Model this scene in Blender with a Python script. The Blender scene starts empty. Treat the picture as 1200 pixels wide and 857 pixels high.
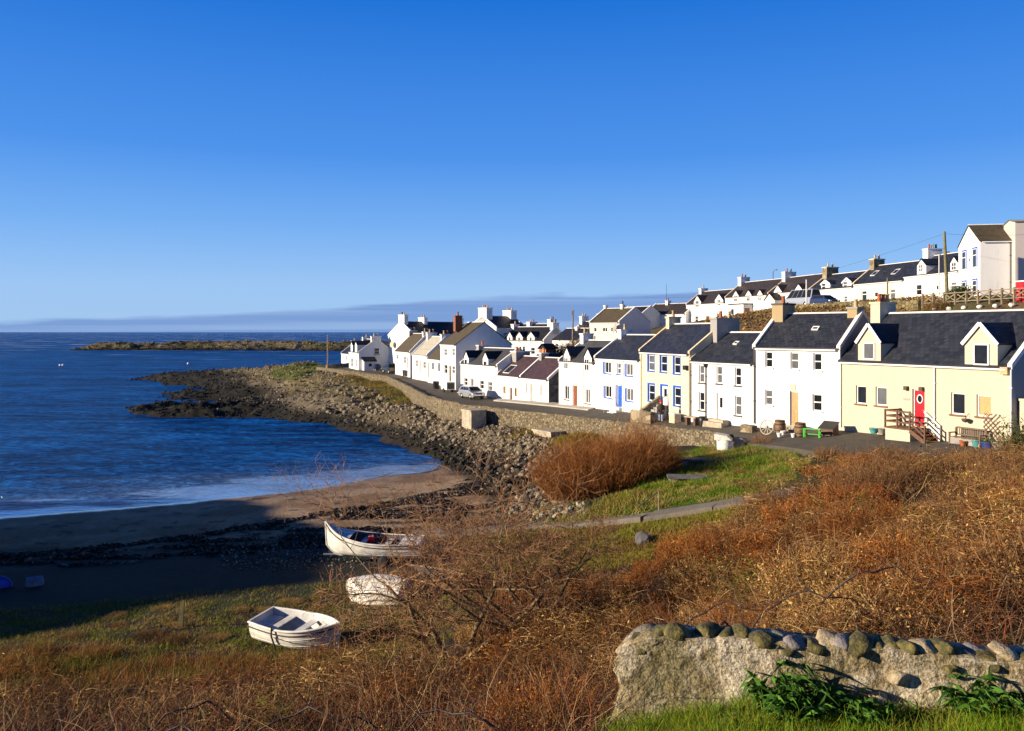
import bpy, bmesh, math, random
import numpy as np
from mathutils import Vector, Matrix
random.seed(7)
RNG = np.random.default_rng(11)
R = math.radians
SC = bpy.context.scene
COL = SC.collection
EYE = 12.0          # height of the photographer's eye above the sea
FOC = 1000.0        # focal length for a 1200 wide picture
HOR = 389.0
ELEV = 15.5            # height of the sun, degrees

def at(px, py, Y):
    """world point seen at a pixel, at the distance Y"""
    return ((px - 600) / FOC * Y, Y, EYE - (py - HOR) / FOC * Y)
def gnd(px, py, z):
    Y = FOC * (EYE - z) / (py - HOR)
    return ((px - 600) / FOC * Y, Y, z)
def pxy(px, Y):
    return ((px - 600) / FOC * Y, Y)

# ---------------------------------------------------------------- noise
_T = np.random.default_rng(5).random((256, 256))
def vnoise(x, y):
    xi = np.floor(x).astype(np.int64); yi = np.floor(y).astype(np.int64)
    fx = x - xi; fy = y - yi
    fx = fx * fx * (3 - 2 * fx); fy = fy * fy * (3 - 2 * fy)
    g = lambda a, b: _T[a & 255, b & 255]
    return (g(xi, yi) * (1 - fx) + g(xi + 1, yi) * fx) * (1 - fy) + (g(xi, yi + 1) * (1 - fx) + g(xi + 1, yi + 1) * fx) * fy
def fbm(x, y, oct=4, gain=.5):
    x = np.asarray(x, float); y = np.asarray(y, float)
    s = 0; a = 1; t = 0
    for k in range(oct):
        s = s + a * vnoise(x * 2 ** k + 17.3 * k, y * 2 ** k + 5.1 * k); t += a; a *= gain
    return s / t - .5
def ridged(x, y, oct=4):
    x = np.asarray(x, float); y = np.asarray(y, float)
    s = 0; a = 1; t = 0
    for k in range(oct):
        s = s + a * (1 - np.abs(2 * vnoise(x * 2 ** k + 9.7 * k, y * 2 ** k + 3.3 * k) - 1)); t += a; a *= .5
    return s / t
def sstep(a, b, x):
    t = np.clip((np.asarray(x, float) - a) / (b - a), 0, 1)
    return t * t * (3 - 2 * t)

# ---------------------------------------------------------------- materials
def new_mat(name):
    m = bpy.data.materials.new(name); m.use_nodes = True
    nt = m.node_tree
    return m, nt, nt.nodes, nt.links, nt.nodes['Principled BSDF']
def simple(name, col, rough=.7, metal=0., spec=.5, vary=.12, scale=3., bump=0., bscale=20., coat=0.):
    """one paint / metal / stone with a little uneven colour"""
    m, nt, N, L, b = new_mat(name)
    tc = N.new('ShaderNodeTexCoord')
    no = N.new('ShaderNodeTexNoise'); no.inputs['Scale'].default_value = scale; no.inputs['Detail'].default_value = 5
    L.new(tc.outputs['Object'], no.inputs['Vector'])
    cr = N.new('ShaderNodeValToRGB')
    c0 = tuple(max(0, c * (1 - vary)) for c in col); c1 = tuple(min(1, c * (1 + vary)) for c in col)
    cr.color_ramp.elements[0].position = .35; cr.color_ramp.elements[1].position = .65
    cr.color_ramp.elements[0].color = (*c0, 1); cr.color_ramp.elements[1].color = (*c1, 1)
    L.new(no.outputs['Fac'], cr.inputs['Fac']); L.new(cr.outputs['Color'], b.inputs['Base Color'])
    b.inputs['Roughness'].default_value = rough; b.inputs['Metallic'].default_value = metal
    b.inputs['Specular IOR Level'].default_value = spec
    if coat: b.inputs['Coat Weight'].default_value = coat; b.inputs['Coat Roughness'].default_value = .08
    if bump:
        n2 = N.new('ShaderNodeTexNoise'); n2.inputs['Scale'].default_value = bscale; n2.inputs['Detail'].default_value = 6
        L.new(tc.outputs['Object'], n2.inputs['Vector'])
        bp = N.new('ShaderNodeBump'); bp.inputs['Strength'].default_value = 1; bp.inputs['Distance'].default_value = bump
        L.new(n2.outputs['Fac'], bp.inputs['Height']); L.new(bp.outputs['Normal'], b.inputs['Normal'])
    return m
def wall_mat(name, col, dirt=(.42, .38, .3), amt=.35):
    """painted harling: fine rough coat, rain streaks and stained patches"""
    m, nt, N, L, b = new_mat(name)
    tc = N.new('ShaderNodeTexCoord')
    mp = N.new('ShaderNodeMapping'); mp.inputs['Scale'].default_value = (1.2, 1.2, .22)
    L.new(tc.outputs['Object'], mp.inputs['Vector'])
    n1 = N.new('ShaderNodeTexNoise'); n1.inputs['Scale'].default_value = 1.6; n1.inputs['Detail'].default_value = 7; n1.inputs['Roughness'].default_value = .65
    L.new(mp.outputs['Vector'], n1.inputs['Vector'])
    r1 = N.new('ShaderNodeValToRGB'); r1.color_ramp.elements[0].position = .52; r1.color_ramp.elements[1].position = .78
    r1.color_ramp.elements[1].color = (amt, amt, amt, 1)
    L.new(n1.outputs['Fac'], r1.inputs['Fac'])
    mx = N.new('ShaderNodeMixRGB'); mx.inputs['Color1'].default_value = (*col, 1); mx.inputs['Color2'].default_value = (*dirt, 1)
    L.new(r1.outputs['Color'], mx.inputs['Fac'])
    L.new(mx.outputs['Color'], b.inputs['Base Color'])
    n2 = N.new('ShaderNodeTexNoise'); n2.inputs['Scale'].default_value = 22; n2.inputs['Detail'].default_value = 4
    L.new(tc.outputs['Object'], n2.inputs['Vector'])
    bp = N.new('ShaderNodeBump'); bp.inputs['Strength'].default_value = .7; bp.inputs['Distance'].default_value = .02
    L.new(n2.outputs['Fac'], bp.inputs['Height']); L.new(bp.outputs['Normal'], b.inputs['Normal'])
    b.inputs['Roughness'].default_value = .85; b.inputs['Specular IOR Level'].default_value = .25
    return m
def slate_mat(name, col, col2, moss=None, row=.28, rough=.5):
    """courses of slates on UV metres"""
    m, nt, N, L, b = new_mat(name)
    uv = N.new('ShaderNodeUVMap')
    br = N.new('ShaderNodeTexBrick')
    br.inputs['Scale'].default_value = 1; br.inputs['Brick Width'].default_value = .34; br.inputs['Row Height'].default_value = row
    br.inputs['Mortar Size'].default_value = .014; br.inputs['Mortar Smooth'].default_value = .3
    br.inputs['Color1'].default_value = (*col, 1); br.inputs['Color2'].default_value = (*col2, 1)
    br.inputs['Mortar'].default_value = (*[c * .3 for c in col], 1); br.inputs['Bias'].default_value = 0
    L.new(uv.outputs['UV'], br.inputs['Vector'])
    n1 = N.new('ShaderNodeTexNoise'); n1.inputs['Scale'].default_value = .9; n1.inputs['Detail'].default_value = 8; n1.inputs['Roughness'].default_value = .7
    L.new(uv.outputs['UV'], n1.inputs['Vector'])
    r1 = N.new('ShaderNodeValToRGB'); r1.color_ramp.elements[0].position = .5; r1.color_ramp.elements[1].position = .75
    mc = moss or tuple(min(1, c * 1.9) for c in col)
    r1.color_ramp.elements[1].color = (.75, .75, .75, 1) if moss else (.4, .4, .4, 1)
    L.new(n1.outputs['Fac'], r1.inputs['Fac'])
    mx = N.new('ShaderNodeMixRGB'); mx.inputs['Color2'].default_value = (*mc, 1)
    L.new(br.outputs['Color'], mx.inputs['Color1']); L.new(r1.outputs['Color'], mx.inputs['Fac'])
    L.new(mx.outputs['Color'], b.inputs['Base Color'])
    bp = N.new('ShaderNodeBump'); bp.inputs['Strength'].default_value = .6; bp.inputs['Distance'].default_value = .02; bp.invert = True
    L.new(br.outputs['Fac'], bp.inputs['Height']); L.new(bp.outputs['Normal'], b.inputs['Normal'])
    b.inputs['Roughness'].default_value = rough; b.inputs['Specular IOR Level'].default_value = .35
    return m
def stone_mat(name, dark, light, joint, scale=2.6, bump=.12):
    """rubble masonry"""
    m, nt, N, L, b = new_mat(name)
    tc = N.new('ShaderNodeTexCoord')
    wn = N.new('ShaderNodeTexNoise'); wn.inputs['Scale'].default_value = 1.7; wn.inputs['Detail'].default_value = 3
    L.new(tc.outputs['Object'], wn.inputs['Vector'])
    vm = N.new('ShaderNodeMixRGB'); vm.inputs['Fac'].default_value = .12
    L.new(tc.outputs['Object'], vm.inputs['Color1']); L.new(wn.outputs['Color'], vm.inputs['Color2'])
    vo = N.new('ShaderNodeTexVoronoi'); vo.inputs['Scale'].default_value = scale
    L.new(vm.outputs['Color'], vo.inputs['Vector'])
    ve = N.new('ShaderNodeTexVoronoi'); ve.feature = 'DISTANCE_TO_EDGE'; ve.inputs['Scale'].default_value = scale
    L.new(vm.outputs['Color'], ve.inputs['Vector'])
    n1 = N.new('ShaderNodeTexNoise'); n1.inputs['Scale'].default_value = 9; n1.inputs['Detail'].default_value = 8
    L.new(tc.outputs['Object'], n1.inputs['Vector'])
    sp = N.new('ShaderNodeSeparateColor'); L.new(vo.outputs['Color'], sp.inputs['Color'])
    ad = N.new('ShaderNodeMath'); ad.operation = 'MULTIPLY_ADD'; ad.inputs[1].default_value = .6; ad.inputs[2].default_value = -.1
    L.new(sp.outputs['Red'], ad.inputs[0])
    ad2 = N.new('ShaderNodeMath'); ad2.operation = 'MULTIPLY_ADD'; ad2.inputs[1].default_value = .6
    L.new(n1.outputs['Fac'], ad2.inputs[0]); L.new(ad.outputs[0], ad2.inputs[2])
    cr = N.new('ShaderNodeValToRGB'); cr.color_ramp.elements[0].position = .15; cr.color_ramp.elements[1].position = .8
    cr.color_ramp.elements[0].color = (*dark, 1); cr.color_ramp.elements[1].color = (*light, 1)
    L.new(ad2.outputs[0], cr.inputs['Fac'])
    er = N.new('ShaderNodeValToRGB'); er.color_ramp.elements[0].position = .0; er.color_ramp.elements[1].position = .07
    L.new(ve.outputs['Distance'], er.inputs['Fac'])
    mx = N.new('ShaderNodeMixRGB'); mx.inputs['Color1'].default_value = (*joint, 1)
    L.new(er.outputs['Color'], mx.inputs['Fac']); L.new(cr.outputs['Color'], mx.inputs['Color2'])
    L.new(mx.outputs['Color'], b.inputs['Base Color'])
    hm = N.new('ShaderNodeMath'); hm.operation = 'MULTIPLY_ADD'; hm.inputs[1].default_value = .5
    L.new(n1.outputs['Fac'], hm.inputs[0]); L.new(er.outputs['Color'], hm.inputs[2])
    bp = N.new('ShaderNodeBump'); bp.inputs['Strength'].default_value = 1; bp.inputs['Distance'].default_value = bump
    L.new(hm.outputs[0], bp.inputs['Height']); L.new(bp.outputs['Normal'], b.inputs['Normal'])
    b.inputs['Roughness'].default_value = .9; b.inputs['Specular IOR Level'].default_value = .2
    return m
def glass_mat(name, col):
    m, nt, N, L, b = new_mat(name)
    tc = N.new('ShaderNodeTexCoord')
    no = N.new('ShaderNodeTexNoise'); no.inputs['Scale'].default_value = 1.1
    L.new(tc.outputs['Object'], no.inputs['Vector'])
    mx = N.new('ShaderNodeMixRGB'); mx.inputs['Color1'].default_value = (*[c * .5 for c in col], 1); mx.inputs['Color2'].default_value = (*[c * 1.6 for c in col], 1)
    L.new(no.outputs['Fac'], mx.inputs['Fac']); L.new(mx.outputs['Color'], b.inputs['Base Color'])
    b.inputs['Roughness'].default_value = .06; b.inputs['Specular IOR Level'].default_value = .6
    return m
def attr_mat(name, trans=.25, rough=.75, spec=.2, vary=.5, scale=6):
    """per-leaf / per-stem colour stored on the mesh, with a little light let through"""
    m, nt, N, L, b = new_mat(name)
    at_ = N.new('ShaderNodeAttribute'); at_.attribute_name = 'Col'
    b.inputs['Roughness'].default_value = rough; b.inputs['Specular IOR Level'].default_value = spec
    L.new(at_.outputs['Color'], b.inputs['Base Color'])
    if trans:
        tr = N.new('ShaderNodeBsdfTranslucent'); L.new(at_.outputs['Color'], tr.inputs['Color'])
        ms = N.new('ShaderNodeMixShader'); ms.inputs['Fac'].default_value = trans
        L.new(b.outputs['BSDF'], ms.inputs[1]); L.new(tr.outputs['BSDF'], ms.inputs[2])
        L.new(ms.outputs['Shader'], N['Material Output'].inputs['Surface'])
    return m

# ---------------------------------------------------------------- mesh collector
class MB:
    def __init__(s): s.v = []; s.f = []; s.m = []; s.uv = []; s.k = []
    def face(s, pts, mi=0, uv=None, smooth=False):
        i = len(s.v); s.v += [tuple(p) for p in pts]; s.f.append(tuple(range(i, i + len(pts)))); s.m.append(mi)
        s.uv.append(uv or [(0, 0)] * len(pts)); s.k.append(smooth); return s
    def shared(s, pts, faces, mi=0, smooth=False):
        i = len(s.v); s.v += [tuple(p) for p in pts]
        for f in faces:
            s.f.append(tuple(i + a for a in f)); s.m.append(mi); s.uv.append([(0, 0)] * len(f)); s.k.append(smooth)
        return s
    def hexa(s, p, mi=0):
        """eight corners: bottom ring 0-3, top ring 4-7"""
        return s.shared(p, [(3, 2, 1, 0), (4, 5, 6, 7), (0, 1, 5, 4), (1, 2, 6, 5), (2, 3, 7, 6), (3, 0, 4, 7)], mi)
    def box(s, x0, x1, y0, y1, z0, z1, mi=0):
        return s.hexa([(x0, y0, z0), (x1, y0, z0), (x1, y1, z0), (x0, y1, z0), (x0, y0, z1), (x1, y0, z1), (x1, y1, z1), (x0, y1, z1)], mi)
    def bar(s, a, b, w, h, mi=0, up=(0, 0, 1)):
        a = Vector(a); b = Vector(b); d = (b - a).normalized(); u = Vector(up)
        sx = d.cross(u)
        if sx.length < 1e-4: sx = d.cross(Vector((1, 0, 0)))
        sx.normalize(); uz = sx.cross(d).normalized()
        sx *= w / 2; uz *= h / 2
        return s.hexa([a - sx - uz, a + sx - uz, b + sx - uz, b - sx - uz, a - sx + uz, a + sx + uz, b + sx + uz, b - sx + uz], mi)
    def tube(s, pts, r, n=8, mi=0, cap=True, smooth=True):
        pts = [Vector(p) for p in pts]; rs = r if isinstance(r, (list, tuple)) else [r] * len(pts)
        vs = []; prev = None
        for i, p in enumerate(pts):
            d = (pts[min(i + 1, len(pts) - 1)] - pts[max(i - 1, 0)]).normalized()
            if prev is None:
                sx = d.cross(Vector((0, 0, 1)))
                if sx.length < 1e-3: sx = d.cross(Vector((1, 0, 0)))
            else: sx = prev - d * prev.dot(d)
            sx.normalize(); prev = sx; sy = d.cross(sx)
            for k in range(n):
                a = 2 * math.pi * k / n; vs.append(p + (sx * math.cos(a) + sy * math.sin(a)) * rs[i])
        fs = []
        for i in range(len(pts) - 1):
            for k in range(n):
                k2 = (k + 1) % n; fs.append((i * n + k, i * n + k2, (i + 1) * n + k2, (i + 1) * n + k))
        s.shared(vs, fs, mi, smooth)
        if cap:
            s.face([vs[k] for k in range(n)][::-1], mi); s.face([vs[(len(pts) - 1) * n + k] for k in range(n)], mi)
        return s
    def lathe(s, prof, n=16, mi=0, c=(0, 0, 0), smooth=True, cap=True):
        vs = []
        for r, z in prof:
            for k in range(n):
                a = 2 * math.pi * k / n; vs.append((c[0] + r * math.cos(a), c[1] + r * math.sin(a), c[2] + z))
        fs = []
        for i in range(len(prof) - 1):
            for k in range(n):
                k2 = (k + 1) % n; fs.append((i * n + k, i * n + k2, (i + 1) * n + k2, (i + 1) * n + k))
        s.shared(vs, fs, mi, smooth)
        if cap:
            s.face(vs[:n][::-1], mi); s.face(vs[-n:], mi)
        return s
    def build(s, name, mats, parent=None, merge=False):
        me = bpy.data.meshes.new(name)
        me.from_pydata(s.v, [], s.f)
        for m in (mats if isinstance(mats, (list, tuple)) else [mats]): me.materials.append(m)
        me.polygons.foreach_set('material_index', s.m)
        me.polygons.foreach_set('use_smooth', s.k)
        ul = me.uv_layers.new(name='UVMap')
        ul.data.foreach_set('uv', [c for f in s.uv for p in f for c in p])
        me.update()
        o = bpy.data.objects.new(name, me); COL.objects.link(o)
        if parent: o.parent = parent
        return o

def np_mesh(name, verts, faces, mat, colors=None, parent=None, smooth=False):
    """verts (N,3); faces (M,k) all of one size; colors (N,3)"""
    me = bpy.data.meshes.new(name)
    n = len(verts); m, k = faces.shape
    me.vertices.add(n); me.vertices.foreach_set('co', np.ascontiguousarray(verts, np.float32).ravel())
    me.loops.add(m * k); me.loops.foreach_set('vertex_index', np.ascontiguousarray(faces, np.int32).ravel())
    me.polygons.add(m)
    me.polygons.foreach_set('loop_start', np.arange(0, m * k, k, dtype=np.int32))
    me.polygons.foreach_set('use_smooth', np.full(m, smooth, bool))
    me.update(calc_edges=True)
    if colors is not None:
        a = me.attributes.new('Col', 'FLOAT_COLOR', 'POINT')
        c = np.ones((n, 4), np.float32); c[:, :colors.shape[1]] = colors
        a.data.foreach_set('color', c.ravel())
    for mm in (mat if isinstance(mat, (list, tuple)) else [mat]): me.materials.append(mm)
    o = bpy.data.objects.new(name, me); COL.objects.link(o)
    if parent: o.parent = parent
    return o

def ribbons(base, dirv, length, width, droop, col, nseg=3, taper=.25, curl=.25, rng=RNG):
    """curved blades; returns verts, quads, colours"""
    N = len(base); t = np.linspace(0, 1, nseg + 1)
    rnd = rng.normal(size=(N, 3)); rnd[:, 2] *= .3
    side = np.cross(dirv, rnd); side /= np.linalg.norm(side, axis=1, keepdims=True) + 1e-9
    bend = np.cross(side, dirv)
    cu = rng.normal(size=N) * curl
    P = base[:, None, :] + dirv[:, None, :] * (length[:, None] * t)[..., None]
    P = P + bend[:, None, :] * (cu[:, None] * length[:, None] * t ** 2)[..., None]
    P[..., 2] -= (droop * length)[:, None] * t ** 2
    w = width[:, None] * (1 - (1 - taper) * t)[None]
    A = P - side[:, None, :] * w[..., None] * .5; B = P + side[:, None, :] * w[..., None] * .5
    V = np.stack([A, B], 2).reshape(N, -1, 3)
    K = (nseg + 1) * 2
    q = np.array([[2 * i, 2 * i + 1, 2 * i + 3, 2 * i + 2] for i in range(nseg)])
    Fc = (np.arange(N)[:, None, None] * K + q[None]).reshape(-1, 4)
    C = np.repeat(col, K, axis=0)
    return V.reshape(-1, 3), Fc, C
def twigs(base, dirv, length, rad, droop, col, nseg=4, taper=.3, wob=.06, rng=RNG):
    """thin three-sided curved rods"""
    N = len(base); t = np.linspace(0, 1, nseg + 1)
    rnd = rng.normal(size=(N, 3)); s1 = np.cross(dirv, rnd); s1 /= np.linalg.norm(s1, axis=1, keepdims=True) + 1e-9
    s2 = np.cross(dirv, s1)
    P = base[:, None, :] + dirv[:, None, :] * (length[:, None] * t)[..., None]
    cu = rng.normal(size=N) * .18
    P = P + s1[:, None, :] * (cu[:, None] * length[:, None] * t ** 2)[..., None]
    P = P + rng.normal(size=P.shape) * (wob * length)[:, None, None] * t[None, :, None] * .6
    P[..., 2] -= (droop * length)[:, None] * t ** 2
    r = rad[:, None] * (1 - (1 - taper) * t)[None]
    ring = []
    for k in range(3):
        a = 2 * math.pi * k / 3
        ring.append(P + (s1[:, None, :] * math.cos(a) + s2[:, None, :] * math.sin(a)) * r[..., None])
    V = np.stack(ring, 2).reshape(N, -1, 3); K = (nseg + 1) * 3
    q = []
    for i in range(nseg):
        for k in range(3):
            k2 = (k + 1) % 3; q.append([i * 3 + k, i * 3 + k2, i * 3 + 3 + k2, i * 3 + 3 + k])
    q = np.array(q)
    Fc = (np.arange(N)[:, None, None] * K + q[None]).reshape(-1, 4)
    return V.reshape(-1, 3), Fc, np.repeat(col, K, axis=0), P
def flakes(c, size, col, rng=RNG, flat=0.):
    """small bent leaf-like quads"""
    N = len(c); a = rng.normal(size=(N, 3)); a[:, 2] *= (1 - flat); a /= np.linalg.norm(a, axis=1, keepdims=True)
    b = np.cross(a, rng.normal(size=(N, 3))); b /= np.linalg.norm(b, axis=1, keepdims=True) + 1e-9
    a = a * size[:, None]; b = b * (size * rng.uniform(.25, .6, N))[:, None]
    V = np.stack([c - a, c + b * .8 , c + a, c - b], 1).reshape(-1, 3)
    Fc = np.arange(N * 4).reshape(N, 4)
    return V, Fc, np.repeat(col, 4, axis=0)
def join(*parts):
    V = []; Fc = []; C = []; o = 0
    for p in parts:
        V.append(p[0]); Fc.append(p[1] + o); C.append(p[2]); o += len(p[0])
    return np.concatenate(V), np.concatenate(Fc), np.concatenate(C)
def unit(v): return v / (np.linalg.norm(v, axis=1, keepdims=True) + 1e-9)
def pal(N, cols, wts=None, vary=.25, rng=RNG):
    cols = np.array(cols); i = rng.choice(len(cols), N, p=None if wts is None else np.array(wts) / sum(wts))
    return cols[i] * rng.uniform(1 - vary, 1 + vary, (N, 1))

# ---------------------------------------------------------------- ids
def tag(o, label=None, cat=None, group=None, kind=None):
    if label: o['label'] = label
    if cat: o['category'] = cat
    if group: o['group'] = group
    if kind: o['kind'] = kind
    return o
def thing(name, loc, rz, label, cat, group=None):
    o = bpy.data.objects.new(name, None); COL.objects.link(o)
    o.location = loc; o.rotation_euler = (0, 0, rz); o.empty_display_size = .3
    return tag(o, label, cat, group)
def copy_tree(o, parent=None):
    kids = list(o.children)
    c = o.copy(); COL.objects.link(c)
    if parent is not None: c.parent = parent
    for k in kids: copy_tree(k, c)
    return c
# ================================================================ the lie of the land
# sea wall line: x, y, height of its top
WALL = [(-38.8, 170, 5.0), (-26.8, 149, 5.0), (-21, 142, 4.75), (-15.9, 124, 4.6), (-10.1, 101.4, 4.45), (-5, 90, 4.35),
        (.6, 83.7, 4.3), (7.35, 73.5, 4.5), (13.9, 60.3, 5.0), (17.0, 53.5, 5.45), (20, 43, 5.9)]
# house front line: x, y, street height there
FRONT = [(-34, 181, 4.6), (-22, 158, 4.5), (-14.5, 143, 4.5), (-11, 127, 4.45), (-6.6, 113, 4.1), (-1.5, 104, 3.8),
         (5.03, 92.5, 4.15), (11.7, 78, 4.6), (18.2, 63, 5.1), (22.4, 57.8, 5.4), (28.4, 44.5, 5.75)]
cp = []
def P3(x, y, z): cp.append((x, y, z))
def PG(px, py, z): cp.append(gnd(px, py, z))
# the slope below the camera
for p in [(0, -6, 11.2), (0, 0, 10.4), (-4, 2, 9.6), (4, 2, 10.2), (0, 5, 8.9), (-5, 7, 7.8), (5, 6, 8.9), (-14, 6, 6.5), (12, 5, 9.6), (-28, 8, 3.5), (22, 8, 9.6),
          (0, 9, 7.0), (1.5, 9.9, 7.55), (3.4, 9.4, 7.74), (5.2, 9.1, 7.84), (3, 8.3, 7.7), (5, 8.0, 7.85), (6.6, 8.7, 7.95), (9, 8.5, 8.2), (-3, 9, 6.8), (-6, 10, 6.2), (3.5, 11.6, 7.2), (6.5, 11, 7.7),
          (-5, 14, 5.3), (-9, 14, 4.9), (-1.5, 14, 5.4), (2, 14, 6.0), (5.2, 14, 7.2), (9, 14, 8.0), (14, 14, 8.8), (-15, 14, 4.2),
          (-5, 20, 3.35), (-10, 20, 3.1), (-14, 20, 2.9), (-18, 20, 2.6), (-1, 20, 3.9), (2, 20, 4.4), (6, 20, 6.0), (9, 18, 7.3), (12.5, 20, 7.8), (17, 20, 8.2), (22, 20, 8.4),
          (-6.9, 27, 1.75), (-12, 27, 1.9), (-17, 27, 1.75), (-25, 27, 1.3), (-2, 26, 2.7), (1, 27, 3.1), (5, 27, 4.3), (9, 27, 6.1), (13.2, 25, 7.3), (16.5, 27, 7.2), (22, 27, 6.8),
          (-5.4, 33, 1.4), (-10, 33, 1.4), (-14, 33, 1.4), (-20, 34, 1.1), (-1, 33, 2.0), (3, 33, 2.5), (6, 33, 3.2), (9, 32.5, 4.6), (12.6, 32, 6.0), (16.5, 34, 6.3), (22, 36, 6.1),
          (-6.4, 40, 1.1), (-11, 40.5, 1.1), (-16, 41, .95), (-22, 42, .75), (-30, 43, .6), (-2, 40, 1.5), (1, 44.8, 1.9), (3.5, 42.2, 2.6), (6.4, 39.8, 3.5), (9.2, 38.3, 4.3), (11.8, 37, 5.0), (14, 37, 5.6),
          (2, 39, 2.3), (5, 37, 3.0), (-1, 47.5, 1.3), (2.2, 50, 1.8), (5.5, 51, 2.9), (8.5, 52, 3.6), (8.5, 46, 3.8), (12, 47, 4.2), (12, 53.5, 4.1), (15.5, 44, 5.1), (15, 50, 4.8), (10, 58, 3.8), (17.5, 39.5, 5.8)]:
    P3(*p)
# the beach
WLINE = [(0, 606, 0), (100, 598, 0), (227, 587, 0), (300, 580, 0), (400, 566, 0), (462, 556, 0), (512, 549, 0)]
for i, p in enumerate(WLINE):
    PG(*p); g = gnd(*p)
    if i < 6: P3(g[0] - 1 - 3 * (i > 3), g[1] + 9, -.75)
    if i < 4: P3(g[0] - 3, g[1] + 25, -1.6)
SHORE = [(507, 535, 0), (475, 525, 0), (450, 511, 0), (437, 508, 0), (400, 500, 0), (375, 496, 0), (325, 490, 0), (257, 490, 0), (225, 490, 0), (177, 486, 0)]
for i, p in enumerate(SHORE):
    PG(*p); g = gnd(*p)
    if i > 1: P3(g[0] - 5, g[1] - 6, -.9)
for p in [(572, 569, .8), (500, 585, .62), (400, 600, .55), (307, 617, .5), (150, 640, .45), (0, 655, .5)]: PG(*p)
P3(-48, 55, 0.1); P3(-60, 45, .6); P3(-60, 65, -1)
# rocky shore under the wall and the point
for p in [(200, 447, .7), (250, 450, 1.6), (300, 450, 2.5), (350, 445, 3.5), (210, 478, 1.0), (190, 474, .6), (250, 482, .9), (310, 480, .7), (350, 470, 2.0), (400, 470, 2.6), (400, 489, .8), (440, 490, 1.6), (470, 500, 1.35),
          (500, 510, 1.2), (520, 500, 2.1), (540, 520, 1.2), (560, 505, 2.2), (580, 540, .95), (600, 520, 1.9), (620, 550, 1.25), (600, 580, .95), (560, 552, .55),
          (200, 437.5, 1.2), (255, 435.5, 2.0), (300, 433, 2.5), (330, 430, 3.5), (350, 427, 4.6), (355, 438, 4.3), (335, 441, 3.6)]: PG(*p)
for p in [(170, 455, -.8), (238, 459, -.45), (215, 458, -.6), (276, 474, -.35), (262, 472, -.3), (150, 470, -1), (130, 444, -1.2), (165, 444, .15)]: PG(*p)
for p in [(-92, 250, -1), (-75, 245, -1), (-60, 242, -1), (-42, 240, -1), (-25, 240, -.5), (-110, 225, -2), (-20, 215, 4), (0, 235, 4.5), (-45, 205, 3.8), (-36, 195, 4.4), (-120, 330, -4), (-200, 150, -5), (-60, 330, -3), (-100, 100, -4), (-70, 90, -3),
          (-120, 60, -3), (20, 330, 3), (60, 330, 5)]: P3(*p)
# sea side of the wall, and under the street
def offs(pl, i, d):
    a = pl[max(i - 1, 0)]; b = pl[min(i + 1, len(pl) - 1)]
    dx, dy = b[0] - a[0], b[1] - a[1]; l = math.hypot(dx, dy)
    return pl[i][0] + dy / l * d, pl[i][1] - dx / l * d      # to the sea side for a line that comes nearer
def densify(pl, n):
    out = []
    for a, b in zip(pl[:-1], pl[1:]):
        for k in range(n): out.append(tuple(a[j] + (b[j] - a[j]) * k / n for j in range(3)))
    return out + [pl[-1]]
drop = [.6, .6, .75, .9, 1.4, 1.5, 1.5, 1.3, 1.0, .75, .35]
for i, w in enumerate(WALL):
    x, y = offs(WALL, i, -.45 if False else .5)
    sx, sy = (w[0] - (x - w[0]), w[1] - (y - w[1]))
    # the sea lies to -x of the line
    if x > w[0]: x, y, sx, sy = sx, sy, x, y
    P3(x, y, w[2] - drop[i])
    if 2 <= i <= 7: P3(w[0] + (x - w[0]) * 5.5, w[1] + (y - w[1]) * 5.5, w[2] - drop[i] - .35)
    P3(w[0] + (sx - w[0]) * 5, w[1] + (sy - w[1]) * 5, w[2] - 1.7)
for f in FRONT: P3(f[0] + .3, f[1] + .2, f[2] - .45)
# ground climbing behind the houses to the upper street
for p in [(-28, 172, 4.6), (-12, 160, 5), (-4, 140, 5.2), (-18, 190, 5), (0, 165, 6.0), (8, 150, 7.5), (5.5, 113, 7.6), (5.5, 127, 8.2), (10, 118, 8.4), (12, 104, 8.0), (10, 96, 6.0), (15, 140, 9.8), (22, 142, 10.2), (20, 100, 9.5), (15, 88, 6.0), (20, 75, 6.0), (26, 70, 6.8),
          (24, 84, 9.2), (25, 100, 12.2), (28, 92, 12.6), (30, 105, 13.8), (33, 118, 14.4), (31, 130, 13.9), (29, 145, 13.4), (29, 162, 13.2), (20, 165, 10.5), (10, 180, 7.5), (25, 190, 11), (34, 165, 13.4), (38.1, 152, 14), (42, 140, 15), (44.5, 128, 15.8), (47, 118, 15.8), (49.5, 108, 15.9), (51, 97, 15.9), (50, 88, 15.7), (52, 80, 15.8),
          (37, 112, 15.0), (39, 104, 15.1), (40, 96, 15.0), (41, 88, 14.6), (42, 80, 14.8), (36, 92, 13.4), (36, 80, 11.5), (32, 70, 8.5), (33, 60, 7.0), (38, 52, 7), (32, 45, 6.0), (45, 65, 13), (55, 60, 15), (60, 100, 16.5), (60, 140, 17), (60, 180, 15), (45, 200, 13), (85, 120, 17), (80, 60, 16), (70, 30, 13), (45, 35, 8), (60, 260, 10), (100, 200, 14), (35, 15, 9.5), (60, 5, 11)]:
    P3(*p)
cp = np.array(cp)
_c = 2.2
def _phi(d): return np.sqrt(d * d + _c * _c)
_D = np.hypot(cp[:, None, 0] - cp[None, :, 0], cp[:, None, 1] - cp[None, :, 1])
_A = np.zeros((len(cp) + 1,) * 2); _A[:-1, :-1] = -_phi(_D) + np.eye(len(cp)) * .25; _A[-1, :-1] = 1; _A[:-1, -1] = 1
_W = np.linalg.solve(_A, np.append(cp[:, 2], 0))
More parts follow.
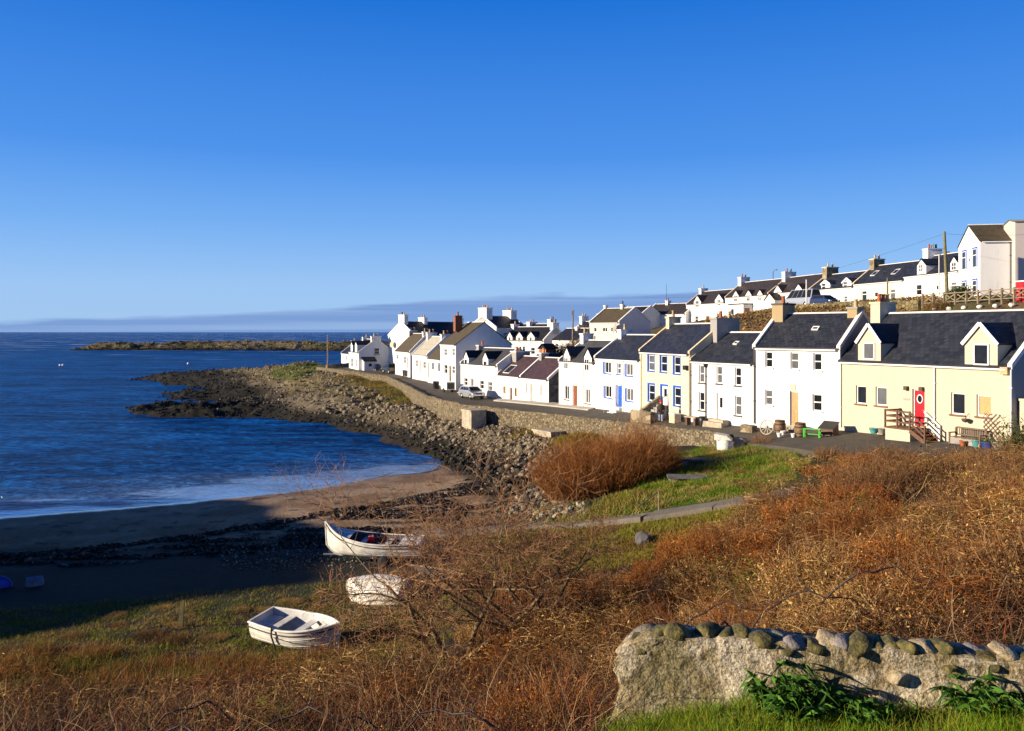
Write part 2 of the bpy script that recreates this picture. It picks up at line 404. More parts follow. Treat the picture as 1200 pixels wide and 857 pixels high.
def base_z(x, y):
    x = np.asarray(x, float).ravel(); y = np.asarray(y, float).ravel(); out = np.empty(len(x))
    for i in range(0, len(x), 20000):
        d = np.hypot(x[i:i + 20000, None] - cp[None, :, 0], y[i:i + 20000, None] - cp[None, :, 1])
        out[i:i + 20000] = -_phi(d) @ _W[:-1] + _W[-1]
    return out
def sdist(poly, x, y):
    """signed distance to a polygon, negative inside"""
    x = np.asarray(x, float); y = np.asarray(y, float)
    d = np.full(x.shape, 1e9); ins = np.zeros(x.shape, bool); n = len(poly)
    for i in range(n):
        ax, ay = poly[i][:2]; bx, by = poly[(i + 1) % n][:2]
        ex, ey = bx - ax, by - ay; t = np.clip(((x - ax) * ex + (y - ay) * ey) / (ex * ex + ey * ey + 1e-9), 0, 1)
        d = np.minimum(d, np.hypot(x - ax - t * ex, y - ay - t * ey))
        c = ((ay > y) != (by > y)); xi = ax + (y - ay) * ex / (ey if abs(ey) > 1e-9 else 1e-9)
        ins ^= c & (x < xi)
    return np.where(ins, -d, d)
def ldist(pl, x, y):
    d = np.full(np.shape(x), 1e9)
    for a, b in zip(pl[:-1], pl[1:]):
        ex, ey = b[0] - a[0], b[1] - a[1]; t = np.clip(((x - a[0]) * ex + (y - a[1]) * ey) / (ex * ex + ey * ey), 0, 1)
        d = np.minimum(d, np.hypot(x - a[0] - t * ex, y - a[1] - t * ey))
    return d
ROCK = [gnd(*p) for p in [(366, 432, 4.4), (420, 446, 4.0), (455, 462, 3.4), (480, 474, 3.0), (520, 484, 2.7), (560, 498, 2.4), (610, 506, 2.3), (655, 520, 2.4), (640, 560, 1.6), (622, 598, 1.4), (585, 577, .8), (545, 556, .2), (512, 541, -.1),
                          (475, 528, -.2), (437, 512, -.2), (375, 500, -.2), (325, 494, -.2), (225, 494, -.2), (150, 488, -.2), (140, 455, -.2)]] + [(-108, 230), (-80, 250), (-50, 240), (-46, 205)]
GRASSY_POINT = [gnd(*p) for p in [(318, 444, 3.2), (322, 436, 3.5), (345, 428, 4.3), (372, 426, 4.8), (374, 432, 4.6), (362, 438, 4.3), (345, 443, 3.9)]]
LAWN = [gnd(*p) for p in [(690, 592, 3.3), (760, 545, 3.9), (800, 528, 4.1), (870, 520, 4.3), (925, 526, 4.7), (940, 548, 4.9), (900, 580, 4.8), (760, 598, 3.6)]]
BEACH = [gnd(*p) for p in [(0, 600, -.3), (227, 580, -.3), (400, 560, -.3), (515, 545, -.2), (580, 572, .8), (615, 598, 1.2), (560, 612, 1.3), (490, 622, 1.3), (390, 645, 1.0), (280, 652, .9), (0, 672, .8)]] + [(-60, 38), (-60, 60)]
def rock_mask(x, y): return sstep(1.5, -1.5, sdist(ROCK, x, y) + 2.0 * fbm(x / 3, y / 3, 3))
def rock_h(x, y):
    # tilted beds that run out to the point
    u = .8 * x + .6 * y; v = -.6 * x + .8 * y
    far = sstep(95, 130, y)
    return (ridged(u / 13, v / 4.2, 4) - .68) * (1.2 + 1.2 * far) + (ridged(x / 1.7, y / 1.7, 3) - .6) * .6
def gz(x, y):
    x = np.asarray(x, float).ravel(); y = np.asarray(y, float).ravel()
    z = base_z(x, y); k = rock_mask(x, y)
    z = z + k * rock_h(x, y) * sstep(-2.5, .6, z) * (.25 + .75 * sstep(1, 7, ldist(WALL, x, y)))
    soft = (1 - k) * sstep(.7, 1.8, z)
    z = z + soft * (fbm(x / 4, y / 4, 4) * .35 + fbm(x / .7, y / .7, 3) * .10)
    z = z - 2.2 * sstep(4.0, 1.5, ldist(CHANNEL, x, y) + 1.5 * fbm(x / 5, y / 5, 3)) - 2.0 * sstep(4.6, 2.4, ldist(POOL, x, y) + 1.2 * fbm(x / 3, y / 3, 3))
    scr = sstep(.3, -1.0, np.minimum(sdist(SCRUB, x, y), sdist(LEFT, x, y))) * sstep(0, -.6, (x - 1.45) * 0 + np.where((x > .9) & (y < 10.9), 1, -1))
    z = z + scr * .55 * fbm(x / 1.9, y / 1.9, 3)
    street = sstep(1.2, -.6, sdist(STREETPOLY, x, y))
    z = z - street * .35
    path = sstep(2.3, 1.0, ldist(PATHLINE, x, y))
    z = z * (1 - path) + (base_z(x, y) - .10) * path
    return z
SCRUB = [(-3.2, 8.3), (-1.8, 14), (-1.0, 20), (-.9, 27), (.2, 32.5), (2, 34.2), (5, 33.8), (8, 33.6), (10.6, 34.4), (13.0, 36.6), (13.8, 43.5), (16.0, 47.2), (18.2, 46.8), (18.7, 41.6), (21.5, 36.5), (27, 31), (36, 20), (24, 8), (9, 8.6), (7.4, 9.7), (1.3, 10.95), (.7, 10.2), (1.0, 8)]
LEFT = [(-14, 5), (-20, 14), (-16, 20), (-10, 21.2), (-5, 22.5), (-2, 23.5), (-.5, 18), (.9, 10.3), (1.0, 6), (0, 4)]
CHANNEL = [gnd(*p) for p in [(120, 455, 0), (165, 455.5, 0), (205, 457, 0), (245, 459.5, 0)]]; POOL = [gnd(262, 476, 0), gnd(283, 473, 0)]
STREETPOLY = [w[:2] for w in WALL] + [f[:2] for f in FRONT][::-1]
PATHLINE = [(-5.6, 47.5), (-2.5, 46.2), (.9, 44.8), (3.5, 42.2), (6.4, 39.8), (9.2, 38.3), (12.2, 36.9)]

# ---------------------------------------------------------------- ground sheet
rows = [1.2]
while rows[-1] < 340: rows.append(rows[-1] * 1.0085)
rows = np.array([-14, -9, -5, -2.5, -.8, .3] + rows)
us = np.arange(-.96, .961, .003)
UU, YY = np.meshgrid(us, rows)
XX = UU * np.maximum(YY, 9 + YY * .0) if False else UU * (np.abs(YY) + 12 * np.exp(-np.maximum(YY, 0) / 8))
gx, gy = XX.ravel(), YY.ravel()
gzz = gz(gx, gy)
rk = rock_mask(gx, gy)
bs = sstep(1.2, -1.2, sdist(BEACH, gx, gy) + 1.5 * fbm(gx / 2, gy / 2, 3)) * (1 - rk)
lw = sstep(1.5, -1.5, sdist(LAWN, gx, gy) + 2 * fbm(gx / 1.5, gy / 1.5, 3))
gp = sstep(2.5, -1, sdist(GRASSY_POINT, gx, gy) + 3 * fbm(gx / 4, gy / 4, 3))
n1 = fbm(gx / 2.5, gy / 2.5, 5); n2 = fbm(gx / .5 + 40, gy / .5, 3); n3 = fbm(gx / 9 + 7, gy / 9, 4)
def mixc(c, col, k): return c * (1 - k[:, None]) + np.array(col)[None] * k[:, None]
gc = np.tile(np.array([[.022, .015, .008]]), (len(gx), 1))
gc = mixc(gc, (.06, .036, .014), sstep(-.05, .25, n1))
gc = mixc(gc, (.03, .035, .008), sstep(.02, .15, n3))
back = sstep(8.5, 10.5, gzz) * sstep(60, 75, gy)
gc = mixc(gc, (.17, .105, .045), back * sstep(-.25, .1, n1)); gc = mixc(gc, (.09, .08, .03), back * sstep(.05, .2, n3))
gc = mixc(gc, (.055, .10, .012), lw)
sand = mixc(np.tile(np.array([[.33, .235, .15]]), (len(gx), 1)), (.21, .13, .07), sstep(-.1, .15, n1))
gc = gc * (1 - bs[:, None]) + sand * bs[:, None]
# weed thrown up in lines along the beach, thicker towards the grass
STRAND = [gnd(*p) for p in [(0, 655, .5), (150, 640, .45), (307, 617, .5), (400, 600, .55), (500, 585, .62), (572, 569, .8), (600, 566, 1)]]
sd = ldist(STRAND, gx, gy)
infront = (gzz > .52)
weed = np.maximum(sstep(1.1, .3, sd + 1.6 * fbm(gx / 1.6, gy / 1.1, 4) + .3), infront * sstep(-.07, .03, fbm(gx / 2.6 + gy * .05, gy / .8, 4) + .10 * sstep(.5, .95, gzz))) * bs
weed = np.maximum(weed, bs * .85 * sstep(.2, .27, fbm(gx / 1.3 + 3, gy / .55, 3)))
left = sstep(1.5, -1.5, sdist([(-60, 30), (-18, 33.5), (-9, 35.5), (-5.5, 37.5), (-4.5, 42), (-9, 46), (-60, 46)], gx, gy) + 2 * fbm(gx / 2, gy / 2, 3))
gc = mixc(gc, (.02, .02, .017), left * .85)  # shade over the upper beach painted in as near-black ground
gc = mixc(gc, (.013, .011, .009), weed)
# rock: grey buff above, black with weed towards the water
rc = mixc(np.tile(np.array([[.22, .18, .125]]), (len(gx), 1)), (.10, .075, .042), sstep(-.12, .12, n1))
rc = mixc(rc, (.22, .17, .06), sstep(2.3, 3.6, gzz + n3 * 3) * sstep(110, 125, gy) * .8)
rc = mixc(rc, (.013, .012, .009), sstep(1.5, .85, gzz + n1 * 1.3 - .25 * sstep(120, 90, gy) - 1.5 * sstep(-24, -56, gx)))
gc = gc * (1 - rk[:, None]) + rc * rk[:, None]
gc = mixc(gc, (.11, .14, .02), gp)
yard = sstep(1.5, -.5, sdist(STREETPOLY, gx, gy)); gc = mixc(gc, (.07, .062, .05), yard)
village = sstep(95, 110, gy) * sstep(4.2, 4.8, gzz) * sstep(9.5, 8.5, gzz) * (1 - rk) * (1 - yard)
gc = mixc(gc, (.09, .085, .03), village * .7)
wet = np.clip(sstep(.09, .03, gzz + .10 * fbm(gx / 3.5, gy / .9, 5)) * (1 - rk) + .25 * sstep(.4, .15, gzz) * bs, 0, 1)
gc = gc * (1 - .45 * wet[:, None])
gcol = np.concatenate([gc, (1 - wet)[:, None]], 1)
nr, nc = UU.shape
ii = np.arange(nr * nc).reshape(nr, nc)
quads = np.stack([ii[:-1, :-1], ii[:-1, 1:], ii[1:, 1:], ii[1:, :-1]], -1).reshape(-1, 4)
quads = quads[(gzz[quads].max(1) > -2.2)]
def ground_mat():
    m, nt, N, L, b = new_mat('earth_sand_and_rock')
    a = N.new('ShaderNodeAttribute'); a.attribute_name = 'Col'
    tc = N.new('ShaderNodeTexCoord')
    n = N.new('ShaderNodeTexNoise'); n.inputs['Scale'].default_value = 3.5; n.inputs['Detail'].default_value = 9; n.inputs['Roughness'].default_value = .7
    L.new(tc.outputs['Object'], n.inputs['Vector'])
    cr = N.new('ShaderNodeValToRGB'); cr.color_ramp.elements[0].position = .3; cr.color_ramp.elements[1].position = .7
    cr.color_ramp.elements[0].color = (.55, .55, .55, 1); cr.color_ramp.elements[1].color = (1.35, 1.35, 1.35, 1)
    L.new(n.outputs['Fac'], cr.inputs['Fac'])
    mu = N.new('ShaderNodeMixRGB'); mu.blend_type = 'MULTIPLY'; mu.inputs['Fac'].default_value = 1
    L.new(a.outputs['Color'], mu.inputs['Color1']); L.new(cr.outputs['Color'], mu.inputs['Color2'])
    L.new(mu.outputs['Color'], b.inputs['Base Color'])
    mr = N.new('ShaderNodeMapRange'); mr.inputs['To Min'].default_value = .05; mr.inputs['To Max'].default_value = .95
    L.new(a.outputs['Alpha'], mr.inputs['Value']); L.new(mr.outputs['Result'], b.inputs['Roughness'])
    ms = N.new('ShaderNodeMapRange'); ms.inputs['To Min'].default_value = .004; ms.inputs['To Max'].default_value = .16
    L.new(a.outputs['Alpha'], ms.inputs['Value'])
    bp = N.new('ShaderNodeBump'); bp.inputs['Strength'].default_value = 1
    L.new(ms.outputs['Result'], bp.inputs['Distance']); L.new(n.outputs['Fac'], bp.inputs['Height']); L.new(bp.outputs['Normal'], b.inputs['Normal'])
    b.inputs['Specular IOR Level'].default_value = .3
    return m
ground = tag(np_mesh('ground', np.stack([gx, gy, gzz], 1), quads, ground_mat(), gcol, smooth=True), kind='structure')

# ---------------------------------------------------------------- sea
def sea_mat():
    m, nt, N, L, b = new_mat('sea_water')
    tc = N.new('ShaderNodeTexCoord')
    def wave(scale, sx, sy, rot, det):
        mp = N.new('ShaderNodeMapping'); mp.inputs['Scale'].default_value = (sx, sy, 1); mp.inputs['Rotation'].default_value = (0, 0, R(rot))
        L.new(tc.outputs['Object'], mp.inputs['Vector'])
        n = N.new('ShaderNodeTexNoise'); n.inputs['Scale'].default_value = scale; n.inputs['Detail'].default_value = det; n.inputs['Roughness'].default_value = .55
        L.new(mp.outputs['Vector'], n.inputs['Vector']); return n.outputs['Fac']
    w1 = wave(.30, .45, 1.5, 10, 4); w2 = wave(1.3, .6, 1.3, -12, 5); w3 = wave(.05, .5, 1.4, 8, 3)
    a1 = N.new('ShaderNodeMath'); a1.operation = 'MULTIPLY_ADD'; a1.inputs[1].default_value = .42
    L.new(w2, a1.inputs[0])
    a2 = N.new('ShaderNodeMath'); a2.operation = 'MULTIPLY'; a2.inputs[1].default_value = 1.0
    L.new(w1, a2.inputs[0]); L.new(a2.outputs[0], a1.inputs[2])
    bp = N.new('ShaderNodeBump'); bp.inputs['Strength'].default_value = 1; bp.inputs['Distance'].default_value = 1.9
    L.new(a1.outputs[0], bp.inputs['Height'])
    b.inputs['Roughness'].default_value = .9; b.inputs['Specular IOR Level'].default_value = 0
    # water colour carrying painted bright and dark ripple reflections, and broken crests further out
    cr = N.new('ShaderNodeValToRGB'); cr.color_ramp.elements[0].position = .44; cr.color_ramp.elements[1].position = .58
    cr.color_ramp.elements[0].color = (.0008, .022, .11, 1); cr.color_ramp.elements[1].color = (.006, .125, .46, 1)
    wm = N.new('ShaderNodeMath'); wm.operation = 'MULTIPLY_ADD'; wm.inputs[1].default_value = .38; L.new(w1, wm.inputs[0]); wm3 = N.new('ShaderNodeMath'); wm3.operation = 'MULTIPLY_ADD'; wm3.inputs[1].default_value = .34; L.new(w2, wm3.inputs[0])
    wm2 = N.new('ShaderNodeMath'); wm2.operation = 'MULTIPLY'; wm2.inputs[1].default_value = .28; L.new(w3, wm2.inputs[0]); L.new(wm2.outputs[0], wm3.inputs[2]); L.new(wm3.outputs[0], wm.inputs[2]); L.new(wm.outputs[0], cr.inputs['Fac'])
    sx = N.new('ShaderNodeSeparateXYZ'); L.new(tc.outputs['Object'], sx.inputs[0])
    # thin water and foam running up the beach: distance from the waterline, which runs from (-33, 55) to (-5.6, 74.5)
    wl_a = N.new('ShaderNodeMath'); wl_a.operation = 'MULTIPLY_ADD'; wl_a.inputs[1].default_value = -.58; L.new(sx.outputs['X'], wl_a.inputs[0])
    wl_b = N.new('ShaderNodeMath'); wl_b.operation = 'MULTIPLY_ADD'; wl_b.inputs[1].default_value = .815; L.new(sx.outputs['Y'], wl_b.inputs[0]); L.new(wl_a.outputs[0], wl_b.inputs[2]); wl_a.inputs[2].default_value = -63.96
    wn_ = wave(.16, .5, 1.6, 35, 6)
    wl_c = N.new('ShaderNodeMath'); wl_c.operation = 'MULTIPLY_ADD'; wl_c.inputs[1].default_value = 22; L.new(wn_, wl_c.inputs[0]); L.new(wl_b.outputs[0], wl_c.inputs[2])
    sh = N.new('ShaderNodeValToRGB'); sh.color_ramp.elements[0].position = .0; sh.color_ramp.elements[0].color = (.80, .80, .80, 1); sh.color_ramp.elements[1].position = 1; sh.color_ramp.elements[1].color = (0, 0, 0, 1)
    k_ = sh.color_ramp.elements.new(.26); k_.color = (.62, .62, .62, 1); k_ = sh.color_ramp.elements.new(.36); k_.color = (.16, .16, .16, 1)
    wl_d = N.new('ShaderNodeMapRange'); wl_d.inputs['From Min'].default_value = 9.5; wl_d.inputs['From Max'].default_value = 25; L.new(wl_c.outputs[0], wl_d.inputs['Value']); L.new(wl_d.outputs['Result'], sh.inputs['Fac'])
    far = N.new('ShaderNodeMapRange'); far.inputs['From Min'].default_value = 330; far.inputs['From Max'].default_value = 900
    L.new(sx.outputs['Y'], far.inputs['Value'])
    fo = wave(.055, .35, 1.2, 5, 7)
    fr = N.new('ShaderNodeValToRGB'); fr.color_ramp.elements[0].position = .60; fr.color_ramp.elements[1].position = .635
    L.new(fo, fr.inputs['Fac'])
    mm = N.new('ShaderNodeMath'); mm.operation = 'MULTIPLY'; L.new(fr.outputs['Color'], mm.inputs[0]); L.new(far.outputs['Result'], mm.inputs[1])
    mx = N.new('ShaderNodeMixRGB'); mx.inputs['Color2'].default_value = (.7, .75, .8, 1)
    L.new(mm.outputs[0], mx.inputs['Fac']); L.new(cr.outputs['Color'], mx.inputs['Color1'])
    mx2 = N.new('ShaderNodeMixRGB'); mx2.inputs['Color2'].default_value = (.30, .42, .60, 1); L.new(sh.outputs['Color'], mx2.inputs['Fac']); L.new(mx.outputs['Color'], mx2.inputs['Color1'])
    L.new(mx2.outputs['Color'], b.inputs['Base Color']); L.new(bp.outputs['Normal'], b.inputs['Normal'])
    # waves hide each other at a low angle, so the mirror share stays well under one
    gl = N.new('ShaderNodeBsdfGlossy'); gl.inputs['Roughness'].default_value = .16; gl.inputs['Color'].default_value = (.8, .9, 1, 1); L.new(bp.outputs['Normal'], gl.inputs['Normal'])
    fr_ = N.new('ShaderNodeFresnel'); fr_.inputs['IOR'].default_value = 1.33; L.new(bp.outputs['Normal'], fr_.inputs['Normal'])
    lim = N.new('ShaderNodeMath'); lim.operation = 'MULTIPLY'; lim.inputs[1].default_value = .46; L.new(fr_.outputs[0], lim.inputs[0])
    fl_ = N.new('ShaderNodeMath'); fl_.operation = 'MULTIPLY_ADD'; fl_.inputs[1].default_value = -2.2; fl_.inputs[2].default_value = 1.9; L.new(sh.outputs['Color'], fl_.inputs[0]); L.new(fl_.outputs[0], bp.inputs['Distance'])
    shl = N.new('ShaderNodeMath'); shl.operation = 'MULTIPLY_ADD'; shl.inputs[1].default_value = .45; L.new(sh.outputs['Color'], shl.inputs[0]); L.new(lim.outputs[0], shl.inputs[2])
    ms = N.new('ShaderNodeMixShader'); L.new(shl.outputs[0], ms.inputs['Fac']); L.new(b.outputs['BSDF'], ms.inputs[1]); L.new(gl.outputs['BSDF'], ms.inputs[2]); L.new(ms.outputs['Shader'], N['Material Output'].inputs['Surface'])
    return m
SEA = sea_mat()
mb = MB()
B = 26000
xs = [-B, -3000, -600, -130, 0, 130, 600, 3000, B]; ys = [-400, 20, 120, 260, 600, 3000, B]
for i in range(len(xs) - 1):
    for j in range(len(ys) - 1):
        mb.face([(xs[i], ys[j], 0), (xs[i + 1], ys[j], 0), (xs[i + 1], ys[j + 1], 0), (xs[i], ys[j + 1], 0)])
tag(mb.build('sea', SEA), kind='structure')

# ---------------------------------------------------------------- skerry out in the sound, and the hill out of view, added to shade the beach
def island(name, x0, x1, y0, y1, prof, col, step, seed, kind='structure'):
    xs = np.arange(x0, x1, step); ys = np.arange(y0, y1, step)
    X, Y = np.meshgrid(xs, ys); x, y = X.ravel(), Y.ravel()
    z = prof(x, y)
    n = fbm(x / 14 + seed, y / 14, 4); c = np.tile(np.array([col[0]]), (len(x), 1))
    c = mixc(c, col[1], sstep(-.1, .15, n)); c = mixc(c, col[2], sstep(.0, .2, fbm(x / 30 + 9, y / 30, 3)))
    c = mixc(c, (.015, .014, .011), sstep(1.9, 1.0, z + n))
    ii = np.arange(len(x)).reshape(X.shape)
    q = np.stack([ii[:-1, :-1], ii[:-1, 1:], ii[1:, 1:], ii[1:, :-1]], -1).reshape(-1, 4)
    q = q[z[q].max(1) > -.6]
    used = np.unique(q); mp = np.zeros(len(x), int); mp[used] = np.arange(len(used))
    cc = np.concatenate([c, np.ones((len(c), 1))], 1)
    return tag(np_mesh(name, np.stack([x, y, z], 1)[used], mp[q], bpy.data.materials['earth_sand_and_rock'], cc[used], smooth=True), kind=kind)
def skerry(x, y):
    t = (x + 303) / 258
    env = sstep(-.02, .16, t) * (1 - sstep(1.3, 1.6, t))
    cy = 575 + 12 * np.sin(x / 40); hw = 12 + 32 * sstep(0, .5, t)
    e = np.clip(1 - ((y - cy) / hw) ** 2, -1, 1) * env
    return -2.2 + 5.2 * e * (1 + .0 * t) + (ridged(x / 20, y / 16, 5) - .5) * 6.0 * np.clip(e + .25, 0, 1) + (ridged(x / 5, y / 5, 3) - .5) * 2.4 * np.clip(e + .3, 0, 1)
island('island', -322, 130, 525, 640, skerry, [(.16, .125, .06), (.09, .08, .03), (.24, .19, .13)], 1.6, 3)
def outer(x, y):
    e = np.clip(1 - ((x + 310) / 55) ** 2, -1, 1) * .5 + np.clip(1 - ((y - 585) / 10) ** 2, -1, 1) * .5
    return -3.2 + 3.4 * e + (ridged(x / 12, y / 12, 4) - .5) * 2.5
def shade_ridge(x, y):
    c = y - .2126 * x                         # runs across the sun's path
    k = math.tan(R(ELEV)) / math.tan(R(14.5))
    top = np.interp(c, [24, 29, 31, 32.5, 36.6, 38.5, 46, 50, 57, 63.7, 67, 71], [-2, 9, 14.2, 15.6, 16.4, 17.6, 17.4, 17.0, 15.2, 13.8, 12, -2])  # crest heights shaped to lay the shadow on the beach
    return -1.5 + sstep(-58, -70, x) * ((top - 1) * k + 2.5 + 1.0 * fbm(c / 2.5, x / 40, 4))
island('shade_hill', -150, -56, -10, 62, shade_ridge, [(.05, .05, .02), (.08, .07, .025), (.06, .08, .02)], 1.0, 8)

# ---------------------------------------------------------------- street slab, kerb and pavement, concrete path
def asphalt(name, c0, c1, sc=2.0):
    m, nt, N, L, b = new_mat(name)
    tc = N.new('ShaderNodeTexCoord')
    n = N.new('ShaderNodeTexNoise'); n.inputs['Scale'].default_value = .5 * sc; n.inputs['Detail'].default_value = 9; n.inputs['Roughness'].default_value = .72
    L.new(tc.outputs['Object'], n.inputs['Vector'])
    cr = N.new('ShaderNodeValToRGB'); cr.color_ramp.elements[0].position = .3; cr.color_ramp.elements[1].position = .7
    cr.color_ramp.elements[0].color = (*c0, 1); cr.color_ramp.elements[1].color = (*c1, 1)
    L.new(n.outputs['Fac'], cr.inputs['Fac']); L.new(cr.outputs['Color'], b.inputs['Base Color'])
    n2 = N.new('ShaderNodeTexNoise'); n2.inputs['Scale'].default_value = 30; n2.inputs['Detail'].default_value = 5
    L.new(tc.outputs['Object'], n2.inputs['Vector'])
    bp = N.new('ShaderNodeBump'); bp.inputs['Distance'].default_value = .012; L.new(n2.outputs['Fac'], bp.inputs['Height']); L.new(bp.outputs['Normal'], b.inputs['Normal'])
    b.inputs['Roughness'].default_value = .9; b.inputs['Specular IOR Level'].default_value = .25
    return m
ASPH = asphalt('worn_asphalt', (.050, .045, .040), (.105, .09, .072))
CONC = asphalt('pale_concrete', (.30, .28, .25), (.46, .43, .38))
PATHC = asphalt('path_concrete', (.12, .105, .09), (.20, .175, .15))
wl = densify(WALL, 4); fl = densify(FRONT, 4)
mb = MB(); K = 6
def street_pt(i, t):
    w, f = wl[i], fl[i]
    z = (w[2] - .62) * (1 - t) + f[2] * t
    return (w[0] + (f[0] - w[0]) * t, w[1] + (f[1] - w[1]) * t, z)
ts = [-.01, .2, .4, .6, .8, 1.06]
pts = [[street_pt(i, t) for t in ts] for i in range(len(wl))]
vs = [p for r_ in pts for p in r_]; n_ = len(ts); fs = []
for i in range(len(pts) - 1):
    for j in range(n_ - 1): fs.append((i * n_ + j, (i + 1) * n_ + j, (i + 1) * n_ + j + 1, i * n_ + j + 1))
mb.shared(vs, fs, 0, True)
for i in range(len(pts) - 1):                  # sides of the slab
    for j in (0, n_ - 1):
        a, b_ = pts[i][j], pts[i + 1][j]; mb.face([a, b_, (b_[0], b_[1], b_[2] - 2), (a[0], a[1], a[2] - 2)])
for i in (0, len(pts) - 1):
    mb.face([*pts[i], *[(p[0], p[1], p[2] - 2) for p in pts[i][::-1]]])
tag(mb.build('road', ASPH), kind='structure')
# the forecourt and the road going on behind the scrub
mb = MB()
fc = [(20.0, 43.0, 5.285), (28.4, 44.5, 5.76), (33, 36, 6.1), (40, 26, 7.4), (36, 24, 7.3), (28, 32, 6.3), (22.5, 37.5, 5.75)]
mb.face([(p[0], p[1], p[2]) for p in fc]); fcb = [(p[0], p[1], p[2] - 1.5) for p in fc]
for a in range(len(fc)):
    b_ = (a + 1) % len(fc); mb.face([fc[a], fc[b_], fcb[b_], fcb[a]])
tag(mb.build('road', ASPH), kind='structure')
def raised(name, i0, i1, t0, t1, h, mat):
    mb = MB(); A = [street_pt(i, t0) for i in range(i0, i1 + 1)]; Bp = [street_pt(i, t1) for i in range(i0, i1 + 1)]
    for k in range(len(A) - 1):
        a, b, c, d = A[k], A[k + 1], Bp[k + 1], Bp[k]
        up = lambda p, e=h: (p[0], p[1], p[2] + e)
        mb.hexa([up(a, -.1), up(b, -.1), up(c, -.1), up(d, -.1), up(a), up(b), up(c), up(d)])
    return tag(mb.build(name, mat), kind='structure')
raised('pavement', 20, 26, .80, 1.03, .12, CONC)
raised('pavement', 16, 19, .84, 1.02, .10, CONC)
# path with joints
mb = MB(); pl = [Vector((x, y, float(base_z([x], [y])[0]))) for x, y in PATHLINE]
prev = None; seg = []
for a, b_ in zip(pl[:-1], pl[1:]):
    for k in range(3): seg.append(a.lerp(b_, k / 3))
seg.append(pl[-1])
for a, b_ in zip(seg[:-1], seg[1:]):
    d = (b_ - a).normalized(); nrm = Vector((-d.y, d.x, 0)).normalized() * .80; e = d * .006
    q = [a + e - nrm, b_ - e - nrm, b_ - e + nrm, a + e + nrm]
    mb.hexa([(p.x, p.y, p.z - .3) for p in q] + [(p.x, p.y, p.z + .02) for p in q])
tag(mb.build('path', PATHC), kind='structure')
# ================================================================ houses
M = {}
M['white'] = wall_mat('white_harling', (.72, .71, .69)); M['cream'] = wall_mat('cream_harling', (.51, .455, .345), (.5, .4, .25), .3)
M['ivory'] = wall_mat('ivory_harling', (.52, .485, .385), (.5, .42, .28), .25); M['pale'] = wall_mat('pale_cream_harling', (.62, .60, .50), (.5, .42, .28), .25); M['dim_white'] = wall_mat('dim_white_harling', (.50, .44, .42))  # the pinkish harling is white paint with its low light put in
M['grey_stone'] = stone_mat('grey_rubble', (.05, .05, .055), (.20, .19, .19), (.12, .11, .11), 1.6, .05)
M['buff_stone'] = stone_mat('buff_rubble', (.12, .095, .06), (.36, .29, .19), (.2, .17, .12), 1.5, .05)
M['trim'] = simple('white_trim', (.80, .80, .78), .45, vary=.05); M['blue'] = simple('blue_paint', (.015, .10, .50), .4, vary=.12)
M['beige'] = simple('beige_coping', (.62, .50, .33), .8, vary=.15, bump=.01); M['whitecope'] = simple('white_coping', (.74, .72, .68), .8, vary=.1, bump=.01)
M['slate'] = slate_mat('blue_slate', (.014, .017, .028), (.034, .038, .052)); M['slate_grey'] = slate_mat('grey_slate', (.055, .055, .060), (.085, .083, .085))
M['slate_dark'] = slate_mat('black_slate', (.012, .012, .017), (.022, .022, .028)); M['slate_purple'] = slate_mat('purple_slate', (.055, .030, .036), (.085, .05, .055))
M['tile_brown'] = slate_mat('brown_tile', (.07, .055, .035), (.10, .075, .045), (.085, .085, .02), .3, .8); M['tile_black'] = slate_mat('dark_brown_tile', (.035, .028, .026), (.055, .042, .036))
M['sheet_pale'] = slate_mat('pale_roof_sheet', (.40, .37, .30), (.44, .41, .33), None, 1.2, .6)
M['glass'] = glass_mat('window_glass', (.012, .014, .018)); M['glass_pale'] = glass_mat('curtained_glass', (.10, .105, .115)); M['blind'] = simple('brown_blind', (.42, .27, .11), .6, scale=8)
M['net'] = simple('net_curtain', (.45, .46, .48), .5, vary=.2, scale=2)
M['sill_dark'] = simple('dark_sill', (.06, .045, .035), .7); M['sill_brown'] = simple('brown_sill', (.17, .08, .035), .7)
M['black_iron'] = simple('black_iron', (.012, .012, .012), .45); M['brown_door'] = simple('red_brown_door', (.22, .06, .02), .4, scale=6); M['tan_door'] = simple('varnished_door', (.42, .22, .08), .4, scale=5)
M['red_door'] = simple('red_door', (.52, .012, .022), .3, vary=.06); M['grey_door'] = simple('grey_door', (.5, .5, .48), .5); M['dark_wood'] = simple('dark_brown_wood', (.10, .042, .02), .6, vary=.3, scale=5)
M['pot_red'] = simple('terracotta_pot', (.36, .10, .03), .8, vary=.2); M['pot_buff'] = simple('buff_pot', (.45, .33, .18), .8, vary=.2)
M['grey_render'] = wall_mat('grey_render', (.30, .29, .28)); M['tan_render'] = wall_mat('tan_render', (.36, .27, .15)); M['brick'] = simple('brown_brick', (.22, .075, .035), .85, vary=.3, scale=9)
M['metal'] = simple('galvanised_metal', (.45, .45, .45), .4, metal=.8); M['grey_plastic'] = simple('grey_plastic', (.30, .28, .27), .5)
M['redbrown_cheek'] = simple('rust_brown_cladding', (.40, .17, .05), .7, vary=.2)

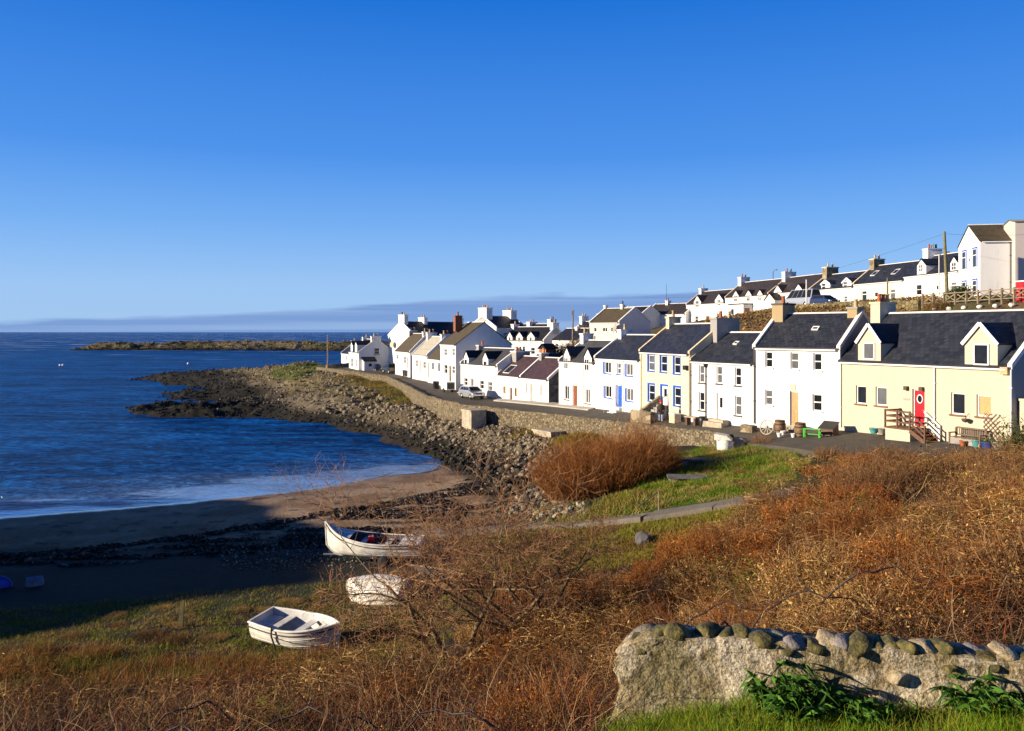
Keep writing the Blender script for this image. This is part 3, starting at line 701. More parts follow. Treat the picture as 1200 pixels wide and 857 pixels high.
class House:
    """a gabled house: front wall from L to R (left and right as one faces it), local x along the front, y to the back"""
    def __init__(s, name, L, Rr, zb, wall_h, depth, rise, label, cat='house', wall='white', roof='slate', group=None, foot=1.6, cope=None, left=True, right=True, hang=.12, front_cut=None):
        s.L, s.R = Vector(L), Vector(Rr); d = s.R - s.L; s.len = d.length; s.zb = zb; s.h = wall_h; s.d = depth; s.rise = rise
        s.root = thing(name, (L[0], L[1], zb), math.atan2(d.y, d.x), label, cat, group)
        s.wall, s.roofm, s.foot, s.hang = wall, roof, foot, hang; s.open = []; s.cope = cope; s.sides = (left, right); s.todo = []
    # from picture measurements on the front wall to metres on that wall
    def t(s, px):
        u = (px - 600) / FOC; dx, dy = s.R - s.L
        return (u * s.L.y - s.L.x) / (dx - u * dy)
    def fx(s, px): return s.t(px) * s.len
    def fz(s, px, py):
        Y = s.L.y + s.t(px) * (s.R.y - s.L.y); return EYE - (py - HOR) / FOC * Y - s.zb
    def rect(s, a):
        px0, py0, px1, py1 = a; pm = (px0 + px1) / 2
        return s.fx(px0), s.fx(px1), s.fz(pm, py1), s.fz(pm, py0)
    def part(s, mb, name, mat, parent=None): return mb.build(name, mat, parent or s.root)
    # ---- pieces
    def window(s, r, parent=None, frame='trim', pane='glass', surround=None, sill='whitecope', y=0.0, rec=.13, bars='sash', opening=True, small=False, name='window'):
        """r = x0,x1,z0,z1; y plane of the wall"""
        x0, x1, z0, z1 = r; f = min(.075, (x1 - x0) * .13)
        if opening and parent is None: s.open.append((x0, x1, z0, z1))
        yy = y + (rec if opening else -.05)
        mb = MB()
        mb.box(x0, x0 + f, yy - .03, yy + .05, z0, z1); mb.box(x1 - f, x1, yy - .03, yy + .05, z0, z1)
        mb.box(x0 + f, x1 - f, yy - .03, yy + .05, z0, z0 + f); mb.box(x0 + f, x1 - f, yy - .03, yy + .05, z1 - f, z1)
        if bars == 'sash': zm = (z0 + z1) / 2 + .02; mb.box(x0 + f, x1 - f, yy - .035, yy + .03, zm - f * .45, zm + f * .45)
        if bars == 'top': zm = z0 + (z1 - z0) * .66; mb.box(x0 + f, x1 - f, yy - .035, yy + .03, zm - f * .7, zm + f * .7)
        if bars in ('cross', 'pair'): xm = (x0 + x1) / 2; mb.box(xm - f * .5, xm + f * .5, yy - .033, yy + .03, z0 + f, z1 - f)
        if bars == 'cross': zm = (z0 + z1) / 2; mb.box(x0 + f, x1 - f, yy - .036, yy + .03, zm - f * .35, zm + f * .35)
        if parent is not None:
            w = s.part(mb, 'window_frame', M[frame], parent); kid = parent
        else:
            w = s.part(mb, name, M[frame]); kid = w
        if pane == 'glass' and random.random() < .3: pane = 'glass_pale'
        g = MB(); g.box(x0 + f * .6, x1 - f * .6, yy + .012, yy + .028, z0 + f * .6, z1 - f * .6); s.part(g, 'pane', M[pane], kid)
        if small: return w
        if sill and parent is None:
            g = MB(); g.box(x0 - .08, x1 + .08, y - .09, y + (.10 if opening else -.003), z0 - .10, z0 - .002); s.part(g, 'sill', M[sill], kid)
        if surround and parent is None:
            g = MB(); q = .16; a = y - .014; b = y - .002
            g.box(x0 - q, x0, a, b, z0, z1 + q); g.box(x1, x1 + q * .55, a, b, z0, z1 + q); g.box(x0, x1, a, b, z1, z1 + q)
            if opening: g.box(x0 + .001, x0 + .004, y - .002, yy - .032, z0, z1)
            s.part(g, 'surround', M[surround], kid)
        return w
    def door(s, r, mat='brown_door', frame='trim', glass=None, handle=True, surround=None, rec=.15, label=None, y=0., round_light=False):
        x0, x1, z0, z1 = r; s.open.append((x0, x1, z0, z1)); f = .07; yy = y + rec
        mb = MB(); mb.box(x0 + f, x1 - f, yy, yy + .05, z0, z1 - f)
        for k in range(2): mb.box(x0 + f + .08 + k * (x1 - x0 - 2 * f) / 2, x0 + f - .08 + (k + 1) * (x1 - x0 - 2 * f) / 2, yy - .012, yy + .001, z0 + .15, z0 + (z1 - z0) * .42)
        d = s.part(mb, 'door', M[mat])
        if label: d['label'] = label
        g = MB(); g.box(x0, x0 + f, yy - .03, yy + .06, z0, z1); g.box(x1 - f, x1, yy - .03, yy + .06, z0, z1); g.box(x0 + f, x1 - f, yy - .03, yy + .06, z1 - f, z1)
        s.part(g, 'door_frame', M[frame], d)
        if glass:
            g = MB(); g.box(x0 + f + (x1 - x0) * glass[0], x0 + f + (x1 - x0) * glass[1], yy - .015, yy - .002, z0 + (z1 - z0) * glass[2], z0 + (z1 - z0) * glass[3]); s.part(g, 'pane', M['glass'], d)
        if round_light:
            xm = (x0 + x1) / 2; zm = z0 + (z1 - z0) * .74
            g = MB(); ring = [(xm + .19 * math.cos(a * math.pi / 10), yy - .012, zm + .25 * math.sin(a * math.pi / 10)) for a in range(20)]
            g.face(ring[::-1], 0); g.tube(ring + ring[:1], .035, 6, 1); s.part(g, 'pane', [M['glass'], M['trim']], d)
        if handle:
            g = MB(); g.tube([(x1 - f - .09, yy - .07, z0 + 1.0), (x1 - f - .09, yy + .0, z0 + 1.0)], .03, 6); s.part(g, 'handle', M['metal'], d)
        if surround:
            g = MB(); q = .15; a = y - .014; b = y - .002
            g.box(x0 - q, x0, a, b, z0, z1 + q); g.box(x1, x1 + q * .6, a, b, z0, z1 + q); g.box(x0, x1, a, b, z1, z1 + q); g.box(x0 + .001, x0 + .004, y - .002, yy - .03, z0, z1)
            s.part(g, 'surround', M[surround], d)
        return d
    def roof_z(s, y): return s.h + s.rise * (y / (s.d / 2))
    def dormer(s, px0, px1, ap, ev, win, wall=None, roof=None, y0=-.03, trim=None, bars='cross', cheek=None, pane='glass', top='gable', zbot=None, small=True):
        """a gabled window standing on the wall head; ap, ev: picture heights of its apex and eaves"""
        pm = (px0 + px1) / 2; x0, x1 = s.fx(px0), s.fx(px1); ze, za = s.fz(pm, ev), s.fz(pm, ap); xm = (x0 + x1) / 2
        zb = s.h - .25 if zbot is None else zbot; sl = s.rise / (s.d / 2); th = .1
        yb = lambda z: max(.05, (z - s.h) / sl)                 # where a height meets the roof slope
        mb = MB()
        mb.face([(x0, y0, zb), (x1, y0, zb), (x1, y0, ze), (xm, y0, za), (x0, y0, ze)], 0)
        ci = 1 if cheek else 0
        for x, rv in ((x0, 0), (x1, 1)):
            f = [(x, y0, zb), (x, y0, ze), (x, yb(ze) + .1, ze), (x, .05, zb)]
            mb.face(f if rv else f[::-1], ci if rv else 0)
        mb.face([(x0, y0, zb), (x0, .2, zb), (x1, .2, zb), (x1, y0, zb)], 0)
        dm = s.part(mb, 'dormer', [M[wall or s.wall]] + ([M[cheek]] if cheek else []))
        rb = MB(); ov = .10
        for sg, xe in ((-1, x0 - .08), (1, x1 + .08)):
            zl = ze - .08 * (za - ze) / max(.1, (xm - x0))
            p = [(xe, y0 - ov, zl), (xm, y0 - ov, za), (xm, yb(za) + .1, za), (xe, yb(zl) + .1, zl)]
            q = [(a[0], a[1], a[2] + th) for a in p]
            w_ = math.hypot(xm - x0, za - ze); dd = yb(za)
            uv = [(0, 0), (0, w_), (dd, w_), (dd, 0)]
            if sg < 0: rb.face(q[::-1], 0, uv[::-1]); rb.face(p, 0)
            else: rb.face(q, 0, uv); rb.face(p[::-1], 0)
            rb.face([p[0], q[0], q[1], p[1]] if sg < 0 else [p[1], q[1], q[0], p[0]], 0); rb.face([p[3], q[3], q[0], p[0]] if sg < 0 else [p[0], q[0], q[3], p[3]], 0)
        s.part(rb, 'dormer_roof', M[roof or s.roofm], dm)
        if trim:
            tb = MB()
            for xe in (x0 - .1, x1 + .1): tb.bar((xe, y0 - ov - .03, ze - .06), (xm, y0 - ov - .03, za + .06), .05, .2)
            s.part(tb, 'bargeboard', M[trim], dm)
        if win:
            s.window(s.rect(win), parent=dm, y=y0, opening=False, bars=bars, small=small, pane=pane)
        return dm
    def chimney(s, x, top, w=.75, dp=1.3, y=None, mat=None, pots=('pot_red', 'pot_buff'), cap='whitecope', ph=.55):
        """x: along the front; top: height of the stack above the ridge"""
        y = s.d / 2 if y is None else y; zr = s.h + s.rise; mb = MB(); mi = M[mat or s.wall]
        mb.box(x - w / 2, x + w / 2, y - dp / 2, y + dp / 2, zr - 1.2, zr + top); c = s.part(mb, 'chimney', mi)
        g = MB(); g.box(x - w / 2 - .07, x + w / 2 + .07, y - dp / 2 - .07, y + dp / 2 + .07, zr + top + .002, zr + top + .14); s.part(g, 'chimney_cap', M[cap], c)
        n = len(pots)
        for k, pm in enumerate(pots):
            g = MB(); yy = y + (k - (n - 1) / 2) * dp / max(n, 1) * .75
            g.lathe([(.15, 0), (.12, ph * .6), (.12, ph * .85), (.15, ph * .9), (.14, ph), (.09, ph), (.09, ph * .7)], 10, 0, (x, yy, zr + top + .142)); s.part(g, 'chimney_pot', M[pm], c)
        return c
    def skylight(s, px, py, w=.7, l=.9):
        """a roof light on the front slope"""
        sl = s.rise / (s.d / 2); dx, dy = (s.R - s.L).normalized(); u = (px - 600) / FOC; best = None
        for k in range(200):                                       # walk up the slope until the height fits
            y = s.d / 2 * k / 200; x = None
            bx, by = s.L.x - dy * y, s.L.y + dx * y
            x = (u * by - bx) / (dx - u * dy); Y = by + x * dy; z = EYE - (py - HOR) / FOC * Y - s.zb
            e = abs(z - s.roof_z(y))
            if best is None or e < best[0]: best = (e, x, y)
        _, x, y = best; a = math.atan(sl); mb = MB()
        c, sn = math.cos(a), math.sin(a)
        def pt(i, j, k): return (x + i, y + j * c - k * sn, s.roof_z(y) + .1 + j * sn + k * c)
        f = .07
        for i0, i1, j0, j1 in ((-w / 2, -w / 2 + f, -l / 2, l / 2), (w / 2 - f, w / 2, -l / 2, l / 2), (-w / 2 + f, w / 2 - f, -l / 2, -l / 2 + f), (-w / 2 + f, w / 2 - f, l / 2 - f, l / 2)):
            mb.hexa([pt(i0, j0, 0), pt(i1, j0, 0), pt(i1, j1, 0), pt(i0, j1, 0), pt(i0, j0, .09), pt(i1, j0, .09), pt(i1, j1, .09), pt(i0, j1, .09)])
        o = s.part(mb, 'roof_window', M['trim']); g = MB()
        g.hexa([pt(-w / 2 + f, -l / 2 + f, .01), pt(w / 2 - f, -l / 2 + f, .01), pt(w / 2 - f, l / 2 - f, .01), pt(-w / 2 + f, l / 2 - f, .01), pt(-w / 2 + f, -l / 2 + f, .05), pt(w / 2 - f, -l / 2 + f, .05), pt(w / 2 - f, l / 2 - f, .05), pt(-w / 2 + f, l / 2 - f, .05)])
        s.part(g, 'pane', M['glass'], o)
    def downpipe(s, px, mat='trim', hopper=False, z0=0.):
        x = s.fx(px) if px > 50 else px; mb = MB(); mb.tube([(x, -.09, z0 + .05), (x, -.09, s.h - .12)], .045, 7)
        for z in (s.h * .3, s.h * .75): mb.box(x - .07, x + .07, -.12, -.003, z, z + .05)
        if hopper: mb.lathe([(.07, 0), (.16, .22), (.16, .30)], 8, 0, (x, -.13, s.h - .45))
        s.part(mb, 'downpipe', M[mat])
    def gable_window(s, side, yc, w, z0, z1, surround=None, bars='sash', sill='whitecope', pane='glass'):
        """on the left (-1) or right (+1) end wall"""
        xw = 0 if side < 0 else s.len; sg = side; f = .07
        def B(mb, ya, yb, za, zb_, a, b):
            xa, xb = sorted((xw + sg * a, xw + sg * b)); mb.box(xa, xb, ya, yb, za, zb_)
        y0, y1 = yc - w / 2, yc + w / 2; mb = MB()
        B(mb, y0, y0 + f, z0, z1, .003, .07); B(mb, y1 - f, y1, z0, z1, .003, .07); B(mb, y0 + f, y1 - f, z0, z0 + f, .003, .07); B(mb, y0 + f, y1 - f, z1 - f, z1, .003, .07)
        if bars == 'sash': zm = (z0 + z1) / 2
        else: zm = z0 + (z1 - z0) * .66
        B(mb, y0 + f, y1 - f, zm - .04, zm + .04, .003, .06)
        o = s.part(mb, 'window', M['trim']); g = MB(); B(g, y0 + f * .6, y1 - f * .6, z0 + f * .6, z1 - f * .6, .004, .03); s.part(g, 'pane', M[pane], o)
        g = MB(); B(g, y0 - .08, y1 + .08, z0 - .11, z0 - .003, .003, .12); s.part(g, 'sill', M[sill], o)
        if surround:
            g = MB(); q = .17
            B(g, y0 - q, y0 - .002, z0, z1 + q, .002, .03); B(g, y1 + .002, y1 + q, z0, z1 + q, .002, .03); B(g, y0, y1, z1 + .002, z1 + q, .002, .03); s.part(g, 'surround', M[surround], o)
    # ---- shell: wall with real openings, roof, copings, gutter
    def finish(s, gutter='trim', gmat=None, ridge='whitecope'):
        Ln, h, d, rise = s.len, s.h, s.d, s.rise; mb = MB()
        xs = sorted({0, Ln} | {c for o in s.open for c in o[:2] if 0 < c < Ln}); zs = sorted({-s.foot, h} | {c for o in s.open for c in o[2:] if -s.foot < c < h})
        for a, b in zip(xs[:-1], xs[1:]):
            for c, e in zip(zs[:-1], zs[1:]):
                xm, zm = (a + b) / 2, (c + e) / 2
                if any(o[0] < xm < o[1] and o[2] < zm < o[3] for o in s.open): continue
                mb.face([(a, 0, c), (b, 0, c), (b, 0, e), (a, 0, e)])
        for x0, x1, z0, z1 in s.open:
            q = .22
            mb.face([(x0, 0, z0), (x0, 0, z1), (x0, q, z1), (x0, q, z0)]); mb.face([(x1, 0, z0), (x1, q, z0), (x1, q, z1), (x1, 0, z1)])
            mb.face([(x0, 0, z0), (x0, q, z0), (x1, q, z0), (x1, 0, z0)]); mb.face([(x0, 0, z1), (x1, 0, z1), (x1, q, z1), (x0, q, z1)])
            mb.face([(x0, q, z0), (x0, q, z1), (x1, q, z1), (x1, q, z0)])
        mb.face([(Ln, d, -s.foot), (0, d, -s.foot), (0, d, h), (Ln, d, h)])
        gi = 1 if gmat else 0
        mb.face([(0, d, -s.foot), (0, 0, -s.foot), (0, 0, h), (0, d / 2, h + rise), (0, d, h)], 0)
        mb.face([(Ln, 0, -s.foot), (Ln, d, -s.foot), (Ln, d, h), (Ln, d / 2, h + rise), (Ln, 0, h)], gi)
        s.part(mb, 'wall', [M[s.wall]] + ([M[gmat]] if gmat else []))
        rb = MB(); ov = s.hang; th = .10; sl = rise / (d / 2); sw = math.hypot(d / 2, rise)
        xl = .0 if (s.cope and s.sides[0]) else -.08; xr = Ln if (s.cope and s.sides[1]) else Ln + .08
        for sg in (0, 1):
            def pt(x, v, up):                                      # v from eaves (0) to ridge (1)
                y = -ov + (d / 2 + ov) * v; z = h - ov * sl + (rise + ov * sl) * v + up + .02
                return (x, y if sg == 0 else d - y, z)
            n = max(2, int((xr - xl) / 1.2)); sag = lambda x: -.025 * math.sin(x * 1.9 + s.len) - .02 * math.sin(x * .8)
            for i in range(n):
                a = xl + (xr - xl) * i / n; b = xl + (xr - xl) * (i + 1) / n
                p = [pt(a, 0, th), pt(b, 0, th), pt(b, .5, th + sag(b)), pt(a, .5, th + sag(a))]; p2 = [p[3], p[2], pt(b, 1, th), pt(a, 1, th)]
                for q, v0, v1 in ((p, 0, .5), (p2, .5, 1)):
                    uv = [(a, v0 * sw), (b, v0 * sw), (b, v1 * sw), (a, v1 * sw)]
                    rb.face(q if sg == 0 else q[::-1], 0, uv if sg == 0 else uv[::-1])
            e = [pt(xl, 0, 0), pt(xr, 0, 0), pt(xr, 1, 0), pt(xl, 1, 0)]; rb.face(e[::-1] if sg == 0 else e, 0)
            f = [pt(xl, 0, 0), pt(xr, 0, 0), pt(xr, 0, th), pt(xl, 0, th)]; rb.face(f if sg == 0 else f[::-1], 0)
            for x, k in ((xl, 0), (xr, 1)):
                g = [pt(x, 0, 0), pt(x, 0, th), pt(x, 1, th), pt(x, 1, 0)]; rb.face(g if (sg == 0) == (k == 0) else g[::-1], 0)
        rf = s.part(rb, 'roof', M[s.roofm])
        if ridge:
            g = MB(); zr = h + rise + .02 + th; g.face([(xl, d / 2 - .14, zr - .05), (xr, d / 2 - .14, zr - .05), (xr, d / 2, zr + .06), (xl, d / 2, zr + .06)]); g.face([(xr, d / 2 + .14, zr - .05), (xl, d / 2 + .14, zr - .05), (xl, d / 2, zr + .06), (xr, d / 2, zr + .06)])
            g.face([(xl, d / 2 + .14, zr - .05), (xl, d / 2 - .14, zr - .05), (xl, d / 2, zr + .06)]); g.face([(xr, d / 2 - .14, zr - .05), (xr, d / 2 + .14, zr - .05), (xr, d / 2, zr + .06)])
            s.part(g, 'ridge', M[ridge], rf)
        if s.cope:
            for k, on in enumerate(s.sides):
                if not on: continue
                g = MB(); x0, x1 = (-.06, .20) if k == 0 else (Ln - .20, Ln + .06)
                for ya, yb in ((-.10, d / 2), (d + .10, d / 2)):
                    za = h - .10 * sl
                    p = [(x0, ya, za), (x1, ya, za), (x1, yb, h + rise), (x0, yb, h + rise)]
                    q = [(a[0], a[1], a[2] + .30) for a in p]
                    if ya > yb: p = [p[1], p[0], p[3], p[2]]; q = [q[1], q[0], q[3], q[2]]
                    g.hexa(p + q)
                s.part(g, 'gable_coping', M[s.cope], rf)
        if gutter:
            g = MB(); zz = h - ov * sl - .02; g.tube([(xl + .25, -ov - .05, zz), (xr - .25, -ov - .05, zz)], .06, 7); s.part(g, 'gutter', M[gutter])
        return s.root
# ================================================================ the lower street, nearest house first
FG = 'houses along the shore street'
# --- cream house with the red door
h = House('house', (22.1, 57.5), (27.2, 46.4), 5.55, 4.5, 7.0, 3.1, 'cream house with a red front door, two dormers and a slate roof', wall='cream', roof='slate', group=FG, cope='whitecope', left=False)
for r in ((1003, 452, 1015, 473.5), (1026, 453.5, 1039, 475.5), (1114.5, 460.5, 1130.5, 486)): h.window(h.rect(r), bars=None, sill='sill_brown', small=False)
h.window(h.rect((1144.3, 463, 1161.5, 488.5)), bars=None, sill='sill_brown', pane='blind')
h.door(h.rect((1069, 456.5, 1083.5, 500)), 'red_door', label='red front door with a round window', round_light=True)
h.dormer(1006, 1032.5, 381, 401, (1013, 401.5, 1026, 421.5), trim='trim', bars=None)
h.dormer(1131, 1169.5, 380, 402.5, (1142, 403, 1160, 428), trim='trim', bars=None)
h.downpipe(986, 'trim'); h.downpipe(1096, 'trim'); h.downpipe(1186, 'trim')
h.chimney(.45, .75, .8, 1.5, mat='cream', pots=('pot_red', 'pot_red', 'pot_buff'), cap='beige')
for px, py in ((1063, 455), (1081, 456)):                         # porch lamps, name board, alarm box
    g = MB(); x, z = h.fx(px), h.fz(px, py); g.box(x - .12, x + .12, -.2, -.004, z - .12, z + .12); h.part(g, 'wall_lamp', M['sill_dark'])
g = MB(); x, z = h.fx(1062.5), h.fz(1062.5, 468); g.box(x - .24, x + .24, -.03, -.004, z - .06, z + .06); h.part(g, 'name_board', M['grey_plastic'])
g = MB(); x, z = h.fx(1179), h.fz(1179, 435); g.box(x - .22, x + .22, -.22, -.004, z - .18, z + .22); h.part(g, 'alarm_box', M['pot_buff'])
h.finish(gmat='grey_render'); HC = h
# --- white two storey house
h = House('house', (17.7, 62.5), (22.1, 57.5), 5.25, 5.6, 6.4, 2.4, 'tall white house with plain white windows between two barrels', group=FG, cope='whitecope')
for r in ((896.7, 412, 905.2, 431), (926.2, 413, 936, 433), (953, 413.8, 963, 434.5), (896.7, 456.7, 905.2, 475), (952, 462, 963.2, 482)): h.window(h.rect(r))
h.door(h.rect((925.3, 458.7, 935.6, 499)), 'tan_door', label='varnished brown door')
h.downpipe(884.5, 'sill_dark'); h.chimney(.5, .75, .9, 1.7, mat='tan_render', pots=('pot_red',), cap='sill_dark'); h.chimney(h.len - .5, .35, .7, 1.1, mat='tan_render', pots=('pot_buff',), cap='grey_render')
g = MB(); x, z = h.fx(929.5), h.fz(929.5, 454); g.box(x - .2, x + .2, -.04, -.004, z - .2, z + .2); h.part(g, 'number_plaque', M['beige'])
h.skylight(956, 387, .5, .4)
h.finish(gmat='grey_render')
# --- white house with black pipe
h = House('house', (14.4, 69), (17.7, 62.5), 5.0, 4.65, 6.4, 2.2, 'white house with dark window sills and a black downpipe', group=FG, cope='beige', right=False)
for r in ((819, 428, 825.3, 448.6), (839.5, 429, 846.2, 449.7), (861, 430.6, 868.4, 452), (819, 459.5, 825.5, 481), (861, 464, 869, 487)): h.window(h.rect(r), sill='sill_dark')
h.door(h.rect((839.5, 461, 848.4, 495)), 'trim', label='white door with a tall pane', glass=(.2, .55, .5, .85))
h.downpipe(828, 'black_iron', True); h.downpipe(810, 'sill_dark'); h.chimney(.5, 1.15, .8, 2.4, mat='grey_render', pots=('pot_red', 'pot_buff'), cap='grey_render')
h.skylight(863, 404, .45, .4)
h.finish()
# --- ivory house with blue windows
h = House('house', (11.6, 77.5), (14.4, 69), 4.6, 5.6, 6.4, 2.4, 'pale yellow house with blue framed windows', wall='ivory', group=FG, cope='beige')
for r in ((759.5, 416, 766.7, 434.6), (774, 416.8, 781.4, 436), (789.5, 417.8, 797, 438), (759.8, 451, 767, 470), (789.8, 454.4, 797.5, 475.4)): h.window(h.rect(r), surround='blue', sill='blue')
h.door(h.rect((774.6, 452.5, 782.4, 475)), 'trim', label='white door in a blue frame', glass=(.2, .6, .45, .85), surround='blue')
for a, b in ((0.05, 2.2), (h.fx(786), h.fx(800))): g = MB(); g.box(a, b, -.03, -.003, -.3, .42); h.part(g, 'plinth', M['blue'])
h.downpipe(752, 'beige'); h.downpipe(809, 'beige')
h.chimney(.4, .65, .6, 1.2, mat='beige', pots=('pot_buff',), cap='beige')
g = MB(); x, z = h.fx(805.5), h.fz(805.5, 431); g.box(x - .25, x + .25, -.3, -.004, z - .18, z + .18); h.part(g, 'wall_lamp', M['black_iron'])
h.finish()
# --- white house with blue sills
h = House('house', (8.25, 85), (11.6, 77.5), 4.3, 5.1, 6.4, 2.2, 'white house with blue window sills and a blue door frame', group=FG, cope='whitecope', right=False)
for r in ((708.5, 424, 716, 437.6), (733.5, 426, 741.5, 440.5), (709, 452, 716.6, 466), (734, 455, 742, 470)): h.window(h.rect(r), surround=None, sill='blue', bars='pair')
h.window(h.rect((723, 425.5, 727.6, 438.5)), sill='blue')
for r in ((706.6, 424, 708.3, 437.6), (731.8, 426, 733.3, 440.5), (707.2, 452, 708.8, 466), (732.2, 455, 733.8, 470), (721.3, 451, 722.4, 477), (728.2, 451, 729.4, 477)):
    x0, x1, z0, z1 = h.rect(r); g = MB(); g.box(x0, x1, -.016, -.003, z0, z1); h.part(g, 'surround', M['blue'])
h.door(h.rect((722.6, 451.5, 728.2, 477)), 'blue', label='blue front door')
h.chimney(.45, .5, .7, 1.3, pots=('pot_buff',)); h.downpipe(718.5, 'trim'); h.downpipe(730.5, 'trim'); h.finish()
# --- white house with two tall gablets
h = House('house', (5.03, 91.5), (8.25, 85), 4.15, 4.7, 6.4, 2.15, 'white house with two narrow peaked dormers and a red-brown door', roof='slate_grey', group=FG, cope='whitecope', right=False)
h.dormer(661, 668.4, 407, 416.5, (661.8, 419, 666.6, 432.8), cheek='redbrown_cheek', bars='pair', zbot=2.9); h.dormer(685, 693.6, 408.5, 418, (685.9, 420.5, 691.2, 434.6), cheek='redbrown_cheek', bars='pair', zbot=2.9)
for r in ((661.6, 452, 667, 468.4), (686, 456, 691.8, 473)): h.window(h.rect(r), sill='sill_brown', bars='pair')
h.door(h.rect((670.8, 451.5, 676.6, 480)), 'brown_door', label='red-brown door')
h.chimney(.45, .7, .7, 1.3, pots=('pot_buff', 'pot_buff')); h.downpipe(684, 'trim'); h.finish()
# --- two low cottages with purple roofs
dv = Vector((4.04, 94)) - Vector((-1.77, 104)); m_ = Vector((-1.77, 104)) + dv * .47
h = House('cottage', m_, (4.04, 94), 3.95, 2.75, 5.8, 2.2, 'low white cottage with a plum slate roof, its dark stone gable bare', 'cottage', roof='slate_purple', group=FG, cope='whitecope', right=True)
for r in ((616, 449, 619.8, 462), (633.2, 451, 637.2, 465)): h.window(h.rect(r), bars='pair', pane='net')
h.door(h.rect((621.5, 450, 629.2, 474)), 'grey_door', label='pale grey double door'); h.chimney(.5, .5, .6, 1.0, pots=('pot_buff',), mat='grey_render'); h.finish(gmat='grey_stone')
h = House('cottage', (-1.77, 104), m_, 3.8, 2.95, 5.8, 2.2, 'low white cottage with a dark box skylight in its plum roof', 'cottage', roof='slate_purple', group=FG, cope='whitecope', right=False)
for r in ((589.8, 453, 592.8, 461), (603, 455, 606.2, 464.5)): h.window(h.rect(r), bars=None, frame='sill_brown', pane='blind')
h.door(h.rect((597, 454, 600.4, 473)), 'dark_wood', label='narrow brown door')
h.skylight(598, 434, 1.5, 1.5); h.chimney(.6, .55, 1.3, 2.0, mat='grey_render', pots=('pot_red', 'pot_buff', 'black_iron')); h.finish()
# --- white house with two dormers
h = House('house', (-6.8, 113), (-1.77, 104), 4.0, 3.8, 6.0, 2.0, 'white house with a grey roof and two long dormers behind the silver car', roof='slate_grey', group=FG, cope='whitecope')
h.dormer(544, 549.3, 411.5, 418.5, (545, 421, 548.2, 428.5), roof='slate_dark', bars=None, zbot=2.9); h.dormer(566, 572.3, 412.5, 420, (567.4, 423, 571, 431), roof='slate_dark', bars=None, zbot=2.9)
for r in ((544, 443, 548, 452), (562.4, 446, 567, 456), (572, 447.4, 577, 458)): h.window(h.rect(r), bars='sash')
h.door(h.rect((552, 443.5, 555, 456)), 'dark_wood', label='narrow dark door'); h.chimney(.5, .3, .7, 1.5, mat='grey_render', pots=('pot_red',)); h.finish()
# --- tall house with the grey gable
h = House('house', (-10.2, 121.5), (-7.6, 115.3), 4.4, 5.85, 8.2, 3.0, 'tall white house with a brown roof and a wide blank gable', roof='tile_brown', group=FG)
for r in ((520.6, 409, 524, 416.8), (530, 408.6, 533, 417), (520.6, 427.4, 524.4, 438), (530, 429, 533, 438)): h.window(h.rect(r), surround=None, bars='sash')
h.door(h.rect((526.4, 428.6, 529, 447)), 'dark_wood', label='dark front door'); h.chimney(1.2, .9, .9, 1.0, y=2.2, mat='brick', pots=('pot_red',), cap='brick'); h.finish(gmat='white')
# --- lean cottage, pale roof cottage, brown roof cottage
h = House('cottage', (-12.75, 129), (-10.1, 122), 4.5, 3.5, 5.0, 2.3, 'small white cottage with a glazed porch beside the tall blank gable', 'cottage', roof='tile_brown', group=FG, right=False)
for r in ((505.8, 425, 508.8, 434), (513, 425, 516, 436)): h.window(h.rect(r), bars='pair')
h.door(h.rect((501.7, 425, 504.6, 443)), 'grey_door'); h.finish()
h = House('cottage', (-16.3, 139.5), (-13, 131), 4.5, 3.85, 6.2, 2.8, 'white cottage with a pale cream roof and white gable copings', 'cottage', roof='sheet_pale', group=FG, cope='whitecope')
for r in ((487.5, 422, 489.6, 430), (496, 424, 499, 432)): h.window(h.rect(r))
h.door(h.rect((491.6, 422, 494, 438)), 'grey_door'); h.chimney(.5, .6, .8, 1.6, pots=('pot_buff', 'pot_buff')); h.chimney(h.len - .5, .35, .8, 1.6, pots=('pot_buff', 'pot_red')); h.finish()
h = House('cottage', (-20.8, 152), (-17, 142.5), 4.5, 4.1, 6.2, 3.0, 'white cottage with a mossy brown roof by the dark pickup', 'cottage', roof='tile_brown', group=FG, cope='whitecope', left=False)
for r in ((464.5, 416, 467, 421), (473.5, 418, 475.6, 426)): h.window(h.rect(r))
h.door(h.rect((477, 418.5, 479.3, 432)), 'grey_door'); h.chimney(.5, .5, .7, 1.4, mat='grey_render', pots=('black_iron', 'pot_buff')); h.chimney(h.len - 1.2, .3, .7, 1.2, pots=('pot_buff', 'pot_red')); h.finish()
# --- last house on the road
h = House('house', (-33.6, 176), (-30.0, 167), 4.5, 3.4, 7.0, 2.5, 'white house at the end of the road with a lean-to on its gable', roof='slate_dark', group=FG, cope='whitecope', left=False)
h.dormer(411.2, 413.4, 400, 404, None, small=True); h.dormer(416.2, 418.6, 400, 404, None, small=True)
for r in ((411.5, 420, 413.4, 430), (416.6, 421.5, 418, 430)): h.window(h.rect(r), small=True)
h.chimney(h.len - .5, .6, .8, 1.9, pots=('pot_buff', 'pot_buff')); h.chimney(.5, .4, .8, 1.6, pots=('pot_buff',))
h.gable_window(1, 3.6, 1.0, 3.1, 4.3, sill='sill_dark')
g = MB(); Ln = h.len
g.hexa([(Ln, .6, -1), (Ln + 2.2, .6, -1), (Ln + 2.2, 3.0, -1), (Ln, 3.0, -1), (Ln, .6, 2.2), (Ln + 2.2, .6, 1.75), (Ln + 2.2, 3.0, 1.75), (Ln, 3.0, 2.2)])
lt = h.part(g, 'lean_to', M['white'])
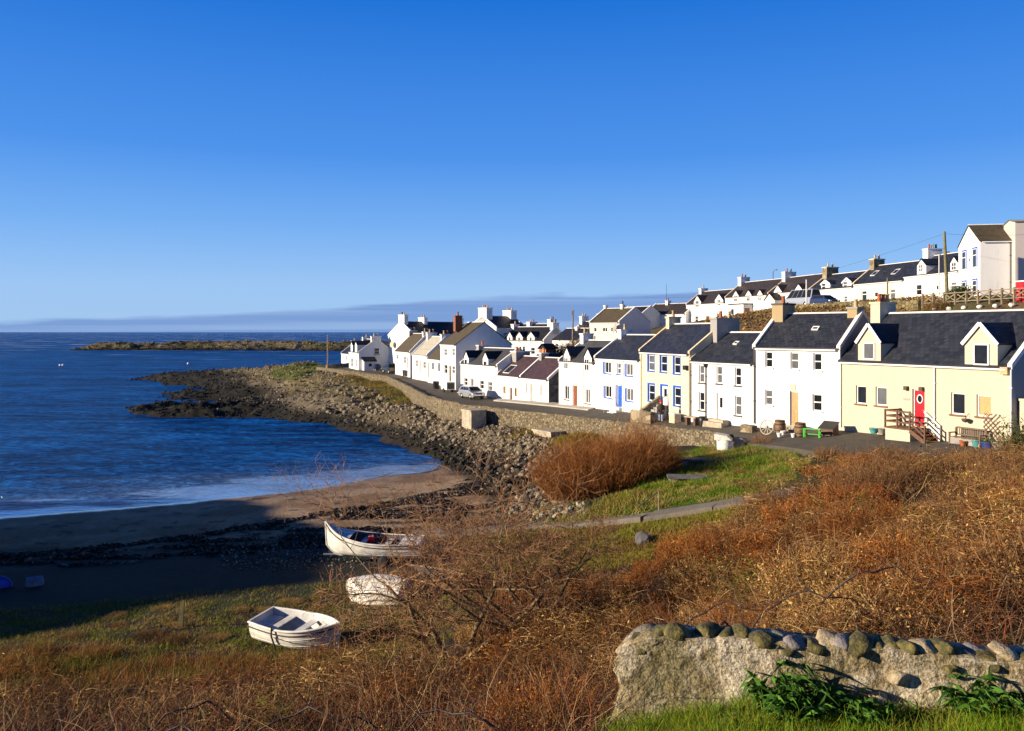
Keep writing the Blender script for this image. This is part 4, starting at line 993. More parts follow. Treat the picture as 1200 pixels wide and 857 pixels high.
g = MB(); g.hexa([(Ln - .0, .5, 2.2), (Ln + 2.35, .5, 1.74), (Ln + 2.35, 3.1, 1.74), (Ln, 3.1, 2.2), (Ln, .5, 2.6), (Ln + 2.35, .5, 1.9), (Ln + 2.35, 3.1, 1.9), (Ln, 3.1, 2.6)]); h.part(g, 'lean_to_roof', M['slate_dark'], lt)
g = MB(); g.box(Ln + 2.2, Ln + 2.26, 1.5, 2.1, .8, 1.35); h.part(g, 'pane', M['glass'], lt)
h.finish()
# --- behind it, and the big house behind the cottages
h = House('cottage', (-40.0, 200), (-36.8, 193), 4.6, 2.4, 6, 2.3, 'low white cottage behind the last house, by the shore wall', 'cottage', roof='slate_dark', group=FG, cope='whitecope'); h.window((1.2, 2.2, .9, 1.9), small=True); h.window((4.6, 5.6, .9, 1.9), small=True); h.chimney(h.len - .5, .5, .8, 1.4, pots=('pot_buff',)); h.chimney(.5, .5, .8, 1.4, pots=('pot_buff',)); h.finish()
h = House('house', (-18.6, 163), (-7.5, 173), 4.6, 6.6, 9.0, 2.7, 'big white house with a black roof and its bright gable facing the bay', roof='slate_dark', group='houses behind the shore street', cope='whitecope')
h.chimney(.5, 1.3, .9, 2.0, pots=('pot_buff', 'black_iron')); h.chimney(5.2, .8, .8, 2.0, pots=('pot_buff', 'pot_buff')); h.chimney(h.len - .5, .8, .9, 1.7, pots=('black_iron', 'pot_buff'))
h.gable_window(-1, 2.2, .9, 4.2, 5.3); h.window((3, 4, 4, 5.4), small=True); h.window((8, 9, 4, 5.4), small=True)
g = MB(); g.lathe([(.02, 0), (.55, .18), (.6, .22), (.55, .22), (.02, .04)], 14); dsh = h.part(g, 'satellite_dish', M['beige']); dsh.rotation_euler = (0, R(-80), 0); dsh.location = (-.3, 7.0, 4.9)
h.finish()
# ================================================================ the middle of the village
BG = 'houses behind the shore street'
h = House('house', (-2.9, 158), (2.8, 163.2), 6, 6.7, 8.0, 2.2, 'large white house with two stout gable chimneys rising above the rest', roof='slate_dark', group=BG, cope='whitecope')
h.chimney(.75, 1.5, 1.5, 2.4, pots=('pot_buff', 'pot_red', 'pot_buff')); h.chimney(h.len - .75, 1.1, 1.5, 2.4, pots=('pot_buff', 'pot_red', 'pot_buff')); h.window((2, 3, 4.4, 5.8), small=True); h.window((4.6, 5.6, 4.4, 5.8), small=True); h.finish()
h = House('house', (-1.9, 158.5), (5.6, 150), 7.0, 3.4, 6.0, 2.4, 'white house with three peaked dormers in a black roof', roof='slate_dark', group=BG, cope='whitecope')
for a, b in ((594.5, 600.5), (605, 612.5), (618, 626.5)): h.dormer(a, b, 389, 394.5, ((a * 2 + b) / 3, 395, (a + 2 * b) / 3, 402), bars=None, small=True)
h.chimney(.4, .5, .8, 1.5, pots=('pot_buff',)); h.chimney(h.len - .4, .7, .8, 1.5, pots=('pot_buff',)); h.window((8, 9, 1, 2.2), small=True); h.window((3.3, 4.2, 1, 2.2), small=True); h.finish()
h = House('house', (-1.0, 186), (6.5, 178), 7.2, 3.8, 6, 2.6, 'white house behind the three dormers, showing only roof and chimneys', roof='slate_dark', group=BG, cope='whitecope')
h.chimney(4.6, .4, .9, 2.4, pots=('pot_buff', 'pot_red')); h.chimney(h.len - .4, .9, .9, 1.8, pots=('pot_buff', 'black_iron')); h.window((3, 4, 1.3, 2.6), small=True); h.finish()
h = House('cottage', (7.0, 148), (10.6, 141.5), 8.1, 2.5, 6, 1.9, 'dark roofed cottage beyond the brown hedge', 'cottage', roof='slate_dark', group=BG); h.window((1, 1.9, .9, 1.9), small=True); h.window((4.6, 5.5, .9, 1.9), small=True); h.chimney(3.8, .2, .7, 1.2, pots=('pot_buff',)); h.finish(gutter=None)
h = House('cottage', (11.4, 165), (15.2, 158.5), 9.6, 2.1, 5.6, 2.2, 'small white cottage beside the telegraph pole, half hidden', 'cottage', roof='slate_dark', group=BG, cope='whitecope'); h.window((1, 1.9, .7, 1.6), small=True); h.window((4.6, 5.5, .7, 1.6), small=True); h.chimney(.4, 1.0, .9, 1.6, pots=('pot_buff', 'pot_buff')); h.finish(gutter=None)
h = House('house', (12.8, 141), (17.1, 136), 9.2, 4.3, 7.6, 2.3, 'ivory house with a mossy brown roof and a shaded side gable', wall='pale', roof='tile_brown', group=BG, cope='whitecope')
for r in ((696.2, 384, 699, 389.2), (706.2, 383.8, 711.5, 389.2), (715.8, 383.8, 722, 389.2)): h.window(h.rect(r), bars='pair' if r[0] > 700 else None)
h.window(h.rect((696, 394, 698, 399)), small=True); h.chimney(3.9, .55, .5, .7, pots=('black_iron',)); h.chimney(.1, .5, .4, .6, pots=()); h.chimney(-.9, -.9, .8, 1.2, pots=('pot_buff',)); h.skylight(735, 370, .01, .01) if False else None
g = MB(); g.lathe([(.02, 0), (.55, .16), (.75, .3), (.72, .3), (.02, .05)], 16); dsh = h.part(g, 'satellite_dish', M['grey_plastic']); dsh.rotation_euler = (R(75), 0, R(-25)); dsh.location = (h.len - .2, -.5, 3.3)
h.finish(gmat='white')
h = House('house', (26.5, 171), (33.2, 163), 13.2, 2.2, 7, 2.1, 'long low white house with a dark brown roof next to the terrace', roof='tile_black', group=BG, cope='whitecope'); h.window((1.5, 2.5, .9, 1.7), small=True); h.window((7.5, 9.0, .9, 1.7), small=True); h.chimney(3.2, .6, .6, 1.0, pots=('pot_red',)); h.finish()
h = House('house', (20.5, 170), (24.2, 164.5), 12.0, 2.6, 7, 2.3, 'white house with a dark roof just behind the ivory house', roof='slate_dark', group=BG, cope='whitecope'); h.window((2, 3, .9, 1.9), small=True); h.finish()
# ================================================================ the upper street
UG = 'terrace houses on the upper street'
u = [(33.7, 165), (38.1, 152.5), (42, 140), (44.6, 128.3), (47.2, 118), (49.6, 108), (50.9, 97)]
h = House('house', u[0], u[1], 13.55, 3.65, 7, 2.5, 'white terrace house at the low end of the upper street, two dormers', roof='tile_black', group=UG, cope='beige', right=False)
h.dormer(813.3, 821.5, 346.5, 353.5, (815.3, 352.5, 819.4, 360)); h.dormer(838, 847.5, 344.5, 351.5, (841, 351, 845, 358.5))
for r in ((814.5, 370.5, 818, 378),): h.window(h.rect(r))
h.door(h.rect((827.5, 370.5, 831.5, 380)), 'brown_door', frame='brown_door'); h.window(h.rect((840, 369, 843.5, 376)))
g = MB(); g.lathe([(.02, 0), (.4, .13), (.5, .22), (.47, .22), (.02, .04)], 14); dsh = h.part(g, 'satellite_dish', M['grey_plastic']); dsh.rotation_euler = (R(80), 0, R(-30)); dsh.location = (h.fx(843.5), -.35, 1.55)
h.chimney(.5, .6, .8, 1.5, pots=('pot_buff',)); h.downpipe(822.8, 'trim'); h.finish()
h = House('house', u[1], u[2], 14.3, 3.75, 7, 2.7, 'white terrace house with three dormers and a small flat porch', roof='tile_black', group=UG, cope='beige', right=False)
for a, b, ap in ((858, 867, 340.8), (872.6, 882.2, 340.2), (886, 895.4, 339.8)): h.dormer(a, b, ap, ap + 7.5, ((a * 2.3 + b) / 3.3, ap + 5.6, (a + 2.3 * b) / 3.3, ap + 13))
for r in ((860.5, 363.5, 863, 371), (888, 363, 891.5, 367)): h.window(h.rect(r))
x0, x1 = h.fx(865), h.fx(882); g = MB(); g.box(x0, x1, -1.8, -.004, -.8, 2.35); po = h.part(g, 'porch', M['white']); g = MB(); g.box(x0 - .15, x1 + .15, -1.95, -.004, 2.352, 2.52); h.part(g, 'porch_roof', M['tile_black'], po); g = MB(); g.box(x0 + .7, x0 + 1.5, -1.83, -1.801, .7, 1.6); h.part(g, 'pane', M['glass'], po); g = MB(); g.box(x1 + .001, x1 + .04, -1.5, -.6, -.4, 1.7); h.part(g, 'porch_door', M['brown_door'], po)
h.chimney(.5, .9, 1.0, 1.8, pots=('pot_red', 'pot_buff')); h.finish()
h = House('house', u[2], u[3], 15.2, 3.0, 7, 2.6, 'white terrace house with two pale dormers behind the silver minibus', roof='tile_black', group=UG, cope='beige', right=False)
h.dormer(907, 916.2, 334.2, 341.5, (909, 341, 914, 348.5), pane='net'); h.dormer(931, 941.2, 333, 340.5, (934, 340, 939, 347), pane='net')
x0, x1 = h.fx(906), h.fx(918); g = MB(); xm = (x0 + x1) / 2
g.face([(x0, -1.5, -.8), (x1, -1.5, -.8), (x1, -1.5, 1.9), (xm, -1.5, 2.9), (x0, -1.5, 1.9)]); g.face([(x1, -1.5, -.8), (x1, -.004, -.8), (x1, -.004, 1.9), (x1, -1.5, 1.9)]); g.face([(x0, -.004, -.8), (x0, -1.5, -.8), (x0, -1.5, 1.9), (x0, -.004, 1.9)]); po = h.part(g, 'porch', M['white'])
g = MB()
for a, b in ((x0 - .15, x1 + .15),):
    g.hexa([(a, -1.65, 1.8), (xm, -1.65, 2.93), (xm, -.004, 2.93), (a, -.004, 1.8), (a, -1.65, 1.95), (xm, -1.65, 3.08), (xm, -.004, 3.08), (a, -.004, 1.95)]); g.hexa([(xm, -1.65, 2.93), (b, -1.65, 1.8), (b, -.004, 1.8), (xm, -.004, 2.93), (xm, -1.65, 3.08), (b, -1.65, 1.95), (b, -.004, 1.95), (xm, -.004, 3.08)])
h.part(g, 'porch_roof', M['tile_black'], po); h.window(h.rect((925, 351, 929, 357)), small=True)
h.chimney(.5, .9, 1.0, 2.0, pots=('pot_red', 'metal')); h.finish()
h = House('house', u[3], u[4], 15.75, 2.45, 6.6, 2.3, 'white cottage with two box dormers and a stone chimney stack', wall='white', roof='slate', group=UG, cope='beige', right=False)
h.dormer(961.5, 972, 329, 333, (962.5, 332, 967, 339.5), bars='sash', y0=.15, trim='trim'); h.dormer(986.5, 997, 326.5, 331, (987.5, 330, 992.5, 338), bars='sash', y0=.15, trim='trim')
h.window(h.rect((960.8, 348, 965, 353))); h.door(h.rect((975.8, 347.5, 980, 357.5)), 'trim', glass=(.3, .7, .5, .8)); h.window(h.rect((988.5, 347, 993, 354)))
h.chimney(.6, 1.1, 1.1, 2.0, mat='buff_stone', pots=('pot_buff', 'pot_buff'), cap='beige'); h.finish()
h = House('house', u[4], u[5], 15.95, 2.6, 6.6, 2.5, 'cream cottage with two roof lights in a slate roof', wall='pale', roof='slate', group=UG, cope='beige', right=False)
h.window(h.rect((1009.5, 341, 1015.5, 353)), surround=None, bars='top'); h.door(h.rect((1022.6, 340, 1029.5, 354)), 'trim', glass=(.2, .7, .45, .8)); h.window(h.rect((1042.6, 339, 1049, 351)), bars='top')
h.skylight(1025.5, 321.5, .9, 1.1); h.skylight(1050, 319.7, .9, 1.1); h.chimney(.6, .9, 1.0, 1.7, mat='buff_stone', pots=('pot_buff', 'pot_buff'), cap='beige'); h.finish()
h = House('house', u[5], u[6], 15.95, 3.0, 6.8, 2.5, 'white cottage with two dormers next to the tall blue windowed gable', roof='slate', group=UG, cope=None)
h.dormer(1075, 1085.5, 304, 311, (1077.5, 310, 1082.5, 319)); h.dormer(1114, 1123, 301, 308, (1116, 307.5, 1121.5, 317))
h.window(h.rect((1073, 333.5, 1080, 346))); h.door(h.rect((1094, 331.5, 1101, 347.5)), 'trim', glass=(.3, .7, .5, .8)); h.window(h.rect((1113.5, 330.6, 1121, 342)), bars='top')
h.chimney(.7, .9, 1.1, 1.9, pots=('pot_red', 'pot_buff', 'black_iron')); h.finish()
h = House('house', (49.1, 89.5), (55.4, 88.4), 15.3, 6.2, 6.6, 2.0, 'tall white house with blue framed windows in its gable', roof='tile_brown', group=UG)
for yc, (z0, z1) in ((1.5, (3.55, 5.55)), (4.75, (3.55, 5.55)), (1.5, (.55, 2.2)), (4.75, (.55, 2.2))): h.gable_window(-1, yc, 1.2, z0, z1, surround='blue', bars='top')
h.window((4.6, 5.6, 1, 2.4), small=True) if False else None
h.downpipe(2.9, 'black_iron'); h.finish(gmat='dim_white')
# white stair tower joined to its right side
h = House('house', (51.9, 88.0), (59, 86.6), 15.3, 8.0, 3.2, .35, 'white block with a flat top at the edge beside the tall gable house', wall='dim_white', roof='sheet_pale', group=UG); h.window((4, 5, 4, 5.4), small=True); h.finish(gutter=None, ridge=None)
# ================================================================ walls, boats, vehicles, street things
def street_z(x, y):
    best = None
    for i in range(len(wl)):
        for t in (0, .1, .2, .3, .4, .5, .6, .7, .8, .9, 1):
            p = street_pt(i, t); d = (p[0] - x) ** 2 + (p[1] - y) ** 2
            if best is None or d < best[0]: best = (d, p[2])
    return best[1]
def G(x, y): return float(gz([x], [y])[0])
def hl(h, x, y, z=0.):
    """house coordinates to the world"""
    d = (h.R - h.L).normalized()
    return (h.L.x + d.x * x - d.y * y, h.L.y + d.y * x + d.x * y, h.zb + z)
def hrot(h): d = h.R - h.L; return math.atan2(d.y, d.x)
M['sea_wall'] = stone_mat('sea_wall_rubble', (.085, .068, .042), (.27, .22, .145), (.13, .105, .065), 4.6, .08); M['car_glass'] = simple('tinted_glass', (.012, .013, .016), .3, spec=.25)
M['concrete'] = simple('weathered_concrete', (.36, .31, .23), .9, vary=.25, scale=2, bump=.02, bscale=12)
M['moss_stone'] = stone_mat('mossy_rubble', (.07, .06, .03), (.26, .21, .11), (.10, .09, .04), 2.0, .08)
M['post_wood'] = simple('grey_weathered_wood', (.22, .17, .11), .85, vary=.3, scale=4); M['pole_wood'] = simple('mossy_pole_wood', (.16, .14, .06), .85, vary=.3, scale=3)
# ---- sea wall: irregular rubble top
def rubble_wall(name, pl, thick, drop_, mat, label, cat, step=.45, rough=.10, seed=0, root=None):
    line = []
    for a, b in zip(pl[:-1], pl[1:]):
        n = max(1, int(math.hypot(b[0] - a[0], b[1] - a[1]) / step))
        for k in range(n): line.append([a[j] + (b[j] - a[j]) * k / n for j in range(len(a))])
    line.append(list(pl[-1])); n = len(line); zs = 5; prof = [(-1, 0), (-1, .33), (-1, .66), (-1, .93), (-.55, 1.0), (.55, 1.0), (1, .93), (1, .5), (1, 0)]
    V = []
    for i, p in enumerate(line):
        q0 = line[max(i - 1, 0)]; q1 = line[min(i + 1, n - 1)]; dx, dy = q1[0] - q0[0], q1[1] - q0[1]; l = math.hypot(dx, dy); nx, ny = -dy / l, dx / l
        dr = p[3] if len(p) > 3 else drop_
        for s_, v in prof:
            o = s_ * thick / 2; z = p[2] - dr * (1 - v)
            k = float(fbm([i * .9 + seed], [v * 7 + s_ * 5], 2)[0])
            V.append((p[0] + nx * (o + k * rough * 1.4 * (v > 0)), p[1] + ny * (o + k * rough * 1.4), z + (k * rough * 2.2 if v > .9 else 0)))
    m = len(prof); Fc = []
    for i in range(n - 1):
        for k in range(m - 1): Fc.append((i * m + k, (i + 1) * m + k, (i + 1) * m + k + 1, i * m + k + 1))
    mb = MB(); mb.shared(V, Fc, 0, False); mb.face(V[:m]); mb.face(V[-m:][::-1])
    return tag(mb.build(name, mat), label, cat)
sw = [(w_[0], w_[1], w_[2], d_ + 1.2) for w_, d_ in zip(WALL, drop)][:9]; sw.append((14.9, 58.0, 5.0, 2.0))
rubble_wall('sea_wall', sw, .5, 2, M['sea_wall'], 'long rubble stone sea wall along the shore road', 'wall', .55, .11)
def buttress(px, Yw, w, out, z0, z1, along, label):
    c = Vector((*pxy(px, Yw), 0)); a = Vector((.52, -.854, 0)); o = Vector((-.854, -.52, 0))
    t = thing('sea_wall_buttress', (c.x, c.y, z0), 0, label, 'buttress'); t.rotation_euler = (0, 0, math.atan2(a.y, a.x))
    g = MB(); g.box(-along / 2, along / 2, -out, .2, -1.0, z1 - z0); g.build('body', M['concrete'], t)
    g = MB(); g.box(-along / 2 - .08, along / 2 + .08, -out - .08, .2, z1 - z0 + .002, z1 - z0 + .16); g.build('cap', M['concrete'], t); return t
buttress(562, 86.6, 0, 1.5, 2.4, 4.0, 2.0, 'concrete buttress with a lit face standing out from the sea wall below the cottages')
b2 = buttress(655, 78.4, 0, 1.9, 1.6, 2.9, 3.0, 'broad low concrete buttress between boulders and the big brown bush')
g = MB(); g.box(-1.75, -1.62, -2.5, -2.2, -.8, 1.3); g.build('post', M['concrete'], b2)
rubble_wall('stone_wall', [(36.0, 113, 15.45), (38.2, 104, 15.5), (39.6, 94, 15.35), (40.4, 84.5, 15.15)], .45, 2.4, M['moss_stone'], 'mossy retaining wall under the upper street behind the slate roofs', 'wall', .6, .1, 4)
rubble_wall('stone_wall', [(-38.2, 176, 5.2), (-36.0, 184, 5.2), (-33.6, 189, 5.2)], .5, 1.4, M['buff_stone'], 'low pale wall between the end house and the lamp pole', 'wall', .8, .1, 2)

# ---- timber fence on the bank with crossed rails
t = thing('timber_fence', (39.7, 82.5, 14.55), 0, 'rustic timber fence with crossed rails on the bank at the upper street', 'fence')
fa = Vector((0, 0, 0)); fb = Vector((6.6, -9.5, .35)); n = 11
for i in range(n + 1):
    p = fa.lerp(fb, i / n); g = MB(); g.bar((p.x, p.y, p.z - .6), (p.x, p.y, p.z + 1.15), .15, .15, up=(0, 1, 0)); g.build('post', M['post_wood'], t)
for i in range(n):
    p, q = fa.lerp(fb, i / n), fa.lerp(fb, (i + 1) / n); e = Vector((.05, .04, 0))
    for k, (z0, z1) in enumerate(((1.0, 1.0), (.2, .2), (.25, .95), (.95, .25))): g = MB(); g.bar(p + e * (k - 1) + Vector((0, 0, z0)), q + e * (k - 1) + Vector((0, 0, z1)), .05, .09); g.build('rail', M['post_wood'], t)
rk_m = simple('whitewashed_stone', (.7, .67, .6), .9, vary=.15, bump=.03, bscale=5)
def lump(r, seed, sub=2, sq=(1, 1, .75), amp=.25):
    bm = bmesh.new(); bmesh.ops.create_icosphere(bm, subdivisions=sub, radius=r)
    rr = random.Random(seed); off = [rr.uniform(0, 50) for _ in range(3)]; planes = [(Vector((rr.gauss(0, 1), rr.gauss(0, 1), rr.gauss(0, .8))).normalized(), r * rr.uniform(.55, .85)) for _ in range(7)]
    for v in bm.verts:
        for nn, d in planes:
            e = v.co.dot(nn) - d
            if e > 0: v.co -= nn * e * .85
        c = v.co / r
        v.co *= 1 + amp * float(fbm([c.x * 1.6 + off[0] + c.z], [c.y * 1.6 + off[1] - c.z * .7], 3)[0])
        v.co = Vector((v.co.x * sq[0], v.co.y * sq[1], v.co.z * sq[2]))
    return bm
def bm_obj(bm, name, mat, parent=None):
    me = bpy.data.meshes.new(name); bm.to_mesh(me); bm.free(); me.materials.append(mat)
    o = bpy.data.objects.new(name, me); COL.objects.link(o)
    if parent: o.parent = parent
    return o
st0 = None
for i in range(7):
    p = Vector((40.2, 81.2, 14.1)).lerp(Vector((44.9, 74.3, 14.4)), i / 6 + .02)
    if st0 is None: st0 = bm_obj(lump(.28, 3), 'painted_stone', rk_m); o = st0
    else: o = st0.copy(); COL.objects.link(o)
    o.location = (p.x - .4, p.y - .5, p.z); o.rotation_euler = (0, 0, i * 1.3)
    tag(o, 'white painted stone in the row along the foot of the timber fence', 'stone', 'white stones under the fence')

# ---- poles and lamps
def pole(name, x, y, z0, z1, r, mat, label, cat, lean=(0, 0), extra=None):
    t = thing(name, (x, y, z0), 0, label, cat); h = z1 - z0
    g = MB(); g.tube([(0, 0, -.8), (lean[0] * .5, lean[1] * .5, h / 2), (lean[0], lean[1], h)], [r, r * .85, r * .7], 9); g.build('pole', mat, t)
    if extra: extra(t, h, lean)
    return t
def arms(t, h, ln):
    g = MB(); g.bar((ln[0] - .55, ln[1], h - .35), (ln[0] + .55, ln[1], h - .35), .1, .1); g.build('crossarm', M['post_wood'], t)
    for k in (-.45, .45):
        g = MB(); g.lathe([(.03, 0), (.06, .06), (.05, .16)], 7, 0, (ln[0] + k, ln[1], h - .3)); g.build('insulator', M['trim'], t)
def lamp(dx):
    def f(t, h, ln):
        g = MB(); g.tube([(ln[0], ln[1], h - .1), (ln[0] + dx * .5, ln[1], h + .25), (ln[0] + dx, ln[1], h + .3)], .04, 6); a = g.build('lamp_arm', M['metal'], t)
        g = MB(); g.box(min(ln[0] + dx * .8, ln[0] + dx * 1.5), max(ln[0] + dx * .8, ln[0] + dx * 1.5), ln[1] - .12, ln[1] + .12, h + .2, h + .38); g.build('lamp_head', M['grey_plastic'], t)
    return f
def topbox(t, h, ln): g = MB(); g.box(-.22, .22, -.22, .22, h - .75, h - .1); g.build('transformer', M['grey_plastic'], t)
pole('utility_pole', *pxy(1110.5, 86)[:2], 14.9, 22.1, .19, M['pole_wood'], 'thick leaning wooden pole in front of the blue windowed gable', 'pole', (-.35, 0), lambda t, h, l: None)
pole('street_lamp', *pxy(1100.5, 92)[:2], 15.2, 20.3, .07, M['metal'], 'grey street lamp in front of the white dormer cottage, beside the wooden pole', 'street lamp', (0, 0), lamp(.75))
pole('wooden_post', *pxy(1040, 98)[:2], 15.0, 18.2, .12, M['pole_wood'], 'short mossy wooden post before the cream cottage with roof lights', 'post')
pole('street_lamp', *pxy(906, 150)[:2], 14.3, 22.6, .08, M['black_iron'], 'dark street lamp rising over the upper terrace chimneys', 'street lamp', (0, 0), lamp(.5))
pole('lamp_post', *pxy(945, 108)[:2], 14.6, 18.6, .11, M['metal'], 'plain grey post in front of the minibus', 'post')
pole('utility_pole', *pxy(671, 133)[:2], 8.0, 15.4, .15, M['post_wood'], 'grey telegraph pole with a box at its top, by the brown hedge', 'pole', (.05, 0), topbox)
pole('utility_pole', *pxy(384, 171)[:2], 4.6, 11.4, .16, M['post_wood'], 'bare pole at the end of the shore road by the point', 'pole')
pole('radio_mast', *pxy(781, 168)[:2], 12.5, 21.4, .045, M['black_iron'], 'thin mast standing behind the dark brown roof', 'mast')
# two slack wires from the leaning pole
for k, (e, dz, nm) in enumerate((((26.5, 172, 19), 2.2, 'towards the far terrace'), ((58, 88.0, 22.6), .4, 'towards the flat topped block'))):
    a = Vector((*pxy(1107, 86), 21.9)); b_ = Vector(e); pts_ = [a.lerp(b_, s / 14) - Vector((0, 0, dz * 4 * (s / 14) * (1 - s / 14))) for s in range(15)]
    g = MB(); g.tube(pts_, .010, 4); tag(g.build('overhead_wire', M['black_iron']), 'thin overhead wire running from the leaning pole ' + nm, 'wire')

# ---- shed and bits behind the cottages
t = thing('shed', (*pxy(641.5, 128), 7.4), R(-58), 'small rust red shed with a dark roof behind the low cottages', 'shed')
g = MB(); g.box(-.9, .9, -.9, .9, -1.2, 2.0); g.build('wall', simple('rust_red_boards', (.40, .09, .03), .8, vary=.25, scale=5), t)
g = MB(); g.hexa([(-1.1, -1.1, 2.0), (0, -1.1, 2.75), (0, 1.1, 2.75), (-1.1, 1.1, 2.0), (-1.1, -1.1, 2.1), (0, -1.1, 2.85), (0, 1.1, 2.85), (-1.1, 1.1, 2.1)]); g.hexa([(0, -1.1, 2.75), (1.1, -1.1, 2.0), (1.1, 1.1, 2.0), (0, 1.1, 2.75), (0, -1.1, 2.85), (1.1, -1.1, 2.1), (1.1, 1.1, 2.1), (0, 1.1, 2.85)]); g.face([(-.9, -.9, 2.0), (.9, -.9, 2.0), (0, -.9, 2.7)]); g.build('roof', M['slate_dark'], t)
t = thing('cabinet', (45.6, 76.0, 14.75), R(-80), 'tall red painted cabinet at the right end of the timber fence', 'cabinet')
g = MB(); g.box(-.5, .5, -.4, .4, -.4, 1.7); g.build('body', simple('bright_red_paint', (.45, .012, .02), .4), t)
g = MB(); g.box(-.42, .42, -.43, -.401, 0, 1.5); g.build('door', simple('dull_red_paint', (.36, .012, .02), .45), t); g = MB(); g.box(-.56, .56, -.46, .46, 1.702, 1.8); g.build('lid', M['trim'], t)

# ---- vehicles
def vehicle(name, loc, rz, label, cat, L_, W_, belt, top, hood, lower, cabin, paint, group=None, wheel=.31, wb=(.2, .8), rear_lights=True, bed=False):
    """lower: side outline (x, z); cabin: side outline above the belt; x forward from the tail"""
    t = thing(name, loc, rz, label, cat, group); hw = W_ / 2
    def side(g, pl, wf, mi=0):
        n = len(pl); A = [(x - L_ / 2, -wf(z), z) for x, z in pl]; B = [(x - L_ / 2, wf(z), z) for x, z in pl]
        g.face(A, mi); g.face(B[::-1], mi)
        for i in range(n): j = (i + 1) % n; g.face([A[j], A[i], B[i], B[j]], mi, smooth=False)
    lw = lambda z: hw - max(0, .45 - z) * .18 - max(0, z - belt * .8) * .12
    cw = lambda z: hw - .06 - (z - belt) * .30
    g = MB(); side(g, lower, lw); body = g.build('body', paint, t)
    bv = body.modifiers.new('edge', 'BEVEL'); bv.width = .05; bv.segments = 2; bv.limit_method = 'ANGLE'
    g = MB(); side(g, cabin, cw); cb = g.build('cabin', paint, t); bv = cb.modifiers.new('edge', 'BEVEL'); bv.width = .05; bv.segments = 2; bv.limit_method = 'ANGLE'
    # glass: side lights from the cabin outline shrunk, screens on its two slopes
    xs_ = [p[0] for p in cabin]; zt = max(p[1] for p in cabin); ft = [p for p in cabin if p[1] > zt - .06]; fb_ = [p for p in cabin if p[1] <= belt + .02]
    xr0, xr1 = min(p[0] for p in fb_), max(p[0] for p in fb_); xt0, xt1 = min(p[0] for p in ft), max(p[0] for p in ft)
    z0, z1 = belt + .06, zt - .12; f0 = (z0 - belt) / (zt - belt); f1 = (z1 - belt) / (zt - belt)
    xa = lambda f: xr0 + (xt0 - xr0) * f; xb = lambda f: xr1 + (xt1 - xr1) * f
    nwin = 3 if L_ < 5 else 5
    for sg in (-1, 1):
        for k in range(nwin):
            q = []
            for f, z, rev in ((f0, z0, 0), (f1, z1, 1)):
                a, b_ = xa(f) + .14, xb(f) - .16; w_ = (b_ - a) / nwin
                e = [(a + w_ * k + .03 - L_ / 2, sg * (cw(z) + .006), z), (a + w_ * (k + 1) - .03 - L_ / 2, sg * (cw(z) + .006), z)]
                q += e if not rev else e[::-1]
            g = MB(); g.face(q if sg < 0 else q[::-1]); g.build('side_window', M['car_glass'], cb)
    for nm, fx_, sg in (('windscreen', xb, 1), ('rear_window', xa, -1)):
        q = [(fx_(f0) - L_ / 2 + sg * .012, -cw(z0) + .1, z0), (fx_(f0) - L_ / 2 + sg * .012, cw(z0) - .1, z0), (fx_(f1) - L_ / 2 + sg * .012, cw(z1) - .1, z1), (fx_(f1) - L_ / 2 + sg * .012, -cw(z1) + .1, z1)]
        g = MB(); g.face(q if sg > 0 else q[::-1]); g.build(nm, M['car_glass'], cb)
    for wx in wb:
        for sg in (-1, 1):
            x = wx * L_ - L_ / 2; y = sg * (hw - .08)
            g = MB(); g.lathe([(wheel * .62, -.1), (wheel * .95, -.11), (wheel, -.07), (wheel, .07), (wheel * .95, .11), (wheel * .62, .1)], 18); w_ = g.build('wheel', M['tyre'], t); w_.rotation_euler = (R(90), 0, 0); w_.location = (x, y, wheel)
            g = MB(); g.lathe([(.02, .0), (wheel * .3, .02), (wheel * .63, -.03), (wheel * .63, -.06)], 12, cap=False); r_ = g.build('rim', M['metal'], w_); r_.location = (0, 0, .105 * -sg); r_.rotation_euler = (0 if sg < 0 else R(180), 0, 0)
    xf = max(p[0] for p in lower) - L_ / 2; x0_ = min(p[0] for p in lower) - L_ / 2
    for sg in (-1, 1):
        g = MB(); g.hexa([(xf - .2, sg * (hw - .12) - .17, belt * .62), (xf + .012, sg * (hw - .16) - .17, belt * .62), (xf + .012, sg * (hw - .16) + .15, belt * .62), (xf - .2, sg * (hw - .1) + .12, belt * .62), (xf - .24, sg * (hw - .12) - .17, belt * .62 + .16), (xf - .03, sg * (hw - .16) - .17, belt * .62 + .16), (xf - .03, sg * (hw - .16) + .15, belt * .62 + .16), (xf - .24, sg * (hw - .1) + .12, belt * .62 + .16)]); g.build('headlight', M['lens'], t)
        g = MB(); g.box(x0_ - .015, x0_ + .1, sg * (hw - .16) - .12, sg * (hw - .16) + .13, belt * .68, belt * .68 + .28); g.build('tail_light', M['tail'], t)
        g = MB(); x = xb(0.05) - L_ / 2 - .25; g.box(x - .08, x + .08, sg * (hw + .0) - .02, sg * (hw + .13) + .02, belt + .02, belt + .16); g.build('mirror', paint, t)
    for x, nm in ((xf, 'front_bumper'), (x0_, 'rear_bumper')):
        g = MB(); g.box(x - .06, x + .03, -hw + .16, hw - .16, .28, .42); g.build(nm, M['tyre'], t)
    g = MB(); g.box(xf + .002, xf + .02, -hw + .45, hw - .45, belt * .62, belt * .62 + .1); g.build('grille', M['tyre'], t)
    return t
M['tyre'] = simple('tyre_rubber', (.015, .015, .016), .85); M['lens'] = simple('lamp_lens', (.75, .76, .78), .12, spec=.8); M['tail'] = simple('tail_lens', (.42, .01, .01), .2)
